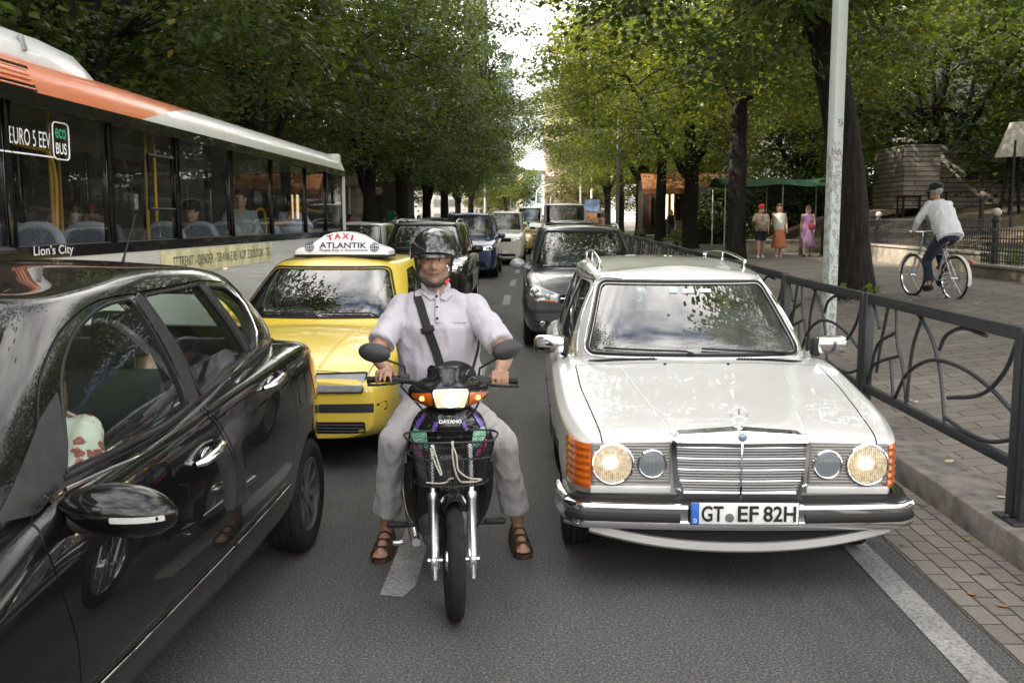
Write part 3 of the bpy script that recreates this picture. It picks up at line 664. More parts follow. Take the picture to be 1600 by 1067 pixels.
def ringloft(rings, roof=.03, floor=True):
    """rings: lists of half-ring points (front centre ... rear centre), bottom to top -> closed cage with crowned roof"""
    n = len(rings[0]); ring = 2 * n - 2; vs = []; fs = []
    for P in rings:
        for p in P: vs.append(tuple(p))
        for p in P[-2:0:-1]: vs.append((-p[0], p[1], p[2]))
    S = len(rings)
    for i in range(S - 1):
        for k in range(ring):
            a = i * ring + k; b = i * ring + (k + 1) % ring; fs.append((a, b, b + ring, a + ring))
    for base, up in (((S - 1) * ring, roof), (0, 0)):
        mid = []
        for k in range(1, n - 1):
            r = Vector(vs[base + k]); mid.append(len(vs)); vs.append((0, r.y, r.z + up))
        if up:
            for k in range(1, n - 1):     # crown the quarter points through the mid line only
                pass
        c0 = base; c1 = base + n - 1
        R_ = lambda k: base + k
        L_ = lambda k: base + ring - k
        fs += [(c0, R_(1), mid[0]), (c0, mid[0], L_(1)), (c1, mid[-1], R_(n - 2)), (c1, L_(n - 2), mid[-1])]
        for k in range(1, n - 2):
            fs += [(R_(k), R_(k + 1), mid[k], mid[k - 1]), (mid[k - 1], mid[k], L_(k + 1), L_(k))]
    me = mesh(vs, fs); fixn(me); return me
class Surf:
    """ray-cast helper over one or more meshes"""
    def __init__(s, *mes):
        v = []; f = []
        for me in mes:
            b = len(v); v += [x.co.copy() for x in me.vertices]; f += [[b + i for i in p.vertices] for p in me.polygons]
        s.b = BVHTree.FromPolygons(v, f)
    def hit(s, a, b, ax, sg):
        """ax 'y': front view (x=a,z=b), sg=-1 from the front, +1 from the rear; ax 'x': side view (y=a,z=b); ax 'z': plan (x=a,y=b)"""
        if ax == 'y': o, d = Vector((a, 9 * sg, b)), Vector((0, -sg, 0))
        elif ax == 'x': o, d = Vector((5 * sg, a, b)), Vector((-sg, 0, 0))
        else: o, d = Vector((a, b, 9 * sg)), Vector((0, 0, -sg))
        h = s.b.ray_cast(o, d); return h[0], h[1], d
    def pt(s, a, b, ax, sg, off=0.):
        h, nrm, d = s.hit(a, b, ax, sg)
        if h is None:
            h, nrm, _, _ = s.b.find_nearest(Vector((a, 0 if sg < 0 else 4.5, b)) if ax == 'y' else Vector((.9 * sg, a, b)) if ax == 'x' else Vector((a, b, 1)))
        return h - d * off
    def line(s, pts, ax, sg, off=0., n=1):
        out = []
        for i in range(len(pts) - 1):
            for k in range(n): out.append(s.pt(lerp(pts[i][0], pts[i + 1][0], k / n), lerp(pts[i][1], pts[i + 1][1], k / n), ax, sg, off))
        out.append(s.pt(pts[-1][0], pts[-1][1], ax, sg, off)); return out
    def patch(s, poly, ax, sg, off=.003, thick=.006, step=.05, fn=None):
        """panel that follows the surface; poly is a 2-D outline"""
        P = []; N = len(poly)
        for i in range(N):
            a, b = Vector(poly[i]).to_2d(), Vector(poly[(i + 1) % N]).to_2d(); k = max(1, int((b - a).length / step))
            for j in range(k): P.append(a.lerp(b, j / k))
        nb = len(P); E = [(i, (i + 1) % nb) for i in range(nb)]
        xs = [p.x for p in P]; zs = [p.y for p in P]; x = min(xs) + step
        while x < max(xs):
            z = min(zs) + step
            while z < max(zs): P.append(Vector((x + .0013, z + .0007))); z += step
            x += step
        r = delaunay_2d_cdt(P, E, [list(range(nb))], 1, 1e-5)
        vs = [s.pt(p.x, p.y, ax, sg, off) for p in r[0]]
        if fn: vs = [fn(v) for v in vs]
        me = mesh(vs, r[2]); bm = bmesh.new(); bm.from_mesh(me); bmesh.ops.recalc_face_normals(bm, faces=bm.faces)
        d = {'y': Vector((0, sg, 0)), 'x': Vector((sg, 0, 0)), 'z': Vector((0, 0, sg))}[ax]
        tot = sum((f.normal * f.calc_area() for f in bm.faces), Vector())
        if tot.dot(d) < 0: bmesh.ops.reverse_faces(bm, faces=bm.faces)
        bm.to_mesh(me); bm.free()
        if thick: me = solidify(me, thick, -1)
        return me
def shrink(me, d):
    me = me.copy(); me.calc_loop_triangles(); co = [v.co + v.normal * -d for v in me.vertices]
    for v, c in zip(me.vertices, co): v.co = c
    me.update(); return me
def wheel(root, x, y, r, w, side, style='alloy', spokes=5, rim=.66, m=None, name='wheel', yaw=0.):
    """wheel at x (outer face centre), axle along x; side +1/-1 = outward"""
    h = bpy.data.objects.new(name, None)
    T = Matrix.Translation((x - side * w / 2, y, r)) @ Matrix.Rotation(yaw, 4, 'Z') @ Matrix.Rotation(math.pi / 2 * side, 4, 'Y')
    hw = w / 2; tb = MB()
    prof = [(r * rim, -hw * .86), (r * .80, -hw), (r * .93, -hw * .93), (r * .985, -hw * .78)]
    for k in range(5):
        a = lerp(-hw * .7, hw * .7, k / 4); e = .011
        prof += [(r, a - hw * .12), (r, a + hw * .12)] + ([(r - .008, a + hw * .14), (r - .008, a + hw * .21)] if k < 4 else [])
    prof += [(r * .985, hw * .78), (r * .93, hw * .93), (r * .80, hw), (r * rim, hw * .86)]
    tb.lathe(prof, 48, T, closed=True); ty = tb.build('tyre', M_TYRE, None, 40)
    rb = MB(); R0 = r * rim
    rb.lathe([(R0 + .004, -hw * .8), (R0 + .004, hw * .84), (R0 - .012, hw * .90), (R0 - .022, hw * .80), (R0 - .03, -hw * .6)], 40, T, closed=True)
    rb.lathe([(R0 * .98, -hw * .35), (.001, -hw * .35), (.001, -hw * .45), (R0 * .98, -hw * .45)], 32, T, closed=True)
    if style == 'alloy':
        for k in range(spokes):
            a = 2 * math.pi * k / spokes; M = T @ Matrix.Rotation(a, 4, 'Z'); wd = .55 / spokes * r * 2.6
            rb.add([(.03, -wd * .36, hw * .30), (.03, wd * .36, hw * .30), (.03, wd * .36, hw * .62), (.03, -wd * .36, hw * .62), (R0 - .012, -wd * .5, hw * .32), (R0 - .012, wd * .5, hw * .32), (R0 - .012, wd * .42, hw * .80), (R0 - .012, -wd * .42, hw * .80)],
                   [(0, 1, 2, 3), (4, 7, 6, 5), (0, 4, 5, 1), (1, 5, 6, 2), (2, 6, 7, 3), (3, 7, 4, 0)], M)
        rb.lathe([(.06, hw * .2), (.062, hw * .6), (.05, hw * .7), (.001, hw * .72)], 20, T)
    else:
        rb.lathe([(R0 - .03, hw * .55), (R0 * .8, hw * .8), (R0 * .55, hw * .72), (R0 * .3, hw * .86), (.001, hw * .9)], 32, T)
    ri = rb.build('rim', m or M_ALU, None, 30)
    h = ty; h.name = name; h.parent = root; ri.parent = h      # tyre carries the rim
    return h
def seat(root, x, y, z, w=.5, back=.62, name='seat', m=None, rake=.22, head=True, depth=.5):
    b = MB(); m = m or M_SEAT
    b.box((x, y - depth * .35, z), (w, depth, .16), (.12, 0, 0), .05)
    b.box((x, y + .02 + rake * back * .5, z + back * .5), (w, .14, back), (-rake, 0, 0), .05)
    s = b.build(name, m, root, 40)
    if head:
        hb = MB(); hb.box((x, y + rake * (back + .12) + .01, z + back + .14), (.27, .10, .2), (-rake, 0, 0), .045)
        for q in (-.06, .06): hb.tube([(x + q, y + rake * back, z + back - .02), (x + q, y + rake * (back + .1), z + back + .08)], .007, 6)
        hb.build('headrest', m, s, 40)
    return s
def build_car(sp):
    """sp: dict with lower (cage), rings (greenhouse), windows etc; car faces -Y, bumper at y=0. Returns root, Surf of the outer skin"""
    root = thing(sp['name'], sp['label'], sp['cat'], sp['loc'], sp.get('rz', 0), sp.get('group'))
    P = sp['paint']; lv = sp.get('lv', 3)
    low = subsurf(sp['lower'], lv); gh = subsurf(ringloft(sp['rings'], sp.get('crown', .03)), lv)
    S = Surf(low, gh)
    mset(low, P); mset(gh, P)
    # inner cavity
    rin = []
    B, T = sp['rings'][1], sp['rings'][-2]
    cy = (min(p[1] for p in B) + max(p[1] for p in B)) / 2
    def inn(p, dx, dy, z): return (max(0, p[0] - dx) if p[0] > .01 else 0, p[1] + (dy if p[1] < cy else -dy), z)
    zf = sp.get('floor', .38)
    rin = [[inn(p, .12, .10, zf) for p in B], [inn(p, .10, .08, p[2] - .22) for p in B], [inn(p, .055, .06, p[2] - .02) for p in B]] + [[inn(p, .05, .05, p[2]) for p in r] for r in sp['rings'][2:-2]] + [[inn(p, .05, .05, p[2] - .045) for p in T], [inn(p, .13, .13, p[2] - .03) for p in T]]
    cav = mset(subsurf(ringloft(rin, .015), 2), M_CABIN)
    for k in range(6):
        g2 = gh.copy(); g2.transform(Matrix.Translation((0, .0017 * k, .0013 * k)))
        if k > 3: g2.transform(Matrix.Rotation(.0007 * k, 4, 'Z'))
        body = boolean(low.copy(), g2, 'UNION')
        if len(body.polygons) > .5 * len(low.polygons): break
    else: print('UNION FAILED', sp['name'])
    cuts = [cav]
    panes = []
    for nm, view, poly in sp['windows']:
        if view == 'F': c = xzprism(poly, sp.get('wf', (.6, 2.6))[0], sp.get('wf', (.6, 2.6))[1], M_RUB); panes.append((nm, xzprism(offpoly(poly, -.006), *sp.get('wf', (.6, 2.6))))); cuts.append(c)
        elif view == 'B': c = xzprism(poly, *sp['wb'], M_RUB); panes.append((nm, xzprism(offpoly(poly, -.006), *sp['wb']))); cuts.append(c)
        else:
            for sgn in (1, -1):
                a, b = (.3, 1.3) if sgn > 0 else (-1.3, -.3)
                panes.append((nm, yzprism(offpoly(poly, -.006), a, b))); cuts.append(yzprism(poly, a, b, M_RUB))
    for ya, ra in sp['arches']:
        for sgn in (1, -1):
            c = MB(); zc = sp.get('archz', .31); pl = [(ya + ra * math.cos(t), zc + ra * math.sin(t)) for t in np.linspace(0, math.pi, 25)] + [(ya - ra, -.1), (ya + ra, -.1)]
            cuts.append(yzprism(pl, .52 if sgn > 0 else -1.3, 1.3 if sgn > 0 else -.52, M_UNDER))
    def cut(b, c, op='DIFFERENCE'):
        n0 = len(b.polygons); ext = lambda m: np.abs(np.array([v.co for v in m.vertices])).max(0); e0 = ext(b) + .003
        for k in range(5):
            cc = c.copy(); cc.transform(Matrix.Translation((.0011 * k, .0013 * k, .0009 * k))); r = boolean(b.copy(), cc, op, 'EXACT' if k < 3 else 'FAST')
            if len(r.polygons) > (.3 * n0 if op == 'DIFFERENCE' else 12) and (ext(r) <= e0).all(): return r
        print('BOOLEAN FAILED', sp['name'], op, n0, len(r.polygons)); return b
    for c in cuts: body = cut(body, c)
    for c in sp.get('extra_cuts', []): body = boolean(body, c)
    # panes
    gm = sp.get('glass', M_GLASS)
    if sp.get('see', True):
        sh = solidify(shrink(gh, .008), .004, -1)
        for nm, c in panes:
            g = boolean(sh.copy(), c, 'INTERSECT'); g.materials.clear()
            m = gm[nm] if isinstance(gm, dict) and nm in gm else (gm.get('*') if isinstance(gm, dict) else gm)
            link(nm, g, root, m, None, 30)
    # split panels off the body
    for nm, kind, poly, par in sp.get('panels', []):
        for sgn in ((1, -1) if kind == 'S' else (0,)):
            if kind == 'S': mk = lambda p, sgn=sgn: yzprism(p, .42 if sgn > 0 else -1.4, 1.4 if sgn > 0 else -.42, M_RUB)
            else: mk = lambda p: xyprism(p, par[0], par[1], M_RUB)
            g = sp.get('gap', .004)
            pa = cut(body, mk(offpoly(poly, g * .5)), 'INTERSECT'); body = cut(body, mk(offpoly(poly, -g * .5)))
            link(nm, pa, root, None, None, 32)
    link('body', body, root, None, None, 32)
    for ya, (r, w, x, style, n) in zip([a[0] for a in sp['arches']], sp['wheels']):
        for sgn in (1, -1): wheel(root, x * sgn, ya, r, w, sgn, style, n, m=sp.get('rim'), yaw=sp.get('steer', 0) if ya < 2 else 0)
    return root, S
def stdlower(tb, L, sh=.035, zmid=.33, zwa=.62):
    """tb rows: y, zb, ws, wm, wb, zsh, zt -> cage stations"""
    st = []
    for y, zb, ws, wm, wb, zsh, zt in tb:
        h = zsh - zb
        st.append((y, [(0, zb), (ws - .14, zb), (ws, zb + .06), (lerp(ws, wm, .7), zb + h * zmid), (wm, zb + h * zwa), (wb, zsh - sh), (wb - .045, zsh), (wb * .55, lerp(zsh, zt, .75)), (0, zt)]))
    return st
def seal(S, poly, ax, sg, r, m, name, parent, off=.0, closed=True, n=6, sx=1):
    P = []; N = len(poly)
    for i in range(N if closed else N - 1):
        a, b = poly[i], poly[(i + 1) % N]; k = max(1, int(math.hypot(a[0] - b[0], a[1] - b[1]) / .06))
        for j in range(k): P.append(S.pt(lerp(a[0], b[0], j / k), lerp(a[1], b[1], j / k), ax, sg, off))
    if not closed: P.append(S.pt(poly[-1][0], poly[-1][1], ax, sg, off))
    return MB().tube(P, r, n, closed=closed, sx=sx).build(name, m, parent, 60)
def wiper(S, root, a, b, c, m=None):
    """arm from pivot a to blade b-c given as (x,z) on the windscreen, front view"""
    P = [S.pt(*q, 'y', -1, o) for q, o in ((a, .03), (((a[0] + b[0]) / 2, (a[1] + b[1]) / 2 + .004), .045), (b, .022))]
    w = MB().tube(P, [.011, .008, .006], 6).build('wiper', m or M_RUB, root, 60)
    bl = S.line([b, ((b[0] + c[0]) / 2, (b[1] + c[1]) / 2), c], 'y', -1, .014, 4)
    MB().tube(bl, .0075, 6).build('blade', m or M_RUB, w, 60); return w
def steering(root, x, y, z):
    pts = [(x + .185 * math.cos(t), y + .185 * math.sin(t) * .42, z + .185 * math.sin(t) * .9) for t in np.linspace(0, 2 * math.pi, 28, endpoint=False)]
    b = MB().tube(pts, .014, 8, closed=True); b.tube([(x - .18, y, z), (x + .18, y, z)], .016, 8); b.ball((x, y - .01, z), .06, 12, (1, .5, 1)); b.tube([(x, y, z), (x, y - .3, z - .12)], .03, 8)
    return b.build('steering_wheel', M_PLAST, root, 50)
# ================================================================ white estate car
M_WHITE = paint('ivory white paint', (.585, .58, .565), .3, 0, .9, .12)
def car_estate():
    tb = [(.12, .36, .66, .70, .735, .735, .745), (.15, .33, .72, .755, .775, .757, .785), (.22, .30, .755, .80, .80, .775, .808), (.34, .27, .78, .84, .832, .79, .826), (.60, .22, .83, .878, .868, .83, .862), (.95, .2, .845, .892, .882, .87, .91),
          (1.30, .2, .85, .895, .885, .92, .975), (1.50, .2, .85, .896, .888, .945, .995), (2.1, .2, .85, .896, .888, .955, .97), (3.0, .2, .85, .896, .888, .955, .97), (3.8, .2, .85, .893, .88, .945, .96), (4.3, .24, .83, .872, .85, .93, .95), (4.58, .32, .79, .83, .80, .90, .93), (4.68, .36, .74, .79, .76, .86, .90)]
    low = loft(stdlower(tb, 4.7), {5: .45, 6: .5}, {0: .8, 13: .6})
    B = [(0, 1.36, 1.0), (.4, 1.385, .995), (.64, 1.45, .985), (.735, 1.56, .975), (.785, 1.9, .955), (.81, 2.6, .955), (.805, 3.4, .955), (.775, 4.1, .95), (.70, 4.46, .945), (.45, 4.56, .94), (0, 4.58, .94)]
    T = [(0, 2.05, 1.425), (.35, 2.075, 1.42), (.52, 2.13, 1.405), (.590, 2.26, 1.395), (.61, 2.42, 1.405), (.63, 2.85, 1.435), (.63, 3.4, 1.445), (.61, 3.95, 1.44), (.55, 4.22, 1.43), (.35, 4.30, 1.43), (0, 4.32, 1.43)]
    T = [(p[0], p[1], p[2] + .028) for p in T]
    lo = [(p[0] * .97, p[1] + (.04 if p[1] < 3 else -.04), p[2] - .16) for p in B]
    mid = [(lerp(a[0], b[0], .5) * 1.018, lerp(a[1], b[1], .5) + (-.012 if a[1] < 1.6 else 0), lerp(a[2], b[2], .5)) for a, b in zip(B, T)]
    cyy = 3.2
    T2 = [(max(0, p[0] - .035) if p[0] else 0, p[1] + (.035 if p[1] < cyy else -.03), p[2] + .030) for p in T]
    T3 = [(max(0, p[0] - .13) if p[0] else 0, p[1] + (.14 if p[1] < cyy else -.12), p[2] + .055) for p in T]
    rings = [lo, B, mid, T, T2, T3]
    ws = rpoly([(-.655, 1.008), (.655, 1.008), (.535, 1.400), (-.535, 1.400)], .045)
    fw = rpoly([(1.86, .985), (2.66, .985), (2.66, 1.40), (2.29, 1.398), (2.19, 1.37)], .03)
    rw = rpoly([(2.76, .985), (3.50, .985), (3.50, 1.41), (2.76, 1.405)], .03)
    qw = rpoly([(3.60, .985), (4.30, .985), (4.12, 1.405), (3.60, 1.41)], .03)
    bw = rpoly([(-.62, 1.0), (.62, 1.0), (.50, 1.37), (-.50, 1.37)], .05)
    door_f = rpoly([(1.62, .33), (2.70, .33), (2.70, 1.412), (2.26, 1.415), (2.12, 1.375), (1.72, .975), (1.62, .93)], .02)
    door_r = rpoly([(2.725, .33), (3.28, .33), (3.45, .55), (3.55, .75), (3.55, 1.422), (2.725, 1.415)], .02)
    hood = rpoly([(-.67, .10), (.67, .10), (.735, .9), (.745, 1.38), (.5, 1.33), (0, 1.30), (-.5, 1.33), (-.745, 1.38), (-.735, .9)], .03)
    gw = glassmat('windscreen glass', (.80, .88, .90), 0, .12, .92, 1.55)  # dusty film thickened to lay a pale sky haze over the screen
    root, S = build_car(dict(name='estate_car', label='white vintage estate car with round lit headlamps and chrome roof rails', cat='car', loc=(.985, 4.70, 0), rz=R(.7), paint=M_WHITE, lower=low, rings=rings, crown=.018,
        windows=[('windscreen', 'F', ws), ('front_window', 'S', fw), ('rear_window', 'S', rw), ('quarter_window', 'S', qw), ('tailgate_window', 'B', bw)], wf=(1.0, 2.35), wb=(4.0, 5), arches=[(.86, .36), (3.655, .36)], archz=.30,
        wheels=[(.318, .195, .845, 'cap', 5), (.318, .195, .845, 'cap', 5)], glass={'*': M_GLASS, 'windscreen': gw}, panels=[('door', 'S', door_f, None), ('rear_door', 'S', door_r, None), ('bonnet', 'Z', hood, (.60, 1.3))], gap=.007))
    # gutters and windscreen surround
    r_ = seal(S, offpoly(ws, -.012), 'y', -1, .012, M_RUB, 'windscreen_seal', root, .002)
    seal(S, offpoly(ws, -.030), 'y', -1, .0065, M_CHROME, 'chrome_trim', r_, .008)
    for sg in (1, -1):
        seal(S, [(1.66, .985), (1.92, 1.18), (2.18, 1.41), (2.32, 1.438), (2.8, 1.455), (3.6, 1.467), (4.1, 1.458), (4.3, 1.38), (4.46, 1.05)], 'x', sg, .009, M_CHROME, 'rain_gutter', root, .004, False)
        seal(S, [(1.75, .962), (2.6, .968), (3.5, .968), (4.4, .965)], 'x', sg, .008, M_CHROME, 'waist_trim', root, .003, False)
        # side protection strip and door handles
        me = S.patch([(.62, .585), (1.58, .585), (1.58, .64), (.62, .64)], 'x', sg, .004, .014, .08); link('rubbing_strip', me, root, M_RUB, None, 30)
        for a, b in ((1.66, 2.66), (2.76, 3.4), (3.95, 4.5)):
            if b - a > 0: link('rubbing_strip', S.patch([(a, .585), (b, .585), (b, .64), (a, .64)], 'x', sg, .004, .014, .08), root, M_RUB, None, 30)
        for yy in (2.52, 3.30):
            p = S.pt(yy, .88, 'x', sg, 0); hb = MB(); hb.box(p + V(sg * .022, 0, 0), (.022, .16, .022), None, .008)
            for q in (-.07, .07): hb.box(p + V(sg * .008, q, 0), (.03, .025, .03), None, .006)
            hb.build('door_handle', M_CHROME, root, 40)
    # cowl vents
    for sg in (1, -1):
        po = [(sg * .24, 1.375), (sg * .60, 1.40), (sg * .66, 1.455), (sg * .27, 1.42)]
        v = link('air_vent', S.patch(po, 'z', 1, .002, .004, .05), root, M_RUB, None, 30); sl_ = MB()
        for k in range(22):
            t = k / 21; a = S.pt(lerp(po[0][0], po[1][0], t), lerp(po[0][1], po[1][1], t) + .004, 'z', 1, .006); b = S.pt(lerp(po[3][0], po[2][0], t), lerp(po[3][1], po[2][1], t) - .004, 'z', 1, .006); sl_.tube([a, b], .003, 4)
        sl_.build('slats', M_PLAST, v, 30)
        MB().lathe([(.010, -.004), (.010, .004), (.006, .009)], 8, Matrix.Translation(S.pt(sg * .19 - .02, 1.27, 'z', 1, 0))).build('washer_jet', M_RUB, root)
    for sg in (1, -1): MB().tube([S.pt(sg * lerp(.33, .47, t), lerp(.16, 1.22, t), 'z', 1, -.0105) for t in np.linspace(0, 1, 18)], .0145, 8).build('bonnet_ridge', M_WHITE, root, 70)
    # ---- front: lamps
    F0 = .118
    for sg in (1, -1):
        po = rpoly([(sg * .338, .535), (sg * .722, .542), (sg * .730, .735), (sg * .338, .742)], .012)
        fl = MB().prism([(p[0], p[1]) for p in po], F0 - .012, F0 + .2, AX_Y); hs = fl.build('headlamp', mat('lamp housing', (.23, .22, .21), .35, .3, var=.2, vscale=8), root, 30)
        rb = MB()
        for k in range(13):
            z = .552 + k * .0148; rb.box((sg * .53, F0 - .014, z), (.375, .008, .006), None, .002)
        rb.build('lens_ribs', mat('lens ribs', (.36, .345, .33), .25, .2, coat=.5), hs, 30)
        lamps = ((.622, .0985, M_LITS, True), (.428, .066, None, False))
        for x, r, lm, lit in lamps:
            T = Matrix.Translation((sg * x, F0 - .018, .637)) @ Matrix.Rotation(math.pi / 2, 4, 'X')
            rg = MB().lathe([(r + .007, -.004), (r + .008, .006), (r + .001, .012), (r - .004, .008), (r - .004, -.004)], 40, T, closed=True).build('lamp_ring', M_CHROME, hs, 40)
            bowl = MB().lathe([(r - .003, .004), (r * .8, -.035 + .03), (r * .5, -.004), (.001, -.006)], 32, T).build('reflector', M_REFL if not lit else M_GLOW, rg, 60)
            if lit:
                MB().ball((sg * x - .012, F0 - .033, .645), .034, 16, (1.1, .5, .95)).build('bulb', M_LIT, rg, 60)
            dome = MB().lathe([(r - .004, .008), (r * .8, .017), (r * .4, .024), (.001, .026)], 32, T).build('lamp_glass', M_LENS, rg, 60)
            fl2 = MB()
            for k in range(-9, 10):
                xx = k * r / 10; hh = math.sqrt(max(0, (r - .008) ** 2 - xx * xx)); fl2.tube([(sg * x + xx, F0 - .040 + .012 * (xx / r) ** 2, .637 - hh), (sg * x + xx, F0 - .046 + .012 * (xx / r) ** 2, .637), (sg * x + xx, F0 - .040 + .012 * (xx / r) ** 2, .637 + hh)], .0016, 4, cap=False)
            fl2.build('lens_flutes', M_LENS, rg, 60)
        # corner indicator, wraps round the wing
        vs = []; fs = []; NN = 14; rows = 13
        for j in range(rows):
            z = lerp(.522, .735, j / (rows - 1)); bulge = .006 * (1 if j % 2 else 0)
            for k in range(NN):
                t = k / (NN - 1); a = t * 1.35; x = .725 + (.095 + bulge) * math.sin(a); y = F0 - .014 - bulge + .235 * (1 - math.cos(a)) + .05 * t
                vs.append((sg * x, y, z - .004 * t))
        for j in range(rows - 1):
            for k in range(NN - 1):
                a = j * NN + k; fs.append((a, a + 1, a + NN + 1, a + NN))
        me = mesh(vs, fs); fixn(me); me = solidify(me, .02, -1 if sg > 0 else 1); link('indicator', me, root, M_AMBER, None, 25)
        # panel under the lamp
        MB().box((sg * .53, F0 + .0, .508), (.40, .035, .040), None, .006).build('lower_front_panel', M_WHITE, root, 30)
    # ---- grille
    top, bot = .800, .478; gx = .338
    g = MB(); outer = rpoly([(-gx + .045, bot), (gx - .045, bot), (gx - .015, .53), (gx, .76), (gx - .03, .79), (0, .812), (-gx + .03, .79), (-gx, .76), (-gx + .015, .53)], .02, 4)
    inner = offpoly(outer, .022); inner = [(p[0], min(p[1], .752)) for p in inner]; n = len(outer)
    for P, yv in ((outer, F0 + .06), (outer, F0 - .040), (inner, F0 - .050), (inner, F0 + .02)):
        for p in P: g.v.append((p[0], yv - .022 * (1 - (p[0] / gx) ** 2) * (1 if yv < F0 else .3), p[1]))
    for i in range(3):
        for k in range(n): g.f.append((i * n + k, i * n + (k + 1) % n, (i + 1) * n + (k + 1) % n, (i + 1) * n + k))
    gf = g.me(); fixn(gf); gr = link('grille', gf, root, M_CHROME, None, 30)
    bk = MB().prism(offpoly(outer, .012), F0 + .004, F0 + .03, AX_Y); bk.build('grille_backing', M_UNDER, gr, 30)
    sl1 = MB(); sl2 = MB()
    for k in range(19):
        z = bot + .026 + k * .0138; w = lerp(gx - .065, gx - .024, min(1, k / 8)); pts = [(x, F0 - .030 - .022 * (1 - (x / gx) ** 2), z) for x in np.linspace(-w, w, 11)]
        (sl2 if k % 4 == 0 else sl1).tube(pts, .0062 if k % 4 else .0055, 5)
    sl1.build('grille_bars', mat('satin grey metal', (.20, .20, .20), .35, .6), gr, 40); sl2.build('bright_grille_bars', M_CHROME, gr, 40)
    MB().box((0, F0 - .060, .615), (.012, .014, .272), None, .004).build('centre_bar', M_CHROME, gr, 30)
    # badge and star
    T = Matrix.Translation((0, F0 - .066, .782)) @ Matrix.Rotation(math.pi / 2, 4, 'X'); MB().lathe([(.022, -.01), (.022, .006), (.017, .010), (.001, .011)], 24, T).build('badge', mat('badge enamel', (.25, .30, .38), .25, .4), gr, 40)
    sb = MB(); c = V(0, F0 + .028, .872); rr_ = .040
    sb.tube([c + V(rr_ * math.cos(t), 0, rr_ * math.sin(t)) for t in np.linspace(0, 2 * math.pi, 36, endpoint=False)], .0026, 8, closed=True)
    for a in (90, 210, 330): sb.tube([c, c + V(rr_ * math.cos(R(a)), 0, rr_ * math.sin(R(a)))], [.0045, .0016], 6)
    sb.lathe([(.024, .800), (.022, .815), (.010, .822), (.007, .833)], 20, Matrix.Translation((0, F0 + .028, 0))); sb.build('star_ornament', M_CHROME, gr, 40)
    # ---- bumper
    def bpath(x0, x1, n=40, inset=0):
        out = []
        for k in range(n):
            x = lerp(x0, x1, k / (n - 1)); ax_ = abs(x); y = .012 + .045 * (ax_ / .8) ** 2 + inset
            if ax_ > .76: y += .55 * (ax_ - .76) ** 1.35 * 3.2
            out.append((x, y))
        return out
    pth = bpath(-.842, .842, 60)
    prof = [(0.0, .464), (-.020, .458), (-.028, .442), (-.025, .422), (-.020, .412), (-.022, .376), (-.028, .358), (-.022, .337), (.0, .330), (.04, .330), (.04, .464)]
    def sweep(pth, prof):
        b = MB(); n = len(prof)
        for i, (x, y) in enumerate(pth):
            a = Vector(pth[max(0, i - 1)]); c_ = Vector(pth[min(len(pth) - 1, i + 1)]); d = (c_ - a).normalized(); nn = Vector((-d.y, d.x))
            for (o, z) in prof: b.v.append((x + nn.x * o, y + nn.y * o, z))
        for i in range(len(pth) - 1):
            for k in range(n): b.f.append((i * n + k, i * n + (k + 1) % n, (i + 1) * n + (k + 1) % n, (i + 1) * n + k))
        b.f.append(tuple(range(n))); b.f.append(tuple(range((len(pth) - 1) * n, len(pth) * n))); me = b.me(); fixn(me); return me
    bu = link('bumper', sweep(pth, prof), root, M_CHROME, None, 35)
    for a, b in ((-.83, -.30), (.30, .83)):
        link('bumper_rubber', sweep(bpath(a, b, 30), [(-.018, .416), (-.034, .408), (-.038, .392), (-.034, .376), (-.018, .368)]), bu, M_RUB, None, 35)
    link('bumper_rubber', sweep(bpath(-.835, .835, 50), [(.012, .455), (.012, .478), (.06, .488), (.08, .46)]), bu, M_RUB, None, 35)
    for sg in (1, -1):
        pp = [(sg * .832, .18), (sg * .862, .30), (sg * .872, .46)]
        me = sweep(pp if sg > 0 else pp, [(o * sg, z) for o, z in prof]); link('bumper_end', me, bu, M_CHROME, None, 35)
    # plate
    pl = MB().box((.0, -.040, .432), (.522, .008, .115), None, .003).build('number_plate', M_INK, bu, 30)
    MB().box((.0, -.0455, .432), (.512, .004, .105), None, .0015).build('plate_face', M_PLATE, pl, 30)
    MB().box((-.237, -.0485, .432), (.038, .003, .105), None, .001).build('plate_band', M_BLUE, pl, 30)
    FM = lambda x, z, y=-.052: Matrix.Translation((x, y, z)) @ Matrix.Rotation(math.pi / 2, 4, 'X')
    text('GT', .105, .078, FM(-.155, .432), M_INK, 'lettering', pl, .022, 0); text('EF', .100, .078, FM(.015, .432), M_INK, 'lettering', pl, .022, 0); text('82H', .155, .078, FM(.165, .432), M_INK, 'lettering', pl, .022, 0)
    text('D', .014, .02, FM(-.237, .398, -.0515), M_WHITEP, 'lettering', pl, .01, 0)
    MB().lathe([(.021, 0), (.021, .004), (.012, .006), (.001, .006)], 20, FM(-.073, .412, -.048)).build('seal_sticker', mat('grey seal', (.12, .12, .13), .5, var=.5, vscale=150), pl, 40)
    # valance: white lip and dark intake
    ob = link('intake', sweep(bpath(-.62, .62, 30, .035), [(.0, .26), (.0, .335), (.08, .335), (.08, .26)]), root, M_UNDER, None, 30)
    def lip(pth):
        b = MB()
        for i, (x, y) in enumerate(pth):
            up = .085 * max(0, abs(x) / .72) ** 2.2
            for o, z in ((.0, .262 + up), (.004, .222 + up), (.03, .205 + up), (.06, .205 + up), (.06, .262 + up)): b.v.append((x, y + o, z))
        n = 5
        for i in range(len(pth) - 1):
            for k in range(n): b.f.append((i * n + k, i * n + (k + 1) % n, (i + 1) * n + (k + 1) % n, (i + 1) * n + k))
        b.f.append(tuple(range(n))); b.f.append(tuple(range((len(pth) - 1) * n, len(pth) * n))); me = b.me(); fixn(me); return me
    link('front_lip', lip(bpath(-.735, .735, 44, .012)), root, M_WHITE, None, 30)
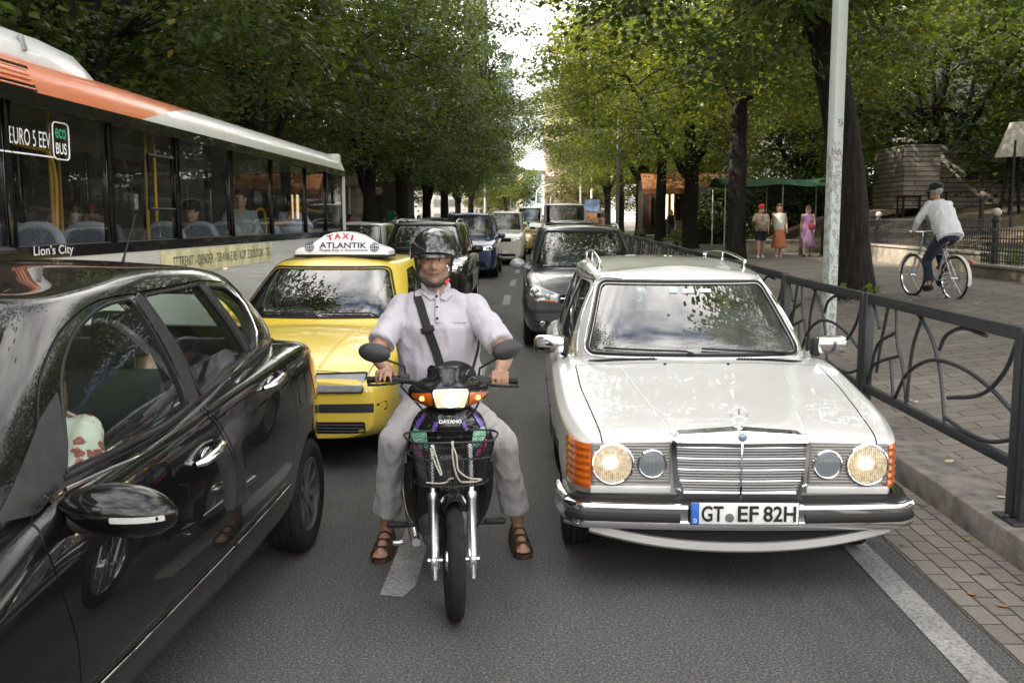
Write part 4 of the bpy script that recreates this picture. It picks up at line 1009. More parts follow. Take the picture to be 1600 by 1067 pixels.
    # mirrors
    for sg in (-1, 1):
        x = sg * .895; mb = MB(); 
        mb.box((x + sg * .0, 1.66, 1.035), (.20, .085, .115), (0, 0, sg * .18), .028); mb.tube([(sg * .78, 1.72, .965), (sg * .84, 1.69, .99)], .022, 8)
        mr = mb.build('wing_mirror', M_CHROME, root, 40)
        MB().box((x - sg * .095, 1.665, 1.02), (.05, .095, .12), (0, 0, sg * .1), .02).build('mirror_foot', M_RUB, mr, 40)
    # wipers
    wiper(S, root, (-.02, 1.003), (-.06, 1.02), (-.56, 1.03)); wiper(S, root, (.585, 1.003), (.50, 1.012), (.04, 1.035))
    # roof rails
    for sg in (1, -1):
        rb = MB(); ys = [2.55, 3.35, 4.1]; P = []
        for yy in ys:
            f = S.pt(sg * .52, yy, 'z', 1, 0); rb.lathe([(.028, -.01), (.024, .006), (.012, .02), (.010, .055)], 12, Matrix.Translation(f) @ Matrix.Diagonal((.8, 1.5, 1, 1)))
            P.append(f + V(0, .02 if yy < 3 else 0, .066))
        rb.tube(crom([P[0] + V(0, -.05, -.030), P[0], P[1], P[2], P[2] + V(0, .05, -.03)], 6), .0105, 8); rb.build('roof_rail', M_CHROME, root, 40)
    # stickers on the screen
    for x, z, w, h, c in ((-.075, 1.366, .05, .036, 'sticker_a'), (.025, 1.359, .075, .024, 'sticker_b'), (.14, 1.361, .075, .02, 'sticker_c')):
        link('screen_sticker', S.patch([(x - w / 2, z - h / 2), (x + w / 2, z - h / 2), (x + w / 2, z + h / 2), (x - w / 2, z + h / 2)], 'y', -1, -.006, 0, .05), root, mat('pale sticker ' + c, (.45, .62, .62) if c == 'sticker_a' else (.72, .76, .76), .5, var=.25, vscale=70))
    # interior
    MB().box((0, 1.72, .85), (1.40, .42, .2), (.1, 0, 0), .05).build('dashboard', M_PLAST, root, 40)
    seat(root, -.36, 2.55, .5); seat(root, .36, 2.55, .5)
    b = MB().box((0, 3.4, .55), (1.3, .5, .2), None, .05); b.box((0, 3.62, .8), (1.3, .14, .5), (-.2, 0, 0), .05); b.build('rear_bench', M_SEAT, root, 40)
    steering(root, .36, 2.08, .93)
    ib = MB(); ib.box((0.0, 2.06, 1.31), (.2, .03, .055), None, .012); ib.build('inside_mirror', M_RUB, root, 40)
    return root, S
ESTATE, ES = car_estate()
# ================================================================ other cars
def modern(p):
    """parametric car. keys: L W H, yc zc (cowl), yh (header), yr (roof end), yt (tail belt), zn (nose height), zb0 zb1 (belt front / rear), tw (roof half width), pil (list of B/C pillar positions)"""
    L, hw, H = p['L'], p['W'] / 2, p['H']; yc, zc, yh, yr, yt = p['yc'], p['zc'], p['yh'], p['yr'], p['yt']; zn, z0, z1, tw = p['zn'], p['zb0'], p['zb1'], p['tw']; zu = p.get('zu', .2); ny = p.get('nose', .0)
    hb = p.get('hoodbulge', .03); cp = p.get('taper', .80)
    def zs(y): return tab(y, [0, .12, yc * .5, yc, yc + .5, yt, L], [zn - .10, zn - .02, lerp(zn, zc, .55) - .02, z0 - .03, z0, z1 - .01, z1 - .12])
    def zt(y): return tab(y, [0, .10, yc * .5, yc, yt, L], [zn - .06, zn + .01, lerp(zn, zc, .6) + hb, zc + .01, z1 + .0, z1 - .10])
    rows = []
    for y, k, kb in ((0.0, cp - .03, .06), (.05, cp, .04), (.16, cp + .07, .02), (.38, .955, 0), (.75, .99, 0), (max(yc + .15, .95), 1, 0), (lerp(yc, yt, .5), 1, 0), (yt - .55, 1, 0), (yt - .05, .965, .0), (lerp(yt, L, .6), .92, .04), (L - .02, .86, .08), (L, .82, .12)):
        if y < .76: y += p.get('front', 0) * (1 - y / .76)
        rows.append((y, zu + kb, hw * k * .95, hw * k, hw * k * p.get('sh', .965), zs(y), zt(y)))
    low = loft(stdlower(rows, L, .05), {5: p.get('cr', .25), 6: .2}, {0: .35, 11: .3})
    wb_ = hw * p.get('bw', .90)
    B = [(0, yc, zc), (.40 * hw, yc + .03, zc), (.68 * hw, yc + .11, zc), (wb_ * .93, yc + .26, z0 + .01), (wb_ * .985, yc + .62, z0 + .02), (wb_, lerp(yc, yt, .42), lerp(z0, z1, .4)), (wb_, lerp(yc, yt, .62), lerp(z0, z1, .65)), (wb_ * .97, yt - .55, z1), (wb_ * .88, yt - .12, z1), (wb_ * .55, yt - .01, z1 - .01), (0, yt + .01, z1 - .01)]
    T = [(0, yh, H - .05), (.5 * tw, yh + .02, H - .052), (.80 * tw, yh + .08, H - .062), (tw * .95, yh + .20, H - .075), (tw, yh + .5, H - .062), (tw * 1.02, lerp(yh, yr, .45), H - .052), (tw * 1.02, lerp(yh, yr, .7), H - .055), (tw * .98, yr - .3, H - .075), (tw * .90, yr - .08, H - .095), (tw * .55, yr, H - .09), (0, yr + .01, H - .085)]
    if 'B' in p: B = p['B']
    if 'T' in p: T = p['T']
    cy = (yc + yt) / 2
    lo = [(q[0] * .96, q[1] + (.05 if q[1] < cy else -.05), q[2] - .17) for q in B]
    bl = p.get('bulge', 1.02)
    mid = [(lerp(a[0], b[0], .5) * bl, lerp(a[1], b[1], .5) + (-.02 if a[1] < yc + .2 else .012 if a[1] > yt - .2 else 0), lerp(a[2], b[2], .5) + .01) for a, b in zip(B, T)]
    T2 = [(max(0, q[0] - .04) if q[0] else 0, q[1] + (.04 if q[1] < cy else -.03), q[2] + .030) for q in T]; T3 = [(max(0, q[0] - .14) if q[0] else 0, q[1] + (.15 if q[1] < cy else -.12), q[2] + .048) for q in T]
    f = lambda a, b, t: (lerp(a[1], b[1], t), lerp(a[2], b[2], t))
    ins = p.get('wsin', .09)
    bx, tx = B[3][0] - ins + .03, T[3][0] - ins * .7; zb_, zt_ = zc + .035, H - .095
    ws = p.get('ws') or rpoly([(-bx, zb_), (bx, zb_), (tx, zt_), (-tx, zt_)], .05)
    side = p.get('side')
    if side is None:
        a0 = B[4][1] - .12; z_lo = lambda y: lerp(z0, z1, max(0, min(1, (y - yc) / (yt - yc)))) + .035; zh_ = T[5][2] - .045
        yA0, yA1 = lerp(B[3][1], B[4][1], .35), T[3][1] + .16; pl = p['pil']; side = []; edges = [None] + pl + [None]
        for i in range(len(edges) - 1):
            a, b = edges[i], edges[i + 1]
            lf_ = [(yA0, z_lo(yA0)), (yA1, zh_ - .02)] if a is None else [(a + .04, z_lo(a)), (a + .02, zh_)]
            if b is None: rt = [(yr - p.get('dr', .32), zh_ - .01), (yt - p.get('db', .42), z_lo(yt - .4))]
            else: rt = [(b - .05, zh_), (b - .05, z_lo(b))]
            side.append(rpoly([lf_[0], lf_[1], rt[0], rt[1]], .035))
    bwn = p.get('bw_') or rpoly([(-.62 * hw, z1 + .06), (.62 * hw, z1 + .06), (tw * .72, H - .17), (-tw * .72, H - .17)], .06)
    wins = [('windscreen', 'F', ws)] + [('side_window', 'S', s) for s in side] + [('tailgate_window', 'B', bwn)]
    gl = p.get('glass', M_GLASSD)
    root, S = build_car(dict(name=p['name'], label=p['label'], cat=p.get('cat', 'car'), loc=p['loc'], rz=R(p.get('rz', 0)), paint=p['paint'], lower=low, rings=[lo, B, mid, T, T2, T3], crown=p.get('crown', .015), windows=wins, wf=(yc - .4, yh + .25), wb=(yr - .25, L + .5),
        arches=[(p['ax'][0], p['wr'] + .045), (p['ax'][1], p['wr'] + .045)], archz=p['wr'] - .005, wheels=[(p['wr'], p.get('ww', .205), hw * .965, p.get('wst', 'alloy'), p.get('spk', 5))] * 2, glass=gl, panels=p.get('panels', []), lv=p.get('lv', 3), floor=p.get('floor', .42), gap=p.get('gap', .006), rim=p.get('rim'), extra_cuts=p.get('cuts', [])))
    seal(S, offpoly(ws, -.010), 'y', -1, .012, M_RUB, 'windscreen_seal', root, .0)
    for sg in (1, -1):      # black pillar covers between the side windows
        for i in range(len(side) - 1):
            A, Bq = side[i], side[i + 1]; ya = max(q[0] for q in A); yb = min(q[0] for q in Bq)
        seal(S, [(q[0], q[1]) for q in [(B[4][1], lerp(z0, z1, .1) + .02), (B[5][1], B[5][2] + .022), (B[6][1], B[6][2] + .022), (yt - p.get('db', .42), z1 + .022)]], 'x', sg, .010, M_RUB, 'window_seal', root, .0, False)
    if p.get('mirror', True):
        for sg in (1, -1):
            my = B[3][1] + .16; mz = z0 + .085; b = MB(); x = sg * (hw + .06)
            b.ball((x, my, mz), .115, 18, (1.0, .62, .72)); b.tube([(sg * (hw - .12), my + .05, mz - .07), (sg * (hw), my + .02, mz - .03)], [.04, .035], 8)
            b.build('wing_mirror', p.get('mirror_paint', p['paint']), root, 50)
    if p.get('interior', True):
        MB().box((0, yc + .42, zc - .16), (hw * 1.6, .5, .2), (.1, 0, 0), .05).build('dashboard', M_PLAST, root, 40)
        ys = p.get('seaty', lerp(yh, yr, .22)); zz = p.get('seatz', .5)
        seat(root, -hw * .42, ys, zz); seat(root, hw * .42, ys, zz)
        b = MB().box((0, ys + .95, zz + .05), (hw * 1.45, .5, .2), None, .05); b.box((0, ys + 1.18, zz + .35), (hw * 1.45, .14, .55), (-.2, 0, 0), .05); b.build('rear_bench', M_SEAT, root, 40)
        steering(root, hw * .42, yc + .72, zc - .04)
    return root, S
def sym(po): return [(-x, z) for x, z in po]
def lamp(S, root, po, lit=None, bulbs=(), depth=.03, name='headlamp', refl=None, off=.004, lens=True):
    """moulded lamp following the body: reflector, bowls and clear lens"""
    h = link(name, S.patch(po, 'y', -1, off, .01, .05), root, refl or M_REFL, None, 30)
    for (x, z, r, on) in bulbs:
        c = S.pt(x, z, 'y', -1, off + .004); T = Matrix.Translation(c) @ Matrix.Rotation(math.pi / 2, 4, 'X')
        MB().lathe([(r, -.004), (r, .006), (r * .85, .010), (r * .8, .002), (r * .4, -.003 + .006), (.001, .004)], 24, T).build('lamp_bowl', M_CHROME, h, 50)
        if on: MB().ball(c + V(0, -.008, 0), r * .62, 14, (1, .35, 1)).build('bulb', on, h, 60)
    if lens: link('lens', S.patch(po, 'y', -1, off + .016, .0, .05), h, M_LENS, None, 30)
    return h
def patch(S, root, nm, po, m, off=.003, th=.008, ax='y', sg=-1, step=.06): return link(nm, S.patch(po, ax, sg, off, th, step), root, m, None, 30)
def wp(S, root, z, hw):
    wiper(S, root, (hw * .05, z - .01), (0, z + .02), (-hw * .62, z + .015)); wiper(S, root, (hw * .70, z - .01), (hw * .62, z + .015), (hw * .08, z + .02))
def plate(S, root, z, s=None, x=0, w=.52, h=.11):
    pl = link('number_plate', S.patch([(x - w / 2, z - h / 2), (x + w / 2, z - h / 2), (x + w / 2, z + h / 2), (x - w / 2, z + h / 2)], 'y', -1, .012, .008, .1), root, M_PLATE, None, 30); return pl
# ---------------------------------------------------------------- black hatchback in the foreground
M_BLACK = paint('black paint', (.0035, .0035, .004), .22, 0, 1, .0)
B_ = [(0, .10, 1.0), (.36, .14, 1.0), (.62, .25, 1.0), (.785, .44, 1.01), (.825, .86, 1.03), (.838, 1.55, 1.065), (.842, 2.15, 1.135), (.825, 2.75, 1.20), (.735, 3.34, 1.19), (.46, 3.50, 1.17), (0, 3.53, 1.17)]
T_ = [(0, 1.06, 1.555), (.30, 1.08, 1.553), (.48, 1.13, 1.545), (.580, 1.26, 1.53), (.625, 1.62, 1.575), (.645, 2.0, 1.598), (.645, 2.4, 1.592), (.625, 2.80, 1.555), (.57, 3.06, 1.49), (.34, 3.16, 1.475), (0, 3.18, 1.475)]
fwA = rpoly([(.88, 1.068), (1.30, 1.062), (1.60, 1.085), (1.735, 1.10), (1.67, 1.525), (1.50, 1.52), (1.27, 1.455), (1.04, 1.32)], [.03, .1, .1, .03, .03, .12, .18, .2], 8)
rwA = rpoly([(1.885, 1.135), (1.775, 1.53), (2.30, 1.54), (2.475, 1.215)], .025)
qwA = rpoly([(2.56, 1.235), (2.395, 1.53), (2.62, 1.505), (2.735, 1.44), (2.745, 1.33), (2.67, 1.25)], .03)
dFA = rpoly([(.66, .93), (.70, .77), (.76, .60), (.78, .46), (.80, .30), (2.06, .30), (2.09, .49), (2.115, .76), (2.06, .87), (1.93, 1.02), (1.83, 1.12), (1.735, 1.548), (1.48, 1.545), (1.2, 1.465), (.93, 1.31), (.76, 1.10)], [.02] * 12 + [.15, .2, .25, .1], 8)
dRA = rpoly([(2.085, .30), (2.115, .49), (2.14, .765), (2.085, .88), (1.955, 1.035), (1.85, 1.13), (1.755, 1.55), (2.36, 1.56), (2.66, 1.535), (2.79, 1.45), (2.80, 1.30), (2.95, 1.12), (3.06, .93), (3.09, .80), (2.96, .52), (2.90, .30)], .02)
M_GLASSA = glassmat('hatch side glass', (.95, 1., .99), 0, .008, .98, .97)
AC, AS = modern(dict(name='hatchback_car', label='glossy black hatchback filling the lower left corner, its driver in a floral top', loc=(-2.225, 2.0, 0), rz=-2., paint=M_BLACK, L=3.92, W=1.76, H=1.61, yc=.28, zc=1.02, yh=1.06, yr=3.18, yt=3.52, zn=.78, zb0=1.03, zb1=1.19, tw=.64, B=B_, T=T_, side=[fwA, rwA, qwA],
    ax=(.26, 3.40), front=-.55, wr=.312, ww=.2, spk=9, panels=[('front_door', 'S', dFA, None), ('rear_door', 'S', dRA, None)], gap=.007, glass=M_GLASSA, mirror=False, crown=.03, bulge=1.035, seaty=2.02, seatz=.58, ws=rpoly([(-.66, 1.055), (.66, 1.055), (.50, 1.495), (-.50, 1.495)], .05), cr=.1, sh=.975,
    rim=mat('dull alloy', (.22, .22, .235), .3, .9)))
for sg in (1,):
    patch(AS, AC, 'pillar_cover', [(1.765, 1.115), (1.70, 1.535), (1.765, 1.54), (1.865, 1.135)], M_PLAST, .001, .002, 'x', sg, .05)
    patch(AS, AC, 'pillar_cover', [(2.50, 1.225), (2.33, 1.54), (2.385, 1.54), (2.545, 1.235)], M_PLAST, .001, .002, 'x', sg, .05)
    sl_p = patch(AS, AC, 'sail_panel', rpoly([(.56, 1.02), (.72, 1.0), (.86, 1.06), (1.01, 1.30), (.88, 1.24), (.70, 1.12)], .015), M_PLAST, .003, .004, 'x', sg, .05)
    seal(AS, [(.86, 1.035), (1.3, 1.030), (1.6, 1.052), (1.9, 1.10), (2.2, 1.155), (2.5, 1.205), (2.66, 1.225), (2.75, 1.29), (2.785, 1.42), (2.74, 1.50)], 'x', sg, .0085, M_CHROME, 'belt_trim', AC, .002, False, sx=.6)
    for po in (fwA, rwA, qwA): seal(AS, offpoly(po, -.006), 'x', sg, .006, M_RUB, 'window_seal', AC, -.001)
    for yy, zz in ((1.80, .925), (2.70, 1.065)):
        p = AS.pt(yy, zz, 'x', sg, 0); hb = MB(); k = .0
        hb.tube([p + V(sg * .006, -.115, -.022), p + V(sg * .034, -.095, -.014), p + V(sg * .046, 0, 0), p + V(sg * .038, .085, .014), p + V(sg * .006, .11, .02)], [.011, .017, .019, .017, .011], 10, sx=1.)
        hb.ball(p + V(sg * .004, .0, -.012), .05, 16, (.16, 1.25, .62)); hb.build('door_handle', M_CHROME, AC, 60)
    link('side_strip', AS.patch([(.85, .395), (2.07, .425), (2.07, .452), (.85, .418)], 'x', sg, .004, .010, .06), AC, M_BLACK, None, 30); link('side_strip', AS.patch([(2.10, .427), (2.9, .47), (2.9, .492), (2.10, .453)], 'x', sg, .004, .010, .06), AC, M_BLACK, None, 30)
    seal(AS, [(.85, .424), (2.06, .458)], 'x', sg, .0035, M_CHROME, 'strip_trim', AC, .014, False); seal(AS, [(2.10, .459), (2.92, .498)], 'x', sg, .0035, M_CHROME, 'strip_trim', AC, .014, False)
    # mirror
    mb = MB(); prof = []
    pts = [(.80, .0), (.86, .055), (.93, .080), (1.02, .085), (1.09, .070), (1.135, .040), (1.15, .008)]
    n = 20
    for i, (x, r) in enumerate(pts):
        for k in range(n):
            t = 2 * math.pi * k / n; mb.v.append((x, .80 + .03 * (i / 6) + max(r, .004) * 1.05 * math.cos(t) * (1.0 if math.cos(t) < 0 else .45), 1.005 - .006 * i + max(r, .004) * 1.0 * math.sin(t)))
    for i in range(len(pts) - 1):
        for k in range(n): mb.f.append((i * n + k, i * n + (k + 1) % n, (i + 1) * n + (k + 1) % n, (i + 1) * n + k))
    mb.f.append(tuple(range(n))); mb.f.append(tuple(range((len(pts) - 1) * n, len(pts) * n))); me = mb.me(); fixn(me); me = subsurf(me, 1); mr = link('wing_mirror', me, AC, M_BLACK, None, 60)
    ms = Surf(me); lm = ms.patch(rpoly([(.99, .972), (1.13, .968), (1.128, .985), (.99, .962 + .028)], .006), 'y', -1, .002, .006, .02); link('mirror_indicator', lm, mr, mat('clear indicator', (.62, .62, .60), .15, .3, coat=1), None, 40)
    mf = MB().tube([(.76, .84, .955), (.84, .82, .955), (.93, .81, .945)], [.05, .04, .03], 10).build('mirror_foot', M_PLAST, mr, 50)
    # badge lettering
    p0, nrm, d = AS.hit(.76, 1.04, 'x', sg); M = Matrix.Translation(p0 + V(.012, 0, 0)) @ Matrix(((0, 0, 1, 0), (.97, -.22, 0, 0), (.22, .97, 0, 0), (0, 0, 0, 1)))
    text('ELEGANCE', .13, .02, M, M_CHROME, 'lettering', sl_p, .012, 0)
    # tail lamp, flap
    link('tail_lamp', AS.patch(rpoly([(3.50, 1.13), (3.66, .98), (3.74, .80), (3.62, .80), (3.50, .98)], .02), 'x', sg, .003, .008, .04), AC, M_RED, None, 30)
    seal(AS, rpoly([(3.16, .86), (3.34, .86), (3.34, 1.0), (3.16, 1.0)], .05), 'x', sg, .003, M_RUB, 'fuel_flap', AC, .0)
MB().tube([(0, 3.0, 1.57), (.0, 3.06, 1.66), (0, 3.2, 1.85)], [.012, .005, .003], 8).build('aerial', M_RUB, AC, 60)
wp(AS, AC, 1.06, .8)
# ---------------------------------------------------------------- yellow taxi
M_YEL = paint('taxi yellow', (.70, .51, .055), .3, 0, .9, .10)
hood = rpoly([(-.66, .10), (.66, .10), (.735, .6), (.755, 1.14), (.4, 1.02), (0, .99), (-.4, 1.02), (-.755, 1.14), (-.735, .6)], .03)
TX, TS = modern(dict(name='taxi_car', label='yellow taxi saloon with white rooftop sign, right behind the black hatchback', cat='taxi', loc=(-1.905, 7.03, 0), rz=-2.2, paint=M_YEL, L=4.5, W=1.74, H=1.50, yc=1.02, zc=1.0, yh=1.72, yr=3.55, yt=4.15, zn=.745, zb0=.975, zb1=1.02, tw=.60, pil=[2.42, 3.28], ax=(.86, 3.37), wr=.31,
    panels=[('bonnet', 'Z', hood, (.6, 1.2))], glass={'*': M_GLASSD, 'windscreen': glassmat('taxi screen', (.72, .77, .77), 0, .03, .8, 1.42)}, hoodbulge=.035, taper=.86, cr=.4, sh=.97))
for sg in (1, -1):
    X = lambda po: [(sg * x, z) for x, z in po]
    lamp(TS, TX, X(rpoly([(.24, .595), (.64, .600), (.655, .728), (.25, .722)], .015)), None, (), refl=mat('dusk reflector', (.24, .25, .255), .38, .0, coat=.35, var=.2, vscale=14), lens=False)
    seal(TS, X(rpoly([(.24, .595), (.64, .600), (.655, .728), (.25, .722)], .015)), 'y', -1, .0065, M_RUB, 'lamp_seal', TX, .012)
    patch(TS, TX, 'indicator', X(rpoly([(.665, .602), (.76, .608), (.745, .722), (.665, .728)], .012)), mat('clear indicator', (.62, .62, .60), .15, .3, coat=1))
    patch(TS, TX, 'bumper_strip', X(rpoly([(.32, .448), (.79, .455), (.79, .520), (.32, .510)], .012)), M_PLAST, .004, .02)
    patch(TS, TX, 'lower_intake', X(rpoly([(.30, .295), (.66, .30), (.655, .385), (.30, .38)], .02)), M_UNDER, .002, .004)
    lb = MB()
    for z in (.315, .337, .36): lb.tube([TS.pt(sg * x, z, 'y', -1, .008) for x in np.linspace(.31, .65, 8)], .005, 5)
    lb.build('intake_bars', M_PLAST, TX, 40)
    # bonnet creases
    MB().tube([TS.pt(sg * lerp(.30, .46, t), lerp(.14, 1.0, t), 'z', 1, -.008) for t in np.linspace(0, 1, 16)], .014, 6).build('bonnet_ridge', M_YEL, TX, 70)
patch(TS, TX, 'bumper_strip', [(-.31, .448), (.31, .448), (.31, .512), (-.31, .512)], M_PLAST, .004, .02)
patch(TS, TX, 'grille', rpoly([(-.21, .58), (.21, .58), (.235, .725), (.10, .745), (-.10, .745), (-.235, .725)], .02), M_UNDER, .004, .012)
gb = MB()
for k in range(15):
    x = -.18 + k * .0257; gb.tube([TS.pt(x, z, 'y', -1, .02) for z in (.595, .65, .715)], .005, 5)
gb.build('grille_bars', M_PLAST, TX, 40); seal(TS, rpoly([(-.21, .58), (.21, .58), (.235, .725), (.10, .745), (-.10, .745), (-.235, .725)], .02), 'y', -1, .008, M_CHROME, 'grille_frame', TX, .012)
plate(TS, TX, .37); wp(TS, TX, 1.045, .75)
# rooftop sign
def taxi_sign():
    out = [(-.425, 0), (.425, 0), (.425, .035), (.40, .055), (.34, .075), (.28, .095), (.22, .135), (.16, .175), (.08, .200), (0, .207), (-.08, .200), (-.16, .175), (-.22, .135), (-.28, .095), (-.34, .075), (-.40, .055), (-.425, .035)]
    b = MB(); n = len(out); lay = [(0, 1.0), (-.055, .985), (-.065, .96)]
    rings = [(.05, 1, 0), (-.03, 1.0, 0), (-.055, .985, .002), (-.06, .96, .005)]
    for y, s, dz in [(.18, .96, .005), (.175, .985, .002), (.15, 1, 0)] + [(-.15 + .0, 1, 0), (-.175, .985, .002), (-.18, .96, .005)]:
        for x, z in out: b.v.append((x * s, y * (1 - .55 * z / .207 * .5) , z * s + dz))
    for i in range(5):
        for k in range(n): b.f.append((i * n + k, i * n + (k + 1) % n, (i + 1) * n + (k + 1) % n, (i + 1) * n + k))
    b.f.append(tuple(range(n))); b.f.append(tuple(range(5 * n, 6 * n))); me = b.me(); fixn(me); return me
zr = TS.pt(.0, 2.05, 'z', 1, 0).z
sgn = link('roof_sign', taxi_sign(), TX, mat('white sign plastic', (.74, .74, .73), .3, coat=.4, var=.06, vscale=12), (.06, 2.05, zr + .028), 30)
MB().box((0, 0, -.012), (.86, .36, .02), None, .004).build('sign_base', M_RUB, sgn, 30)
def SM(x, z, w=0): 
    y = -.18 * (1 - .275 * z / .207); return Matrix.Translation((x, y - .006, z)) @ Matrix.Rotation(math.pi / 2 - .24, 4, 'X')
RED_ = mat('red lettering', (.50, .02, .025), .4); NAVY = mat('navy lettering', (.03, .03, .09), .4)
for i, (c, x, z, a) in enumerate((('T', -.105, .152, .28), ('A', -.038, .166, .10), ('X', .035, .167, -.08), ('I', .095, .153, -.24))):
    text(c, .062 if c != 'I' else .017, .052, SM(x, z) @ Matrix.Rotation(a, 4, 'Z'), RED_, 'lettering', sgn, .025, 0)
text('ATLANTIK', .43, .052, SM(.015, .086), NAVY, 'lettering', sgn, .02, 0); text('Fuqia Juaj e Sigurimeve', .44, .028, SM(.02, .040), NAVY, 'lettering', sgn, .012, 0, shear=.3)
for x in (-.29, .30):
    g = MB(); M = SM(x, .068)
    for rx in (1, .55, .08): g.tube([M @ V(.04 * rx * math.cos(t), .04 * math.sin(t), 0) for t in np.linspace(0, 2 * math.pi, 28, endpoint=False)], .0022, 5, closed=True)
    for h in (-.022, 0.022): w = math.sqrt(.04 ** 2 - h * h); g.tube([M @ V(-w, h, 0), M @ V(w, h, 0)], .002, 5)
    gg = g.build('globe_emblem', NAVY, sgn, 60); text('ATLANTIK', .082, .017, SM(x, .068) @ Matrix.Translation((0, 0, .004)), NAVY, 'lettering', gg, .03, 0)
# ---------------------------------------------------------------- grey people carrier behind the estate
M_GREY = paint('metallic grey', (.085, .09, .10), .34, .75, 1, .10)
hoodT = rpoly([(-.60, .12), (.60, .12), (.70, .55), (.70, .98), (.4, .84), (0, .80), (-.4, .84), (-.70, .98), (-.70, .55)], .04)
TR, RS = modern(dict(name='people_carrier_car', label='grey people carrier with roof bars directly behind the white estate car', loc=(.655, 13.4, .05), rz=.6, paint=M_GREY, L=4.4, W=1.80, H=1.70, yc=.80, zc=1.09, yh=1.62, yr=3.75, yt=4.20, zn=.86, zb0=1.06, zb1=1.10, tw=.64, pil=[2.35, 3.25], ax=(.92, 3.6), wr=.322, panels=[('bonnet', 'Z', hoodT, (.6, 1.3))], glass={'*': M_GLASSD, 'windscreen': glassmat('carrier screen', (.75, .80, .80), 0, .03, .8, 1.42)}, taper=.83, seatz=.62, mirror_paint=mat('mirror grey', (.30, .31, .33), .35, .3, coat=.8)))
for sg in (1, -1):
    X = lambda po: [(sg * x, z) for x, z in po]
    lamp(RS, TR, X(rpoly([(.40, .675), (.72, .70), (.80, .80), (.79, .895), (.70, .90), (.40, .79)], .03)), None, [(sg * .71, .805, .075, None), (sg * .54, .745, .045, None)])
    patch(RS, TR, 'indicator', X(rpoly([(.44, .680), (.66, .700), (.66, .715), (.44, .697)], .004)), M_AMBER, .022, .002)
    fg = patch(RS, TR, 'fog_lamp', X(rpoly([(.50, .33), (.70, .345), (.72, .42), (.52, .43)], .03)), M_UNDER, .003, .006)
    c = RS.pt(sg * .61, .385, 'y', -1, .006); MB().lathe([(.038, -.004), (.038, .006), (.03, .008), (.001, .002)], 20, Matrix.Translation(c) @ Matrix.Rotation(math.pi / 2, 4, 'X')).build('lamp_bowl', M_CHROME, fg, 50)
    rb = MB(); P = [RS.pt(sg * .56, yy, 'z', 1, .035) for yy in (1.95, 2.4, 2.9, 3.4, 3.7)]; rb.tube([P[0] - V(0, .12, .05)] + P + [P[-1] + V(0, .1, -.05)], .016, 8); rb.build('roof_bar', M_ALU, TR, 60)
patch(RS, TR, 'grille', rpoly([(-.38, .665), (.38, .665), (.37, .80), (.10, .84), (-.10, .84), (-.37, .80)], .02), M_UNDER, .003, .008)
seal(RS, [(-.37, .73), (0, .735), (.37, .73)], 'y', -1, .012, M_CHROME, 'grille_bar', TR, .012, False); patch(RS, TR, 'bumper_strip', rpoly([(-.78, .53), (.78, .53), (.78, .575), (-.78, .575)], .01), M_PLAST, .004, .012)
patch(RS, TR, 'lower_intake', rpoly([(-.45, .30), (.45, .30), (.42, .43), (-.42, .43)], .03), M_UNDER, .003, .006); plate(RS, TR, .50); wp(RS, TR, 1.13, .8)
# ---------------------------------------------------------------- dark SUV behind the taxi
M_DARK = paint('dark brown black paint', (.012, .010, .009), .25, .2, 1, .06)
SV, SS = modern(dict(name='suv_car', label='dark SUV behind the taxi and the scooter rider, one headlamp lit', loc=(-2.17, 17.6, .08), rz=.8, paint=M_DARK, L=4.65, W=1.89, H=1.74, yc=1.12, zc=1.16, yh=1.75, yr=4.05, yt=4.45, zn=.98, zb0=1.12, zb1=1.17, tw=.66, pil=[2.55, 3.5], ax=(.92, 3.62), wr=.36, glass={'*': M_GLASSD, 'windscreen': glassmat('suv screen', (.70, .74, .74), 0, .03, .75, 1.42)}, taper=.84, seatz=.7, zu=.26))
for sg in (1, -1):
    X = lambda po: [(sg * x, z) for x, z in po]
    lamp(SS, SV, X(rpoly([(.46, .84), (.80, .86), (.80, .97), (.60, .985), (.46, .94)], .03)), None, [(sg * .67, .91, .065, M_LIT if sg > 0 else None)])
    rb = MB(); P = [SS.pt(sg * .58, yy, 'z', 1, .045) for yy in (2.0, 2.6, 3.2, 3.8)]; rb.tube([P[0] - V(0, .15, .05)] + P + [P[-1] + V(0, .1, -.05)], .02, 8); rb.build('roof_bar', M_ALU, SV, 60)
patch(SS, SV, 'grille', rpoly([(-.42, .70), (.42, .70), (.44, .93), (-.44, .93)], .03), M_UNDER, .003, .01)
for z in (.76, .83, .89): seal(SS, [(-.42, z), (0, z), (.42, z)], 'y', -1, .012, M_CHROME, 'grille_bar', SV, .012, False)
patch(SS, SV, 'lower_intake', rpoly([(-.7, .34), (.7, .34), (.66, .50), (-.66, .50)], .04), M_PLAST, .003, .01); plate(SS, SV, .60); wp(SS, SV, 1.2, .85)
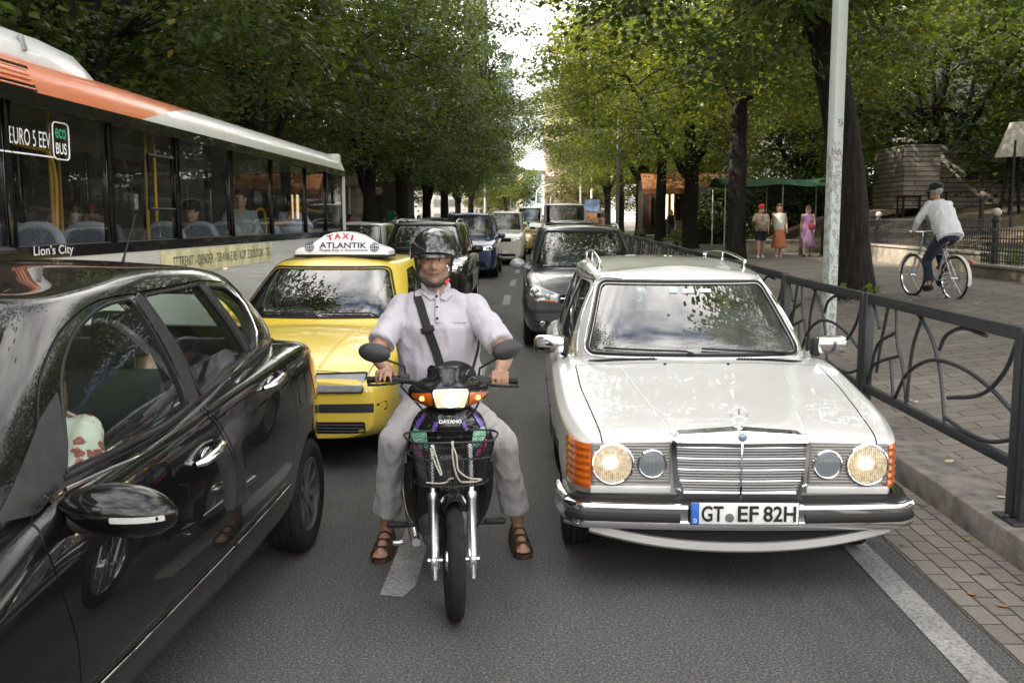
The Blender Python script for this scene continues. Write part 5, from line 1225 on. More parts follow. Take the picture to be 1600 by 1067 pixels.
# ---------------------------------------------------------------- blue van-like car
M_BLUEP = paint('blue paint', (.030, .050, .13), .25, .35, 1, .06)
BV, BS = modern(dict(name='people_carrier_car', label='blue tall people carrier with amber lit headlamp behind the dark SUV', loc=(-2.12, 28.6, .16), rz=0, paint=M_BLUEP, L=4.6, W=1.85, H=1.90, yc=.95, zc=1.17, yh=1.65, yr=4.1, yt=4.45, zn=.96, zb0=1.13, zb1=1.16, tw=.70, pil=[2.45, 3.5], ax=(.95, 3.7), wr=.33, taper=.84, seatz=.7, wst='cap'))
for sg in (1, -1):
    X = lambda po: [(sg * x, z) for x, z in po]
    lamp(BS, BV, X(rpoly([(.42, .80), (.82, .83), (.82, .95), (.68, .95), (.42, .88)], .03)), None, [(sg * .55, .855, .05, emat('amber lit lamp', (1, .5, .15), 5.)), (sg * .72, .885, .05, None)])
    rb = MB(); P = [BS.pt(sg * .60, yy, 'z', 1, .04) for yy in (1.95, 2.6, 3.2, 3.9)]; rb.tube([P[0] - V(0, .12, .05)] + P + [P[-1] + V(0, .1, -.05)], .018, 8); rb.build('roof_bar', M_RUB, BV, 60)
patch(BS, BV, 'grille', rpoly([(-.40, .76), (.40, .76), (.40, .89), (-.40, .89)], .02), M_UNDER, .003, .008)
for z in (.80, .85): seal(BS, [(-.39, z), (0, z), (.39, z)], 'y', -1, .009, M_CHROME, 'grille_bar', BV, .01, False)
patch(BS, BV, 'lower_intake', rpoly([(-.62, .32), (.62, .32), (.55, .50), (-.55, .50)], .04), M_UNDER, .003, .008); plate(BS, BV, .58); wp(BS, BV, 1.2, .85)
# ---------------------------------------------------------------- cars farther back
def farcar(name, label, loc, col, rz=0, kind='saloon', lit=False, metal=.3, cat='car', W=1.76, group=None, sign=None):
    q = dict(saloon=dict(L=4.6, H=1.45, yc=1.15, zc=.98, yh=1.85, yr=3.5, yt=4.2, zn=.74, zb0=.95, zb1=.98, tw=.60, pil=[2.45, 3.3], ax=(.85, 3.6), wr=.31), mpv=dict(L=4.4, H=1.70, yc=.8, zc=1.08, yh=1.6, yr=3.8, yt=4.2, zn=.86, zb0=1.05, zb1=1.1, tw=.64, pil=[2.35, 3.25], ax=(.9, 3.6), wr=.32),
             van=dict(L=5.0, H=2.25, yc=.75, zc=1.3, yh=1.35, yr=4.6, yt=4.9, zn=1.0, zb0=1.22, zb1=1.24, tw=.80, pil=[2.2], ax=(.95, 4.0), wr=.33), suv=dict(L=4.6, H=1.95, yc=1.2, zc=1.25, yh=1.75, yr=4.1, yt=4.45, zn=1.05, zb0=1.2, zb1=1.24, tw=.70, pil=[2.5, 3.5], ax=(.95, 3.6), wr=.36))[kind]
    Pn = paint('paint ' + '%.2f %.2f %.2f' % col, col, .3, metal, 1, .06)
    r, S = modern(dict(name=name, label=label, cat=cat, loc=loc, rz=rz, paint=Pn, W=W, taper=.84, lv=2, interior=False, wst='cap', **q)); z = q['zn'] - .12
    for sg in (1, -1):
        X = lambda po: [(sg * x, zz) for x, zz in po]
        lamp(S, r, X(rpoly([(.42, z - .06), (.74, z - .04), (.74, z + .06), (.45, z + .06)], .02)), None, [(sg * .62, z, .055, M_LIT if lit else None)])
    patch(S, r, 'grille', rpoly([(-.36, z - .09), (.36, z - .09), (.36, z + .05), (-.36, z + .05)], .02), M_UNDER); patch(S, r, 'lower_intake', rpoly([(-.55, .32), (.55, .32), (.5, .42), (-.5, .42)], .03), M_UNDER); plate(S, r, .48)
    if group: r['group'] = group
    return r, S
def rise(y): return .0085 * max(0, min(y, 140) - 10)
def at(px, y): return (px - 843) / 1556 * y
farcar('people_carrier_car', 'silver people carrier just behind the rear of the bus', (-4.25, 21.5, .1), (.42, .43, .45), 0, 'mpv', metal=.7)
farcar('estate_car', 'pale silver car roof between the bus and the blue people carrier', (-4.3, 31, .18), (.55, .57, .60), 0, 'mpv', metal=.5)
farcar('hatchback_car', 'dark car left of the blue people carrier roof', (-4.4, 40, .25), (.02, .022, .03), 0, 'mpv')
farcar('people_carrier_car', 'cream white tall car half hidden behind the blue people carrier', (at(783, 36), 36, rise(36)), (.62, .60, .52), 0, 'suv', metal=0)
r, S = farcar('taxi_car', 'far yellow taxi with round lamps beyond the blue people carrier', (at(803, 45), 45, rise(45)), (.68, .43, .03), 0, 'saloon', metal=0, cat='taxi')
MB().box((0, 2.3, 1.53), (.55, .2, .14), None, .03).build('roof_sign', mat('yellow sign', (.65, .45, .05), .4), r, 40)
farcar('suv_car', 'far dark SUV with a pale bonnet above the distant yellow taxi', (at(796, 56), 56, rise(56)), (.02, .02, .022), 0, 'suv', W=1.95)
farcar('van_car', 'far small white van beside the distant dark SUV', (at(828, 66), 66, rise(66)), (.66, .66, .64), 0, 'van', lit=True, cat='van')
farcar('van_car', 'white van in the right lane beyond the grey people carrier', (at(884, 37), 37, rise(37)), (.66, .66, .64), 0, 'van', metal=0, cat='van', W=1.8)
farcar('suv_car', 'dark car roof between the grey people carrier and the white van', (at(898, 25.5), 25.5, rise(25.5)), (.03, .032, .035), 0, 'mpv')
farcar('saloon_car', 'far pale car with lit lamps in the middle of the road', (at(843, 78), 78, rise(78)), (.55, .55, .55), 0, 'saloon', lit=True)
farcar('saloon_car', 'farthest white car in front of the blue fronted building', (at(850, 95), 95, rise(95)), (.62, .62, .62), 0, 'mpv')
# ================================================================ city bus
def bus():
    x0, y0, y1, zt, zb = -3.60, -1.5, 18.3, 3.0, .32; W2 = 2.5
    root = thing('city_bus', 'long white city bus with an orange roof band filling the left side', 'bus', (x0, 0, 0))
    WHT = paint('bus white', (.62, .62, .60), .35, 0, .5, .14); ORG = paint('bus orange', (.62, .165, .055), .35, 0, .5, .10); BLK = paint('bus black glass edge', (.008, .008, .009), .2, 0, .8, .02)
    # cross-section of the near side, x towards the road is 0
    zs0, zs1 = 1.62, 2.70      # window band
    def side(name, zz, m, ya, yb, xo=0., seg=1):
        vs = []; fs = []
        for yy in (ya, yb):
            for (x, z) in zz: vs.append((x + xo, yy, z))
        n = len(zz)
        for k in range(n - 1): fs.append((k, k + 1, n + k + 1, n + k))
        me = mesh(vs, fs); me = solidify(me, .05, 1); return link(name, me, root, m, None, 50)
    curve = [(0, 2.70), (-.015, 2.80), (-.05, 2.90), (-.13, 2.97), (-.28, 3.03), (-.6, 3.06)]
    # roof edge: orange towards the front, white towards the rear, meeting on a slant
    def cove(name, m, poly):      # poly in (y, z-like t) -> mapped onto the curve
        P = []; ts = np.linspace(0, 1, 9)
        L_ = [Vector((a[0], a[1])) for a in curve[:5]]; d = [0]
        for i in range(1, len(L_)): d.append(d[-1] + (L_[i] - L_[i - 1]).length)
        def pt(y, t):
            s = t * d[-1]; return Vector((float(np.interp(s, d, [q[0] for q in L_])), y, float(np.interp(s, d, [q[1] for q in L_]))))
        vs = []; fs = []
        ya, yb = poly; n = 40
        for i in range(len(ts)):
            for k in range(n + 1): vs.append(pt(lerp(ya(ts[i]), yb(ts[i]), k / n), ts[i]))
        for i in range(len(ts) - 1):
            for k in range(n): a = i * (n + 1) + k; fs.append((a, a + 1, a + n + 2, a + n + 1))
        me = mesh(vs, fs); fixn(me); return link(name, solidify(me, .03, -1), root, m, None, 50)
    slant = lambda t: lerp(8.95, 11.4, t)
    cove('orange_roof_band', ORG, (lambda t: y0, slant)); cove('white_roof_band', WHT, (lambda t: slant(t) + .002, lambda t: y1))
    side('roof', [(-.28, 3.03), (-.6, 3.06), (-1.25, 3.08), (-1.9, 3.06), (-2.25, 3.02), (-2.5, 2.9)], WHT, y0, y1)
    side('far_side', [(-2.5, 2.9), (-2.5, 2.72)], WHT, y0, y1); side('far_side', [(-2.5, 1.5), (-2.5, .32)], WHT, y0, y1)
    side('lower_panel', [(0, 1.56), (.004, 1.2), (0, .8), (-.01, .32)], WHT, 3.9, y1); side('lower_panel', [(0, 1.50), (.004, 1.2), (-.01, .32)], BLK, y0, 3.89)
    side('window_sill_strip', [(.006, 1.64), (.006, 1.55)], BLK, y0, y1); side('window_head_strip', [(.006, 2.715), (.006, 2.62)], BLK, y0, y1)
    link('floor', MB().box((-1.25, (y0 + y1) / 2, .45), (2.4, y1 - y0 - .1, .1)).me(), root, M_CABIN); link('ceiling', MB().box((-1.25, (y0 + y1) / 2, 2.93), (2.2, y1 - y0 - .1, .04)).me(), root, mat('bus ceiling', (.30, .30, .29), .7))
    # windows with dark posts; posts are y positions
    posts = [-.3, 4.15, 6.35, 7.75, 10.15, 12.3, 14.25, 16.5, 18.2]; posts = [y0, 3.3, 4.86 + .0, 7.1, 9.05, 11.6, 13.7, 16.0, 18.22]
    posts = [y0, 3.4, 6.74, 8.35, 9.91, 11.65, 13.4, 15.35, 16.8, 18.22]
    GB = glassmat('bus glass', (.82, .85, .85), 0, .03, .9, .95)
    for i, yy in enumerate(posts):
        w = .11 if 0 < i < len(posts) - 1 else .14
        MB().box((-.02, yy, 2.17), (.05, w, 1.1), None, .006).build('window_post', BLK, root, 30)
        MB().box((-2.48, yy, 2.17), (.05, .1, 1.2), None, .006).build('window_post', BLK, root, 30)
    for i in range(len(posts) - 1):
        a, b = posts[i] + .05, posts[i + 1] - .05; win = bpy.data.objects.new('side_window', mesh([(0.0, a, 1.62), (0.0, b, 1.62), (0.0, b, 2.64), (0.0, a, 2.64)], [(0, 1, 2, 3)])); COL.objects.link(win); win.parent = root
        if i == 3 - 0:    # pane with an open sliding light: glass around the hole
            h0, h1, v0, v1 = 9.17, 9.80, 1.93, 2.42
            me = mesh([(0, a, 1.62), (0, b, 1.62), (0, b, 2.64), (0, a, 2.64), (0, h0, v0), (0, h1, v0), (0, h1, v1), (0, h0, v1)], [(0, 1, 5, 4), (1, 2, 6, 5), (2, 3, 7, 6), (3, 0, 4, 7)]); win.data = me
            fr = MB(); fr.tube([(.004, h0, v0), (.004, h1, v0), (.004, h1, v1), (.004, h0, v1)], .018, 6, closed=True); fr.build('open_light_frame', M_RUB, win, 40)
        win.data.materials.append(GB)
        MB().tube([(.0, a, 1.63), (.0, b, 1.63), (.0, b, 2.63), (0, a, 2.63)], .022, 6, closed=True).build('pane_seal', M_RUB, win, 40)
        g2 = mesh([(-2.48, a, 1.5), (-2.48, b, 1.5), (-2.48, b, 2.70), (-2.48, a, 2.70)], [(0, 1, 2, 3)]); link('far_window', g2, root, glassmat('far bus glass', (.75, .78, .78), 0, .0, .85))
    # rear end
    rr = MB(); rr.box((-1.25, y1 + .04, 1.0), (2.5, .12, 1.35), None, .05); rr.box((-1.25, y1 + .04, 2.86), (2.44, .12, .34), None, .05); rr.build('rear_panel', WHT, root, 40); MB().box((-1.25, y1 + .03, 2.2), (2.44, .06, 1.0), None, .01).build('rear_window', M_GLASSD, root)
    MB().tube([(.0, y1 + .02, .4), (.0, y1 + .02, 2.72), (-.1, y1 + .02, 2.95)], .045, 8).build('corner_trim', mat('bus corner grey', (.5, .5, .49), .4), root, 40)
    # roof pod (air conditioning / gas tank cover)
    pod = MB(); n = 0; secs = [(1.0, .0), (7.9, .0), (8.5, .03), (8.8, .10), (8.96, .24)]
    prof = [(-.22, 3.0), (-.24, 3.12), (-.32, 3.22), (-.5, 3.28), (-1.25, 3.31), (-2.0, 3.28), (-2.2, 3.0)]
    rings = [(-1.4, .0)] + secs
    for yy, dz in rings:
        for x, z in prof: pod.v.append((x - dz * .4 * (1 if x > -1.25 else -1), yy, max(3.0, z - dz)))
    m = len(prof)
    for i in range(len(rings) - 1):
        for k in range(m - 1): pod.f.append((i * m + k, i * m + k + 1, (i + 1) * m + k + 1, (i + 1) * m + k))
    pod.f.append(tuple(range((len(rings) - 1) * m, len(rings) * m))); me = pod.me(); fixn(me); po = link('roof_pod', me, root, paint('pod white', (.60, .61, .61), .35, 0, .5, .1), None, 40)
    for yy in (6.9, 7.5): 
        MB().box((-.24, yy, 3.13), (.03, .06, .12), (0, -.25, 0), .008).build('latch', M_GALV, po, 30)
    # vent in the orange band
    vf = MB()
    for k in range(6): vf.tube([(.012 - .0145 * k, 6.68, 2.745 + k * .034), (.012 - .0145 * k, 7.15, 2.745 + k * .034)], .008, 6)
    MB().add([(.006, 6.64, 2.73), (.006, 7.2, 2.73), (-.062, 7.2, 2.915), (-.062, 6.64, 2.915)], [(0, 1, 2, 3)]).build('vent', M_UNDER, root).location = (0, 0, 0)
    vf.build('vent_slats', ORG, root, 40)
    # seats
    SB = mat('bus seat cloth', (.10, .12, .15), .9, var=.5, vscale=60, bmp=.2, bscale=300); SE = mat('bus seat edge', (.24, .26, .28), .8)
    def busseat(y, x=-.38, zz=1.0):
        o = MB(); pr = rpoly([(-.22, 0), (.22, 0), (.23, .55), (.14, .78), (-.14, .78), (-.23, .55)], .12, 5)
        M = Matrix.Translation((x, y, zz)) @ Matrix.Rotation(R(-10), 4, 'X'); o.prism(pr, -.045, .045, M @ AX_Y); s = o.build('passenger_seat', SB, root, 40)
        e = MB().tube([M @ V(p[0], 0, p[1]) for p in pr], .05, 8, closed=True).build('seat_edge', SE, s, 60)
        MB().box((x, y - .22, zz - .02), (.44, .46, .1), None, .04).build('cushion', SB, s, 40)
    for y in (5.5, 6.6, 7.7, 8.6, 10.4, 11.5, 12.4, 13.4, 14.3, 15.2): busseat(y)
    for y in (5.6, 8.0, 10.4, 12.8): busseat(y, -2.05)
    # yellow poles
    YP = mat('yellow rail paint', (.45, .25, .018), .4)
    for (x, y) in ((-.62, 8.6), (-.55, 9.5), (-.5, 10.4), (-.6, 10.9), (-1.6, 7.4), (-1.7, 11.0)): MB().tube([(x, y, .5), (x, y, 2.9)], .019, 8).build('hand_pole', YP, root, 60)
    for (y, h) in ((8.4, 0), (13.6, 1)):
        MB().tube(crom([(-.5, y, 1.55), (-.5, y, 2.3), (-.55, y - .4, 2.42), (-.55, y - 2.2, 2.46)] if not h else [(-.3, y, 1.4), (-.3, y, 1.85), (-.3, y + .3, 1.98), (-.3, y + .55, 1.9), (-.3, y + .6, 1.4)], 5), .018, 8).build('hand_rail', YP, root, 60)
    MB().tube(crom([(-.3, 14.6, 1.75), (-.3, 15.3, 1.80), (-.3, 15.9, 2.02), (-.3, 16.6, 2.0), (-.3, 17.9, 1.96)], 6), .03, 8).build('hand_rail', YP, root, 60)
    # lettering
    SMx = lambda y, z, x=.010: Matrix.Translation((x, y, z)) @ Matrix(((0, 0, 1, 0), (1, 0, 0, 0), (0, 1, 0, 0), (0, 0, 0, 1)))
    text('EURO 5 EEV', .57, .115, SMx(7.05, 2.40), M_WHITEP, 'lettering', root, .0, 0); MB().box((.006, 7.02, 2.285), (.004, .8, .012)).build('underline', M_WHITEP, root)
    f = MB().tube([SMx(7.50, 2.41) @ V(p[0], p[1], 0) for p in rpoly([(-.125, -.135), (.125, -.135), (.125, .135), (-.125, .135)], .05)], .006, 5, closed=True).build('logo_frame', M_WHITEP, root, 60)
    text('eco', .17, .075, SMx(7.50, 2.465), mat('green lettering', (.05, .30, .18), .5), 'lettering', root, .02, 0); text('BUS', .17, .085, SMx(7.50, 2.355), M_WHITEP, 'lettering', root, .02, 0)
    text("Lion's City", .60, .088, SMx(7.2, 1.60, .062), mat('silver lettering', (.6, .61, .62), .4), 'lettering', root, .015, 0)
    ad = MB().box((.060, 11.2, 1.415), (.006, 3.9, .24)).build('route_sign', mat('yellowed paper', (.62, .58, .36), .7, var=.35, vscale=4), root)
    text('ST.TRENIT - QENDËR - TIRANA E RE - KOP. ZOOLOGJIK - TEG', 3.5, .16, SMx(11.3, 1.415, .065), M_INK, 'lettering', ad, .0, 0)
    # wheels
    for yy in (1.2, 14.6):
        wheel(root, -.02, yy, .47, .28, 1, 'cap'); MB().lathe([(.60, -.02), (.60, .03), (.01, .03)], 28, Matrix.Translation((-.03, yy, .42)) @ Matrix.Rotation(math.pi / 2, 4, 'Y')).build('wheel_arch', M_UNDER, root)
    return root
BUS = bus()
# ================================================================ people
def skinmat(name, col, stub=(.20, .15, .125)):
    m, t, b = newmat(name); n = noise_node(t, 16, 4, .5)
    a = t.nodes.new('ShaderNodeAttribute'); a.attribute_name = 'beard'; l = t.nodes.new('ShaderNodeAttribute'); l.attribute_name = 'lips'
    r = ramp(t, n.outputs[0], [(.3, [c * .93 for c in col]), (.7, [c * 1.06 for c in col])])
    m1 = t.nodes.new('ShaderNodeMix'); m1.data_type = 'RGBA'; m1.inputs[7].default_value = rgb(stub); t.links.new(a.outputs['Fac'], m1.inputs[0]); t.links.new(r.outputs[0], m1.inputs[6])
    m2 = t.nodes.new('ShaderNodeMix'); m2.data_type = 'RGBA'; m2.inputs[7].default_value = (col[0] * .80, col[1] * .68, col[2] * .68, 1); t.links.new(l.outputs['Fac'], m2.inputs[0]); t.links.new(m1.outputs[2], m2.inputs[6])
    t.links.new(m2.outputs[2], b.inputs['Base Color']); b.inputs['Roughness'].default_value = .48; b.inputs['Subsurface Weight'].default_value = .08; b.inputs['Subsurface Radius'].default_value = (.01, .004, .002)
    n2 = noise_node(t, 260, 4, .7); bump(t, b, n2.outputs[0], .15, .002); return m
SKIN = skinmat('skin', (.42, .245, .165)); SKIN_D = skinmat('tanned skin', (.34, .19, .125), (.15, .105, .082))
def cloth(name, col, folds=.6, fscale=7, var=.08):
    m, t, b = newmat(name); n = noise_node(t, fscale, 3, .5, stretch=(1, 1, .45)); n2 = noise_node(t, 420, 3, .7); nv = noise_node(t, 3, 5)
    r = ramp(t, nv.outputs[0], [(.3, [c * (1 - var) for c in col]), (.7, [min(1, c * (1 + var)) for c in col])]); t.links.new(r.outputs[0], b.inputs['Base Color']); b.inputs['Roughness'].default_value = .88; b.inputs['Specular IOR Level'].default_value = .25; b.inputs['Sheen Weight'].default_value = .15
    b1 = bump(t, b, n.outputs[0], folds, .035); b2 = t.nodes.new('ShaderNodeBump'); b2.inputs['Strength'].default_value = .25; b2.inputs['Distance'].default_value = .002; t.links.new(n2.outputs[0], b2.inputs['Height']); t.links.new(b1.outputs[0], b2.inputs['Normal']); t.links.new(b2.outputs[0], b.inputs['Normal']); MATS[name] = m; return m
def limb(b, pts, rs, n=14):
    pts = [Vector(p) for p in pts]; b.tube(pts, rs, n)
    for p, r in zip(pts, rs): b.ball(p, r * .995, 12)
def torso(b, levels, f):
    """levels: (centre, half width, half depth); f: facing direction"""
    s = Vector((-f.y, f.x, 0)).normalized(); n = 24; base = len(b.v)
    for i, (c, rx, ry) in enumerate(levels):
        c = Vector(c); d = (Vector(levels[min(i + 1, len(levels) - 1)][0]) - Vector(levels[max(i - 1, 0)][0])).normalized(); dp = s.cross(d).normalized()
        for k in range(n):
            t = 2 * math.pi * k / n; ct, st = math.cos(t), math.sin(t); e = .86
            b.v.append(tuple(c + s * (rx * math.copysign(abs(ct) ** e, ct)) + dp * (ry * math.copysign(abs(st) ** e, st))))
    for i in range(len(levels) - 1):
        for k in range(n): b.f.append((base + i * n + k, base + i * n + (k + 1) % n, base + (i + 1) * n + (k + 1) % n, base + (i + 1) * n + k))
    b.f.append(tuple(base + k for k in range(n))[::-1]); b.f.append(tuple(base + (len(levels) - 1) * n + k for k in range(n)))
def headM(c, f, tilt=0., s=1.):
    """head frame: face along local -y"""
    a = math.atan2(f.x, -f.y); return Matrix.Translation(c) @ Matrix.Rotation(a, 4, 'Z') @ Matrix.Rotation(tilt, 4, 'X') @ Matrix.Scale(s, 4)
def head_solid(b, M, neck=None):
    def ball(c, sc, rot=None): 
        t = MB().ball((0, 0, 0), 1, 18, sc); b.add(t.v, t.f, M @ Matrix.Translation(c) @ (Euler(rot).to_matrix().to_4x4() if rot else Matrix()))
    def tb(pts, rs): 
        t = MB(); limb(t, pts, rs, 10); b.add(t.v, t.f, M)
    ball((0, .012, .035), (.079, .098, .092)); ball((0, -.028, -.03), (.066, .070, .090)); ball((0, -.036, -.082), (.057, .052, .043)); ball((0, -.076, -.104), (.024, .018, .017))
    for s in (-1, 1):
        ball((s * .036, -.058, -.032), (.026, .030, .030)); ball((s * .057, -.02, -.072), (.022, .036, .032)); ball((s * .080, .008, -.008), (.009, .021, .034), (0, 0, s * .3)); ball((s * .012, -.100, -.036), (.010, .012, .008))
        ball((s * .030, -.0735, .0045), (.017, .012, .0105))
    tb([(0, -.086, .016), (0, -.100, -.01), (0, -.112, -.032)], [.0095, .012, .0148])
    tb([(-.050, -.066, .026), (-.028, -.085, .031), (0, -.088, .026), (.028, -.085, .031), (.050, -.066, .026)], [.009, .011, .009, .011, .009])
    tb([(-.026, -.083, -.067), (0, -.0955, -.0600), (.026, -.083, -.067)], [.004, .0062, .004]); tb([(-.022, -.082, -.071), (0, -.093, -.0725), (.022, -.082, -.071)], [.004, .0068, .004])
def face_attrs(me, M, beard=True):
    I = M.inverted(); n = len(me.vertices); bd = np.zeros(n, np.float32); lp = np.zeros(n, np.float32)
    for i, v in enumerate(me.vertices):
        p = I @ v.co
        if abs(p.x) < .1 and -.14 < p.z < .1 and p.y < .05:
            if beard:
                q = max(0, min(1, (-.040 - p.z + max(0, abs(p.x) - .03) * .9) / .02)) * max(0, min(1, (.02 - p.y) / .02)); bd[i] = q * .6
            d = ((p.x / .026) ** 2 + ((p.z + .066) / .0105) ** 2)
            if d < 1.3 and p.y < -.07: lp[i] = max(0, min(1, (1.3 - d) * 2)); bd[i] *= 1 - lp[i]
    a = me.attributes.new('beard', 'FLOAT', 'POINT'); a.data.foreach_set('value', bd); a = me.attributes.new('lips', 'FLOAT', 'POINT'); a.data.foreach_set('value', lp)
M_EYE = mat('eye white', (.34, .31, .29), .2); M_IRIS = mat('dark iris', (.02, .013, .01), .1); M_HAIRD = mat('dark hair', (.018, .013, .010), .6, bmp=.5, bscale=150); M_HAIRB = mat('brown hair', (.09, .045, .025), .55, bmp=.5, bscale=150)
def eyes(M, parent, brows=True, m=None):
    MB().tube([M @ V(-.028, -.0845, -.0690), M @ V(-.012, -.0955, -.0655), M @ V(.012, -.0955, -.0655), M @ V(.028, -.0845, -.0690)], [.0015, .0028, .0028, .0015], 6).build('mouth_line', mat('mouth shade', (.07, .028, .022), .6), parent, 60)
    for s in (-1, 1):
        e = MB().ball(M @ V(s * .030, -.0785, .0035), .0098, 12).build('eye', M_EYE, parent, 60); MB().ball(M @ V(s * .0295, -.0835, .0035), .0062, 10).build('iris', M_IRIS, e, 60); MB().ball(M @ V(s * .030, -.0785, .0128), .0128, 14, (1.25, 1, .62)).build('eyelid', parent.data.materials[0], e, 60); MB().ball(M @ V(s * .031, -.0775, -.0075), .0118, 14, (1.3, 1, .5)).build('eyelid', parent.data.materials[0], e, 60)
        if brows: MB().tube([M @ V(s * .014, -.0975, .031), M @ V(s * .030, -.0955, .039), M @ V(s * .050, -.079, .034)], [.0055, .0065, .003], 6).build('eyebrow', m or M_HAIRD, parent, 60)
def grip_hand(b, c, side, ax, elbow, lift=0., ext=()):
    """hand closed round a grip at c; ax = unit vector along the grip pointing outward; fingers on the -y side"""
    ax = Vector(ax).normalized(); yv = Vector((0, 1, 0)); yv = (yv - ax * yv.dot(ax)).normalized(); zv = ax.cross(yv) if ax.cross(yv).z > 0 else -ax.cross(yv)
    Q = lambda a, y, z: c + ax * a + yv * y + zv * z
    for i, (o, s) in enumerate(((-.036, 1.0), (-.012, 1.06), (.013, 1.0), (.036, .86))):
        if i in ext: limb(b, [Q(o, .02, .036), Q(o, -.022, .036), Q(o - .002, -.062, .022), Q(o - .003, -.088, .004)], [.0105, .0098, .009, .0075], 10)
        else: limb(b, [Q(o, .026, .036), Q(o, -.012, .041), Q(o, -.038 * s, .016), Q(o, -.034 * s, -.016), Q(o, -.010, -.030)], [.0108, .0105, .0100, .0092, .008], 10)
    t = MB().ball((0, 0, 0), 1, 16, (.046, .042, .019)); Mx = Matrix((ax, yv, zv)).transposed().to_4x4(); b.add(t.v, t.f, Matrix.Translation(Q(0, .048, .028)) @ Mx)
    limb(b, [Q(-.030, .065, .018), Q(-.052, .03, .002), Q(-.050, -.006, -.014), Q(-.040, -.030, -.018)], [.015, .0125, .0105, .009], 10)
    w = Q(.0, .105, .036); limb(b, [Q(0, .06, .03), w], [.030, .027], 14); return w
def open_hand(b, w, d, s, side=1):
    """relaxed hanging hand: w wrist, d direction of the fingers, s sideways"""
    d = Vector(d).normalized(); s = Vector(s); s = (s - d * s.dot(d)).normalized(); n = d.cross(s)
    t = MB().ball((0, 0, 0), 1, 12, (.040, .050, .016)); b.add(t.v, t.f, Matrix.Translation(w + d * .05) @ Matrix((s, d, n)).transposed().to_4x4())
    for o, l in ((-.028, .066), (-.010, .076), (.010, .072), (.028, .056)):
        p = w + d * .09 + s * o; limb(b, [p, p + d * l * .5 + n * .006, p + d * l * .9 + n * .022], [.009, .0085, .007], 8)
    limb(b, [w + d * .03 - s * .03 * side, w + d * .06 - s * .052 * side, w + d * .095 - s * .050 * side + n * .012], [.012, .0105, .0085], 8)
def figure(name, label, J, f, shirt=None, sleeve='short', lower=None, lower_kind='trousers', skin=None, hair=None, hair_kind='short', build=1., vox=.012, beard=False, shoes=None, shoe_kind='shoe', hat=None, group=None, hat_kind='cap', collar=False, hands='open', tilt=0., hs=1., extra_body=None, legs=True, eyes_on=False, fw=1.):
    """J: joints in world space: pelvis, waist, chest, neck, head, sL,eL,wL, sR,eR,wR, hL,kL,aL,tL, ... ; f facing"""
    J = {k: Vector(v) for k, v in J.items()}; f = Vector(f).normalized(); sd = Vector((-f.y, f.x, 0)); base = Vector((J['pelvis'].x, J['pelvis'].y, min(J[k].z for k in J)))
    root = thing('person', label, 'person', base, 0, group)
    T0 = Matrix.Translation(-base); skin = skin or SKIN; bd = build
    b = MB(); hM = headM(J['head'], f if 'face' not in J else J['face'], tilt, hs)
    lv = [(J['pelvis'] - V(0, 0, .06), .13 * bd * fw, .10 * bd), (J['pelvis'], .155 * bd * fw, .115 * bd), (J['waist'], .135 * bd * fw, .105 * bd), (J['chest'], .155 * bd, .115 * bd), (lerp(J['chest'], J['neck'], .62), .150, .09), (J['neck'], .06, .06)]
    torso(b, lv, f); head_solid(b, hM); limb(b, [J['neck'] - V(0, 0, .03), J['head'] + V(0, 0, -.05) - f * .02], [.057 * hs, .052 * hs])
    for s in 'LR':
        ar = bd ** .5 * (.9 if fw < 1 else 1)
        limb(b, [J['s' + s], lerp(J['s' + s], J['e' + s], .5), J['e' + s], lerp(J['e' + s], J['w' + s], .4), J['w' + s]], [.052 * ar, .046 * ar, .038 * ar, .037 * ar, .026 * ar])
        if hands == 'open': open_hand(b, J['w' + s], (J['w' + s] - J['e' + s]), f, 1)
        if legs:
            limb(b, [J['h' + s], lerp(J['h' + s], J['k' + s], .5), J['k' + s], lerp(J['k' + s], J['a' + s], .35), J['a' + s]], [.085, .072, .052, .050, .034]); limb(b, [J['a' + s] - V(0, 0, .02), J['t' + s]], [.036, .026])
    if extra_body: extra_body(b)
    me = remesh(b.me(), vox, 2); face_attrs(me, hM, beard); me.transform(T0); bo = link('body', me, root, skin, None, 180)
    if shirt:
        b = MB(); k = 1.0; tk = J.get('hem', J['pelvis'] - V(0, 0, .04))
        levels = [(tk, .170 * bd * fw, .128 * bd), (lerp(tk, J['waist'], .5), .172 * bd * fw, .135 * bd), (J['waist'], .165 * bd * fw, .138 * bd), (J['chest'], .178 * bd, .135 * bd), (lerp(J['chest'], J['neck'], .45), .178 * bd ** .5, .122 * bd ** .5), (lerp(J['chest'], J['neck'], .72), .150 * bd ** .5, .098), (lerp(J['chest'], J['neck'], .90), .092, .080)]
        torso(b, levels, f)
        if sleeve != 'none':
            for s in 'LR':
                e = lerp(J['s' + s], J['e' + s], .80) if sleeve == 'short' else None
                if sleeve == 'short': limb(b, [J['s' + s] + V(0, 0, -.005), lerp(J['s' + s], J['e' + s], .45)], [.066 * bd ** .5, .068 * bd ** .3]); b.tube([lerp(J['s' + s], J['e' + s], .3), e], [.065 * bd ** .3, .076], 16)
                else: limb(b, [J['s' + s], lerp(J['s' + s], J['e' + s], .5), J['e' + s], lerp(J['e' + s], J['w' + s], .92)], [.066, .060, .052, .042])
        m2 = remesh(b.me(), vox, 3); wrinkle(m2, .013, 9); m2.transform(T0); link('shirt', m2, root, shirt, None, 180)
        if collar:
            cb = MB(); pts = [J['neck'] + sd * (.072 * math.cos(t)) + f * (.070 * math.sin(t) - .012) + V(0, 0, .012 - .045 * max(0, math.sin(t))) for t in np.linspace(-4.2, 1.05, 22)]
            cb.tube(pts, .016, 8, sx=.6); cb.build('collar', shirt, root, 60).location = -base
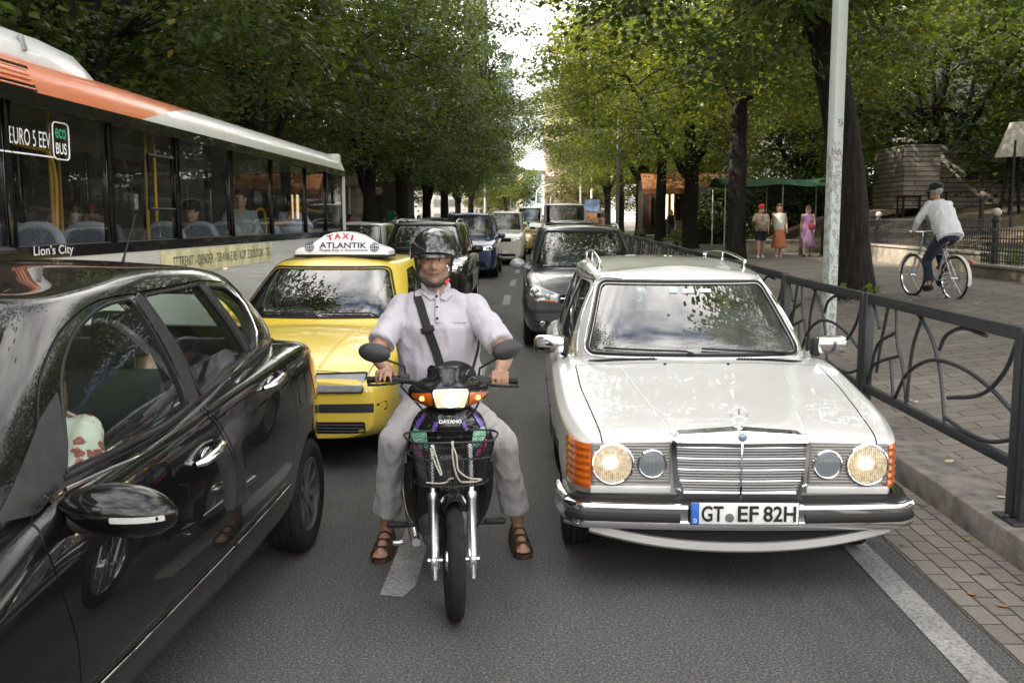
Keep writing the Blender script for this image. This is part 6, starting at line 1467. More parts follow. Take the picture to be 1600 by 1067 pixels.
    if lower and lower_kind in ('trousers', 'shorts'):
        b = MB()
        torso(b, [(J['pelvis'] - V(0, 0, .09), .15 * bd * fw, .115 * bd), (J['pelvis'], .168 * bd * fw, .13 * bd), (lerp(J['pelvis'], J['waist'], .5), .158 * bd * fw, .125 * bd)], f)
        for s in 'LR':
            end = lerp(J['k' + s], J['a' + s], .80) if lower_kind == 'trousers' else lerp(J['h' + s], J['k' + s], .75)
            if lower_kind == 'trousers': limb(b, [J['h' + s], lerp(J['h' + s], J['k' + s], .5), J['k' + s]], [.102, .088, .073]); b.tube([J['k' + s], lerp(J['k' + s], J['a' + s], .4), end], [.073, .069, .074], 18)
            else: b.tube([J['h' + s], end], [.105, .098], 18)
        m2 = remesh(b.me(), vox, 3); wrinkle(m2, .011, 10); m2.transform(T0); link(lower_kind, m2, root, lower, None, 180)
    elif lower and lower_kind == 'skirt':
        b = MB(); kz = J.get('skirt', lerp(J['kL'], J['aL'], .45)).z; n = 30; w = lerp(J['pelvis'], J['waist'], .6); rows = []
        for i in range(10):
            t = i / 9; c = V(lerp(w.x, (J['kL'].x + J['kR'].x) / 2, t), lerp(w.y, (J['kL'].y + J['kR'].y) / 2, t), lerp(w.z, kz, t))
            for k in range(n):
                a = 2 * math.pi * k / n; pl = 1 + .09 * t * math.sin(a * 9) + .05 * t * math.sin(a * 4 + 1); rx = lerp(.135, .23, t ** .8) * pl; b.v.append(tuple(c + sd * rx * math.cos(a) + f * rx * .78 * math.sin(a) + V(0, 0, .012 * t * math.sin(a * 3))))
        for i in range(9):
            for k in range(n): b.f.append((i * n + k, i * n + (k + 1) % n, (i + 1) * n + (k + 1) % n, (i + 1) * n + k))
        me = solidify(b.me(), .006, -1); me.transform(T0); link('skirt', me, root, lower, None, 180)
    if shoes and legs:
        for s in 'LR':
            b = MB(); a, t = J['a' + s], J['t' + s]; d = (t - a); d.z = 0; d.normalize(); zz = t.z - .030
            limb(b, [a - d * .045 + V(0, 0, -(a.z - zz) + .045), a + V(0, 0, -(a.z - zz) + .06), lerp(a, t, .6) + V(0, 0, -(lerp(a, t, .6).z - zz) + .045), t + V(0, 0, .012)], [.040, .045, .044, .040]); me = remesh(b.me(), .009, 2)
            for v in me.vertices: v.co.z = max(v.co.z, zz)
            me.transform(T0); link('shoe', me, root, shoes, None, 180)
    if hair:
        b = MB(); Q = lambda *p: hM @ V(*p)
        t = MB().ball((0, 0, 0), 1, 20, (.090, .108, .097)); b.add(t.v, t.f, hM @ Matrix.Translation((0, .024, .052)))
        if hair_kind == 'long':
            for s in (-1, 1): limb(b, [Q(s * .05, .03, .09), Q(s * .082, .02, .0), Q(s * .085, .01, -.10), Q(s * .080, -.01, -.20), Q(s * .07, -.03, -.28)], [.03, .03, .034, .036, .018])
            limb(b, [Q(0, .08, .06), Q(0, .095, -.05), Q(0, .085, -.2)], [.06, .06, .04])
        elif hair_kind == 'bun': limb(b, [Q(0, .10, .02), Q(0, .125, .02)], [.045, .04])
        me = remesh(b.me(), max(.008, vox * .8), 1); wrinkle(me, .006, 40); me.transform(T0); link('hair', me, root, hair, None, 180)
    if hat:
        b = MB(); t = MB().lathe([(.101, -.005), (.104, .04), (.094, .085), (.06, .112), (.001, .120)], 24); b.add(t.v, t.f, hM @ Matrix.Translation((0, .012, .045)) @ Matrix.Diagonal((1, 1.15, 1, 1)))
        if hat_kind == 'cap': br = [(x, -.095 - .075 * math.sqrt(max(0, 1 - (x / .075) ** 2))) for x in np.linspace(-.075, .075, 13)]; t = MB().prism(br + [(.06, -.07), (-.06, -.07)], .042, .050); b.add(t.v, t.f, hM)
        me = b.me(); me.transform(T0); link('cap', me, root, hat, None, 40)
    if eyes_on: eyes(T0 @ hM, bo)
    return root, hM, base
def wrinkle(me, amp, sc):
    n = len(me.vertices); co = np.empty(n * 3, np.float32); no = np.empty(n * 3, np.float32); me.vertices.foreach_get('co', co); me.vertices.foreach_get('normal', no); co = co.reshape(-1, 3); no = no.reshape(-1, 3)
    q = [noise.noise((p[0] * sc, p[1] * sc, p[2] * sc * .55)) + .5 * noise.noise((p[0] * sc * 2.3, p[1] * sc * 2.3, p[2] * sc * 1.2 + 7)) - 1.1 * abs(noise.noise((p[0] * sc * 1.1 + p[2] * sc * .5, p[1] * sc * 1.1, p[2] * sc * .7 - p[0] * sc * .4 + 3))) + .5 for p in co.tolist()]
    co += no * (np.array(q, np.float32) * amp)[:, None]; me.vertices.foreach_set('co', co.reshape(-1)); me.update()
def stand(x, y, z, f, h=1.68, stride=.0, swing=.0, lat=.0):
    """joints of a standing or walking person; f facing, right leg forward for stride>0"""
    f = Vector((f[0], f[1], 0)).normalized(); s = Vector((-f.y, f.x, 0)); s = -s; k = h / 1.70; P = lambda a, b_, c: Vector((x, y, z)) + s * (a * k) + f * (b_ * k) + V(0, 0, c * k)   # s: person's right
    J = dict(pelvis=P(0, 0, .92), waist=P(0, 0, 1.08), chest=P(0, .01, 1.26), neck=P(0, .0, 1.45), head=P(0, .025, 1.575))
    for n, q in (('R', 1), ('L', -1)):
        st = stride * q; sw = -swing * q
        J['s' + n] = P(.165 * q, 0, 1.385); J['e' + n] = P(.215 * q, sw * .5 - .02, 1.12); J['w' + n] = P(.215 * q, sw + .05, .90)
        J['h' + n] = P(.085 * q, 0, .88); J['k' + n] = P(.085 * q, st * .5 + .035, .48); J['a' + n] = P(.08 * q, st - .03 if st >= 0 else st - .03, .085 + (.05 if st < 0 else 0)); J['t' + n] = P(.09 * q, st + .12, .032)
    return J
# ---------------------------------------------------------------- scooter rider
M_POLO = cloth('pale lilac polo', (.44, .42, .46), 1., 8); M_TROU = cloth('light grey trousers', (.36, .35, .345), 1., 8)
RF = Vector((.13, -1, 0)).normalized()
gL, gR = V(-.775, 4.93, 1.030), V(-.195, 4.90, 1.030)          # viewer's left and right grip
RJ = dict(pelvis=(-.565, 5.62, .86), waist=(-.565, 5.58, 1.06), chest=(-.565, 5.56, 1.26), neck=(-.575, 5.53, 1.455), head=(-.580, 5.475, 1.605), hem=(-.565, 5.60, .84),
          sR=(-.765, 5.55, 1.345), eR=(-.880, 5.30, 1.115), wR=(-.785, 5.035, 1.062), sL=(-.370, 5.55, 1.345), eL=(-.175, 5.28, 1.11), wL=(-.195, 5.005, 1.062),
          hR=(-.665, 5.58, .80), kR=(-.775, 5.16, .655), aR=(-.845, 5.34, .125), tR=(-.85, 5.165, .050), hL=(-.465, 5.58, .80), kL=(-.20, 5.20, .66), aL=(-.115, 5.43, .125), tL=(-.085, 5.265, .050), face=(.11, -1, 0))
def rider_extra(b):
    grip_hand(b, gL, 1, (-1, .02, -.05), None, ext=(2, 1)); grip_hand(b, gR, 1, (1, .05, -.02), None)
    for a, t in (((-.845, 5.34), (-.85, 5.165)), ((-.115, 5.43), (-.085, 5.265))):
        d = Vector((t[0] - a[0], t[1] - a[1], 0)).normalized(); s = Vector((-d.y, d.x, 0))
        for o, l in ((-.032, .0), (-.014, .012), (.003, .012), (.018, .006), (.032, -.004)):
            p = V(t[0], t[1], .036) + s * o; limb(b, [p - d * .03, p + d * (.028 + l)], [.012, .0095], 8)
        limb(b, [V(a[0], a[1], .06) - d * .05, V(a[0], a[1], .05), V(t[0], t[1], .045) - d * .02], [.034, .037, .036], 12)
RID, RHM, RBASE = figure('person', 'heavy man in a pale polo shirt and black helmet straddling the scooter', RJ, RF, M_POLO, 'short', M_TROU, 'trousers', SKIN_D, M_HAIRD, 'short', 1.36, .008, True, None, collar=True, hands='none', extra_body=rider_extra, eyes_on=True, hs=1.06)
def rider_details():
    T0 = Matrix.Translation(-RBASE); M = T0 @ RHM
    # helmet: half shell with peak, strap under the chin
    BH = mat('black helmet', (.010, .010, .012), .12, coat=1, rvar=.05); b = MB(); n = 36; rows = 14
    for i in range(rows):
        ph = lerp(.04, 1.62, i / (rows - 1))
        for k in range(n):
            t = 2 * math.pi * k / n; front = max(0, -math.sin(t)); p2 = ph * (1 - .10 * front * (i / (rows - 1)))
            b.v.append((.112 * math.sin(p2) * math.cos(t), .015 + .132 * math.sin(p2) * math.sin(t) - .006 * front, .030 + .122 * math.cos(p2) - (.018 * (1 - front) if i == rows - 1 else 0)))
    for i in range(rows - 1):
        for k in range(n): b.f.append((i * n + k, i * n + (k + 1) % n, (i + 1) * n + (k + 1) % n, (i + 1) * n + k))
    b.f.append(tuple(range(n))); me = b.me(); fixn(me); me = solidify(me, .012, 1); me.transform(M); he = link('helmet', me, RID, BH, None, 60)
    pk = MB(); N = 15
    for j in range(3):
        for k in range(N):
            t = lerp(-2.75, -.39, k / (N - 1)); r = 1 + [.0, .09, .15][j] * math.sin(-t) ** 1.5; pk.v.append((.113 * math.cos(t) * r, .012 + .136 * math.sin(t) * r, .034 - [.0, .006, .018][j]))
    for j in range(2):
        for k in range(N - 1): pk.f.append((j * N + k, j * N + k + 1, (j + 1) * N + k + 1, (j + 1) * N + k))
    pm = pk.me(); fixn(pm); pm = solidify(pm, .008, 0); pm.transform(M); link('peak', pm, he, BH, None, 50)
    MB().tube([M @ V(q * .1135, -.0 - .137 * math.sqrt(max(0, 1 - (q) ** 2)) * .0, .03) if False else M @ V(.119 * math.cos(t), .015 + .140 * math.sin(t), .024) for t in np.linspace(-3.3, .16, 30) for q in (0,)], .006, 6).build('helmet_edge', M_RUB, he, 60)
    MB().tube([M @ V(*q) for q in ((-.098, .0, .02), (-.088, -.02, -.05), (-.065, -.045, -.105), (-.03, -.062, -.128), (0, -.068, -.133), (.03, -.062, -.128), (.065, -.045, -.105), (.088, -.02, -.05), (.098, .0, .02))], .0075, 8, sx=1.).build('chin_strap', M_RUB, he, 60)
    MB().tube([M @ V(.075, -.035, -.095), M @ V(.055, -.055, -.118)], .010, 8).build('strap_clip', mat('red clip', (.5, .03, .03), .4), he, 60)
    MB().ball(M @ V(0, -.04, .148), .01, 10, (3, .6, .6)).build('helmet_rivet', M_RUB, he, 60)
    sh = [c for c in RID.children if c.name.startswith('shirt')][0]; S = Surf(sh.data)
    # placket buttons and chest lettering
    pl = MB(); pts = [S.pt(-.010 + .022 * t - 0.0, lerp(.595 - .0, .45, t) + RBASE.z * 0 + .84 - .0, 'y', -1, .004) for t in np.linspace(0, 1, 6)]
    cx = -.575 - RBASE.x
    P = [S.pt(cx + .012 + .012 * t, lerp(1.435, 1.27, t) - RBASE.z, 'y', -1, .002) for t in np.linspace(0, 1, 7)]; MB().tube(P, .016, 6, sx=1).build('placket', M_POLO, sh, 60)
    link('neck_opening', S.patch([(cx - .028, 1.462 - RBASE.z), (cx + .060, 1.462 - RBASE.z), (cx + .022, 1.385 - RBASE.z)], 'y', -1, .003, .002, .02), RID, SKIN_D, None, 60)
    for q in ([(-.085, 1.478), (-.030, 1.470), (.014, 1.40), (-.020, 1.392), (-.075, 1.43)], [(.060, 1.470), (.105, 1.475), (.100, 1.42), (.062, 1.385), (.030, 1.398)]): link('collar_flap', S.patch([(cx + a, b - RBASE.z) for a, b in q], 'y', -1, .016, .008, .02), sh, M_POLO, None, 60)
    for t in (.15, .5, .85):
        p = S.pt(cx + .012 + .012 * t, lerp(1.435, 1.27, t) - RBASE.z, 'y', -1, .018); MB().lathe([(.0075, -.004), (.0075, .003), (.001, .004)], 12, Matrix.Translation(p) @ Matrix.Rotation(math.pi / 2, 4, 'X')).build('button', M_INK, sh, 40)
    p = S.pt(cx + .135, 1.265 - RBASE.z, 'y', -1, .003); text('Carthago', .10, .014, Matrix.Translation(p) @ Matrix.Rotation(math.pi / 2, 4, 'X') @ Matrix.Rotation(.25, 4, 'Y'), mat('grey print', (.14, .13, .16), .7), 'lettering', sh)
    for s in 'LR':      # sleeve hems
        a, e = Vector(RJ['s' + s]), Vector(RJ['e' + s]); c = lerp(a, e, .79) - RBASE; d = (e - a).normalized(); u = d.orthogonal().normalized(); w = d.cross(u); MB().tube([c + u * .073 * math.cos(t) + w * .073 * math.sin(t) for t in np.linspace(0, 2 * math.pi, 24, endpoint=False)], .006, 6, closed=True).build('sleeve_hem', M_POLO, sh, 60)
    # sandals
    SM_ = mat('brown sandal leather', (.038, .021, .012), .6, var=.3, vscale=30, bmp=.3, bscale=120)
    for (a, t) in (((-.845, 5.34), (-.85, 5.165)), ((-.115, 5.43), (-.085, 5.265))):
        A = V(a[0], a[1], 0) - RBASE; Tt = V(t[0], t[1], 0) - RBASE; A.z = Tt.z = -RBASE.z; d = (Tt - A).normalized(); s = Vector((-d.y, d.x, 0)); b = MB()
        out = [(-.07, -.026), (-.03, -.036), (.06, -.040), (.14, -.050), (.20, -.046), (.225, -.02), (.225, .018), (.20, .046), (.14, .052), (.06, .042), (-.03, .036), (-.07, .026)]
        Mx = Matrix((d, s, V(0, 0, 1))).transposed().to_4x4(); b.prism(rpoly(out, .02, 3), .002, .024, Matrix.Translation(A) @ Mx); so_ = b.build('sandal', SM_, RID, 40)
        for (u, w, h) in ((.160, .056, .080), (.100, .054, .104), (.040, .050, .128), (-.02, .048, .140)):
            sb = MB(); n = 9
            for e in (-.019, .019):
                for k in range(n): tt = math.pi * k / (n - 1); sb.v.append(tuple(Matrix.Translation(A) @ Mx @ V(u + e, w * math.cos(tt), .015 + (h - .015) * math.sin(tt) ** .8)))
            for k in range(n - 1): sb.f.append((k, k + 1, n + k + 1, n + k))
            link('sandal_strap', solidify(sb.me(), .005, 0), so_, SM_, None, 50)
    # shoulder bag
    bg = thing('shoulder_bag', 'black shoulder bag slung across the pale polo shirt of the scooter rider', 'bag', RBASE); BM = mat('black webbing', (.014, .014, .015), .7, bmp=.4, bscale=400)
    top = V(-.672, 5.55, 1.447) - RBASE; Ps = []
    for t in np.linspace(0, 1, 16): Ps.append(S.pt(lerp(-.668, -.525, t ** .9) - RBASE.x, lerp(1.40, .985, t) - RBASE.z, 'y', -1, .006))
    Ps = [V(-.672, 5.62, 1.40) - RBASE, V(-.674, 5.57, 1.440) - RBASE, V(-.672, 5.50, 1.435) - RBASE] + Ps; sb = MB()
    for i, p in enumerate(Ps):
        d = (Ps[min(i + 1, len(Ps) - 1)] - Ps[max(i - 1, 0)]).normalized(); w = d.cross(Vector((0, -1, 0)) if i > 2 else Vector((0, -.3, 1))).normalized() * .024; sb.v += [tuple(p - w), tuple(p + w)]
    for i in range(len(Ps) - 1): sb.f.append((2 * i, 2 * i + 1, 2 * i + 3, 2 * i + 2))
    me = sb.me(); fixn(me); link('strap', solidify(me, .005, 0), bg, BM, None, 60); c = Ps[9]; MB().box(c + V(0, -.008, 0), (.075, .012, .035), (0, -.32, 0), .004).build('buckle', M_RUB, bg, 40)
    bb = MB(); bb.ball(V(-.46, 5.33, .985) - RBASE, 1, 18, (.125, .06, .085)); link('pouch', remesh(bb.me(), .012, 1), bg, BM, None, 180)
    MB().tube([V(-.36, 5.35, 1.02) - RBASE, V(-.335, 5.42, 1.12) - RBASE, V(-.33, 5.5, 1.2) - RBASE], .012, 8, sx=.5).build('rear_strap', BM, bg, 60)
rider_details()
# ================================================================ scooter
def scooter():
    root = thing('motor_scooter', 'black step-through scooter with lit headlamp and wire front basket', 'scooter', (-.388, 4.40, 0), R(8.5))
    BLK = paint('scooter black', (.006, .006, .007), .18, 0, 1, .05); STEEL = mat('fork steel', (.62, .63, .64), .22, .95, rvar=.08, vscale=12)
    # front wheel
    def bikewheel(y, r, w, nm):
        T = Matrix.Translation((0, y, r)) @ Matrix.Rotation(math.pi / 2, 4, 'Y'); tb = MB(); pr = []
        for k in range(15): a = math.pi * (k / 14 - .5) * 1.75; pr.append((r - w * .52 + w * .52 * math.cos(a), w * .5 * math.sin(a)))
        pr += [(r - w * .95, w * .30), (r - w * .95, -w * .30)]; tb.lathe(pr, 56, T, closed=True); ty = tb.build(nm, M_TYRE, root, 50)
        gr = MB()
        for o in (-.013, .0, .013): gr.lathe([(r - .0015 - abs(o) * .10, o - .0022), (r + .0012 - abs(o) * .10, o - .0022), (r + .0012 - abs(o) * .10, o + .0022), (r - .0015 - abs(o) * .10, o + .0022)], 56, T, closed=True)
        gr.build('tread_groove', M_UNDER, ty, 50)
        rb = MB(); rb.lathe([(r - w * .85, -.02), (r - w * .80, -.024), (r - w * 1.1, -.018), (r - w * 1.2, 0), (r - w * 1.1, .018), (r - w * .80, .024), (r - w * .85, .02)], 40, T, closed=True); rb.lathe([(.05, -.035), (.055, -.02), (.05, .05), (.02, .055), (.02, -.04)], 20, T, closed=True); ri = rb.build('rim', M_CHROME, ty, 40)
        sp = MB()
        for k in range(18):
            a = 2 * math.pi * k / 18; sg = 1 if k % 2 else -1; sp.tube([T @ V(.045 * math.cos(a + .3 * sg), .045 * math.sin(a + .3 * sg), .022 * sg), T @ V((r - w * 1.1) * math.cos(a), (r - w * 1.1) * math.sin(a), 0)], .0022, 5)
        sp.build('spokes', STEEL, ri, 60)
    bikewheel(.0, .28, .078, 'front_wheel'); bikewheel(1.22, .28, .085, 'rear_wheel')
    # fork
    for s in (-1, 1):
        f = MB(); f.lathe([(.0155, -.05), (.024, -.045), (.024, .26), (.028, .27), (.028, .30), (.016, .302), (.016, .52)], 18, Matrix.Translation((s * .088, .005, .285)) @ Matrix.Rotation(R(-17), 4, 'X')); f.box((s * .088, -.005, .27), (.035, .05, .06), None, .01); f.tube([(s * .05, 0, .28), (s * .118, 0, .28)], .012, 10); f.tube([(s * .088, -.02, .26), (s * .088, -.025, .20)], [.012, .016], 10); f.build('fork_leg', STEEL, root, 40)
    # front mudguard
    b = MB(); n = 24; m = 9
    for i in range(n):
        a = lerp(R(-50), R(72), i / (n - 1)); 
        for k in range(m): t = lerp(-1, 1, k / (m - 1)); rr = .308 + .018 * (1 - t * t); w = .056 * (1 - .5 * max(0, (i / n - .75))); b.v.append((t * w, -math.cos(a) * rr * 1.0 if False else -math.sin(a + R(-52)) * rr, .28 + math.cos(a + R(-52)) * rr - .03 * abs(t) ** 3))
    for i in range(n - 1):
        for k in range(m - 1): b.f.append((i * m + k, i * m + k + 1, (i + 1) * m + k + 1, (i + 1) * m + k))
    me = b.me(); fixn(me); link('front_mudguard', solidify(me, .006, 0), root, BLK, None, 60)
    MB().box((0, .10, .66), (.12, .10, .18), (R(-17), 0, 0), .03).build('fork_bridge', BLK, root, 40)
    # leg shield: curved panel with side wings
    def panel(rows, nm, mt, th=.012):
        """rows: (z, half width, y at centre, y at edge)"""
        bb = MB(); N = 19
        for z, hw, yc, ye in rows:
            for k in range(N): t = lerp(-1, 1, k / (N - 1)); bb.v.append((t * hw, lerp(yc, ye, abs(t) ** 2.2), z - .03 * abs(t) ** 4))
        for i in range(len(rows) - 1):
            for k in range(N - 1): bb.f.append((i * N + k, i * N + k + 1, (i + 1) * N + k + 1, (i + 1) * N + k))
        me = bb.me(); fixn(me); me = subsurf(me, 1); return me, link(nm, solidify(me.copy(), th, 0), root, mt, None, 60)
    sm, shd = panel([(.955, .10, .26, .33), (.935, .145, .225, .33), (.88, .175, .20, .33), (.80, .195, .20, .34), (.70, .200, .23, .36), (.60, .195, .27, .40), (.48, .185, .32, .44), (.36, .17, .37, .46), (.27, .13, .42, .48), (.22, .08, .46, .50)], 'leg_shield', BLK)
    SS_ = Surf(sm)
    for s in (1, -1):
        # iridescent decals: violet tip, green checks, pink
        for nm, po, mt in (('violet_decal', [(.105, .915), (.165, .90), (.183, .845), (.150, .835)], mat('violet decal', (.16, .10, .42), .2, .3, coat=1, var=.6, vscale=25)), ('green_decal', [(.112, .828), (.182, .838), (.178, .785), (.130, .735), (.100, .735)], None), ('pink_decal', [(.182, .775), (.186, .735), (.145, .695), (.125, .700), (.135, .73)], mat('pink decal', (.55, .07, .30), .25, .2, coat=1, var=.3, vscale=60))):
            if mt is None:
                mt, t, bb = newmat('green checked decal'); ck = t.nodes.new('ShaderNodeTexChecker'); ck.inputs['Scale'].default_value = 95; ck.inputs['Color1'].default_value = (.03, .38, .16, 1); ck.inputs['Color2'].default_value = (.45, .62, .55, 1); tc_ = t.nodes.new('ShaderNodeTexCoord'); mp_ = t.nodes.new('ShaderNodeMapping'); mp_.inputs['Rotation'].default_value = (0, .6, 0); t.links.new(tc_.outputs['Object'], mp_.inputs[0]); t.links.new(mp_.outputs[0], ck.inputs[0]); t.links.new(ck.outputs[0], bb.inputs[0]); bb.inputs['Roughness'].default_value = .25
            link(nm, SS_.patch([(s * x, z) for x, z in po], 'y', -1, .016, .001, .012), shd, mt, None, 40)
        MB().tube([SS_.pt(s * x, z, 'y', -1, .007) for x, z in ((.085, .94), (.10, .86), (.095, .76), (.085, .66))], .0025, 6).build('shield_seam', M_ALU, shd, 60)
    text('DAYANG', .105, .018, Matrix.Translation(SS_.pt(0, .885, 'y', -1, .018)) @ Matrix.Rotation(math.pi / 2 - .45, 4, 'X'), M_WHITEP, 'lettering', shd, .03, 0)
    MB().box((0, .26, .79), (.15, .08, .13), (R(-14), 0, 0), .02).build('horn_cover', M_PLAST, root, 40)
    # inner body, seat, engine, rear
    b = MB(); b.box((0, .62, .40), (.24, .50, .16), (R(8), 0, 0), .05); b.box((0, .95, .58), (.26, .62, .24), (R(-6), 0, 0), .07); b.build('body_shell', BLK, root, 40)
    b = MB(); b.box((0, 1.02, .755), (.25, .72, .09), (R(-2), 0, 0), .04); b.build('saddle', mat('saddle vinyl', (.012, .012, .012), .55, bmp=.2, bscale=200), root, 40)
    e = MB(); e.ball((0, .50, .33), 1, 16, (.16, .20, .13)); e.tube([(0, .32, .33), (0, .55, .34)], .07, 14)
    for k in range(6): e.tube([(0, .33 + .03 * k, .33), (0, .338 + .03 * k, .33)], .088, 16)
    e.box((.0, .55, .26), (.26, .3, .12), None, .04); e.build('engine', mat('engine alloy', (.16, .16, .16), .5, .7, var=.3, vscale=20), root, 40)
    MB().tube([(-.16, .45, .22), (-.17, .7, .2), (-.18, 1.35, .26)], [.022, .03, .05], 12).build('exhaust', M_CHROME, root, 50)
    for s in (-1, 1):
        MB().tube([(s * .10, .58, .27), (s * .27, .57, .275)], .012, 8).build('peg_bar', M_PLAST, root, 50); MB().box((s * .25, .57, .28), (.11, .045, .03), None, .01).build('foot_peg', M_RUB, root, 40)
        b = MB(); P = crom([(s * .185, .33, .66), (s * .19, .37, .52), (s * .17, .44, .38), (s * .12, .50, .27)], 6); b.tube(P, .03, 8, sx=.5); b.build('side_wing', BLK, root, 60)
    MB().tube([(-.17, .56, .33), (-.20, .55, .45), (-.205, .50, .56), (-.17, .47, .58)], .008, 8).build('kick_start', STEEL, root, 60)
    MB().box((-.25, .52, .20), (.06, .03, .025), None, .008).build('gear_pedal', STEEL, root, 40)
    # headlamp nacelle with screen
    nb = MB(); N = 21
    for z, hw, yc, ye in ((.945, .10, .18, .27), (.965, .17, .14, .30), (1.0, .195, .13, .31), (1.035, .19, .14, .31), (1.055, .15, .17, .31), (1.075, .09, .20, .30), (1.12, .105, .235, .30), (1.135, .085, .26, .31)):
        for k in range(N): t = lerp(-1, 1, k / (N - 1)); nb.v.append((t * hw, lerp(yc, ye, abs(t) ** 2.4), z))
    for i in range(7):
        for k in range(N - 1): nb.f.append((i * N + k, i * N + k + 1, (i + 1) * N + k + 1, (i + 1) * N + k))
    me = nb.me(); fixn(me); me = subsurf(me, 1); NS = Surf(me); na = link('headlamp_cowl', solidify(me, .006, 0), root, BLK, None, 60)
    MB().box((0, .34, 1.02), (.30, .10, .10), None, .03).build('handlebar_cover', BLK, root, 40)
    po = rpoly([(-.080, 1.040), (.080, 1.040), (.072, .968), (.058, .960), (-.058, .960), (-.072, .968)], .01)
    hl = link('headlamp', NS.patch(po, 'y', -1, .018, .012, .02), root, emat('lit headlamp glass', (1, .74, .42), .42), None, 30); MB().ball(NS.pt(0, .995, 'y', -1, .016), 1, 16, (.045, .012, .030)).build('bulb', M_LIT, hl, 60); MB().tube([NS.pt(q[0], q[1], 'y', -1, .019) for q in po], .005, 6, closed=True).build('lamp_rim', M_CHROME, hl, 60)
    for s in (1, -1):
        q = rpoly([(s * .092, 1.030), (s * .175, 1.012), (s * .180, .995), (s * .150, .975), (s * .085, .960)], .01)
        il = link('indicator', NS.patch(q, 'y', -1, .018, .012, .02), root, M_AMBER, None, 30); MB().ball(NS.pt(s * .13, .998, 'y', -1, .024), .012, 10, (1.2, .4, 1)).build('bulb', emat('lit amber', (1, .42, .06), 1.6), il, 60)
    # handlebar, levers, mirrors
    I = root.matrix_basis if False else (Matrix.Translation((-.388, 4.40, 0)) @ Matrix.Rotation(R(8.5), 4, 'Z')).inverted()
    gl, gr = I @ gL, I @ gR
    hb = MB(); hb.tube([gl + V(-.0, 0, 0), (gl.x + .14, lerp(gl.y, .36, .5), 1.03), (-.08, .36, 1.02), (.08, .36, 1.02), (gr.x - .14, lerp(gr.y, .36, .5), 1.03), gr], .013, 10); hb.build('handlebar', M_PLAST, root, 60)
    for g, s in ((gl, -1), (gr, 1)):
        d = Vector((s, 0, 0)); ax = (I.to_3x3() @ (Vector((-1, .02, -.05)) if s < 0 else Vector((1, .05, -.02)))).normalized()
        MB().tube([g - ax * .07, g + ax * .075], .0165, 14).tube([g + ax * .075, g + ax * .09], .019, 14).build('grip', M_RUB, root, 40)
        sw = MB().box(g - ax * .10 + V(0, 0, .0), (.055, .05, .05), None, .012); sw.build('switch_block', M_PLAST, root, 40)
        MB().tube([g - ax * .10 + V(0, -.03, -.005), g - ax * .05 + V(0, -.07, -.012), g + ax * .03 + V(0, -.078, -.016), g + ax * .085 + V(0, -.06, -.016)], [.008, .007, .006, .008], 8).build('brake_lever', M_RUB, root, 60)
        MB().tube([g - ax * .10 + V(0, -.02, 0), g - ax * .08 + V(0, -.06, -.03), V(s * .12, .22, .93), V(s * .06, .25, .85)], .005, 6).build('cable', M_RUB, root, 60)
        W_ = lambda u, v, y: I @ Vector(WPT(u, v, y))
        c = W_(585, 551, 4.86) if s < 0 else W_(793, 546, 4.84)
        st = MB().tube([g - ax * .105 + V(0, 0, .02), g - ax * .10 + V(0, 0, .06), lerp(g - ax * .10, c, .55) + V(0, 0, .02), c + V(0, .02, -.02)], .0062, 8); m_ = st.build('mirror_stem', M_RUB, root, 60)
        mm = MB(); mm.ball((0, 0, 0), 1, 22, (.082, .030, .050)); me = mm.me(); me.transform(Matrix.Translation(c) @ Matrix.Rotation(s * .22, 4, 'Z') @ Matrix.Rotation(R(-14 if s > 0 else 8), 4, 'Y')); mo = link('mirror', me, root, mat('mirror shell', (.030, .030, .031), .42, bmp=.1, bscale=300), None, 60)
        me = MB().ball((0, .008, 0), 1, 22, (.072, .026, .041)).me(); me.transform(Matrix.Translation(c) @ Matrix.Rotation(s * .22, 4, 'Z') @ Matrix.Rotation(R(-14 if s > 0 else 8), 4, 'Y')); link('mirror_glass', me, mo, M_CHROME, None, 60)
    # wire basket
    WR = mat('black wire', (.015, .015, .016), .45); bk = bpy.data.objects.new('basket', None); fr = MB()
    zt_, zb_ = .838, .615
    def loop(z, hw, y0, y1): return [(-hw, y1, z), (-hw, y0 + .04, z), (-hw + .05, y0, z), (0, y0 - .012, z), (hw - .05, y0, z), (hw, y0 + .04, z), (hw, y1, z)]
    def at_(t): return loop(lerp(zb_, zt_, t), lerp(.150, .188, t), lerp(.04, -.045, t), lerp(.175, .195, t))
    for t, r in ((1, .0055), (.62, .0045), (0, .005)): fr.tube(crom(at_(t), 6, True), r, 6, closed=True)
    for i in range(7): fr.tube([at_(t)[i] for t in np.linspace(0, 1, 5)], .004, 6)
    bo = fr.build('basket', WR, root, 60); ms = MB()
    def path(t, u):
        P = at_(t); L_ = [0]
        for i in range(6): L_.append(L_[-1] + (Vector(P[i + 1]) - Vector(P[i])).length)
        q = u * L_[-1]; i = max(0, min(5, int(np.searchsorted(L_, q) - 1))); return Vector(P[i]).lerp(Vector(P[i + 1]), (q - L_[i]) / max(1e-6, L_[i + 1] - L_[i]))
    nu = 44
    for k in range(-16, nu + 1):       # diamond mesh round the sides
        for sg in (1, -1):
            P = []
            for j in range(9):
                t = j / 8; u = (k + (16 * t if sg > 0 else 16 * (1 - t))) / nu
                if 0 <= u <= 1: P.append(path(t, u))
            if len(P) > 1: ms.tube(P, .0019, 3, cap=False)
    for k in range(13): x = lerp(-.14, .14, k / 12); ms.tube([(x, .05, zb_), (x, .175, zb_)], .0015, 4); 
    for k in range(6): y = lerp(.05, .175, k / 5); ms.tube([(-.145, y, zb_), (.145, y, zb_)], .0015, 4)
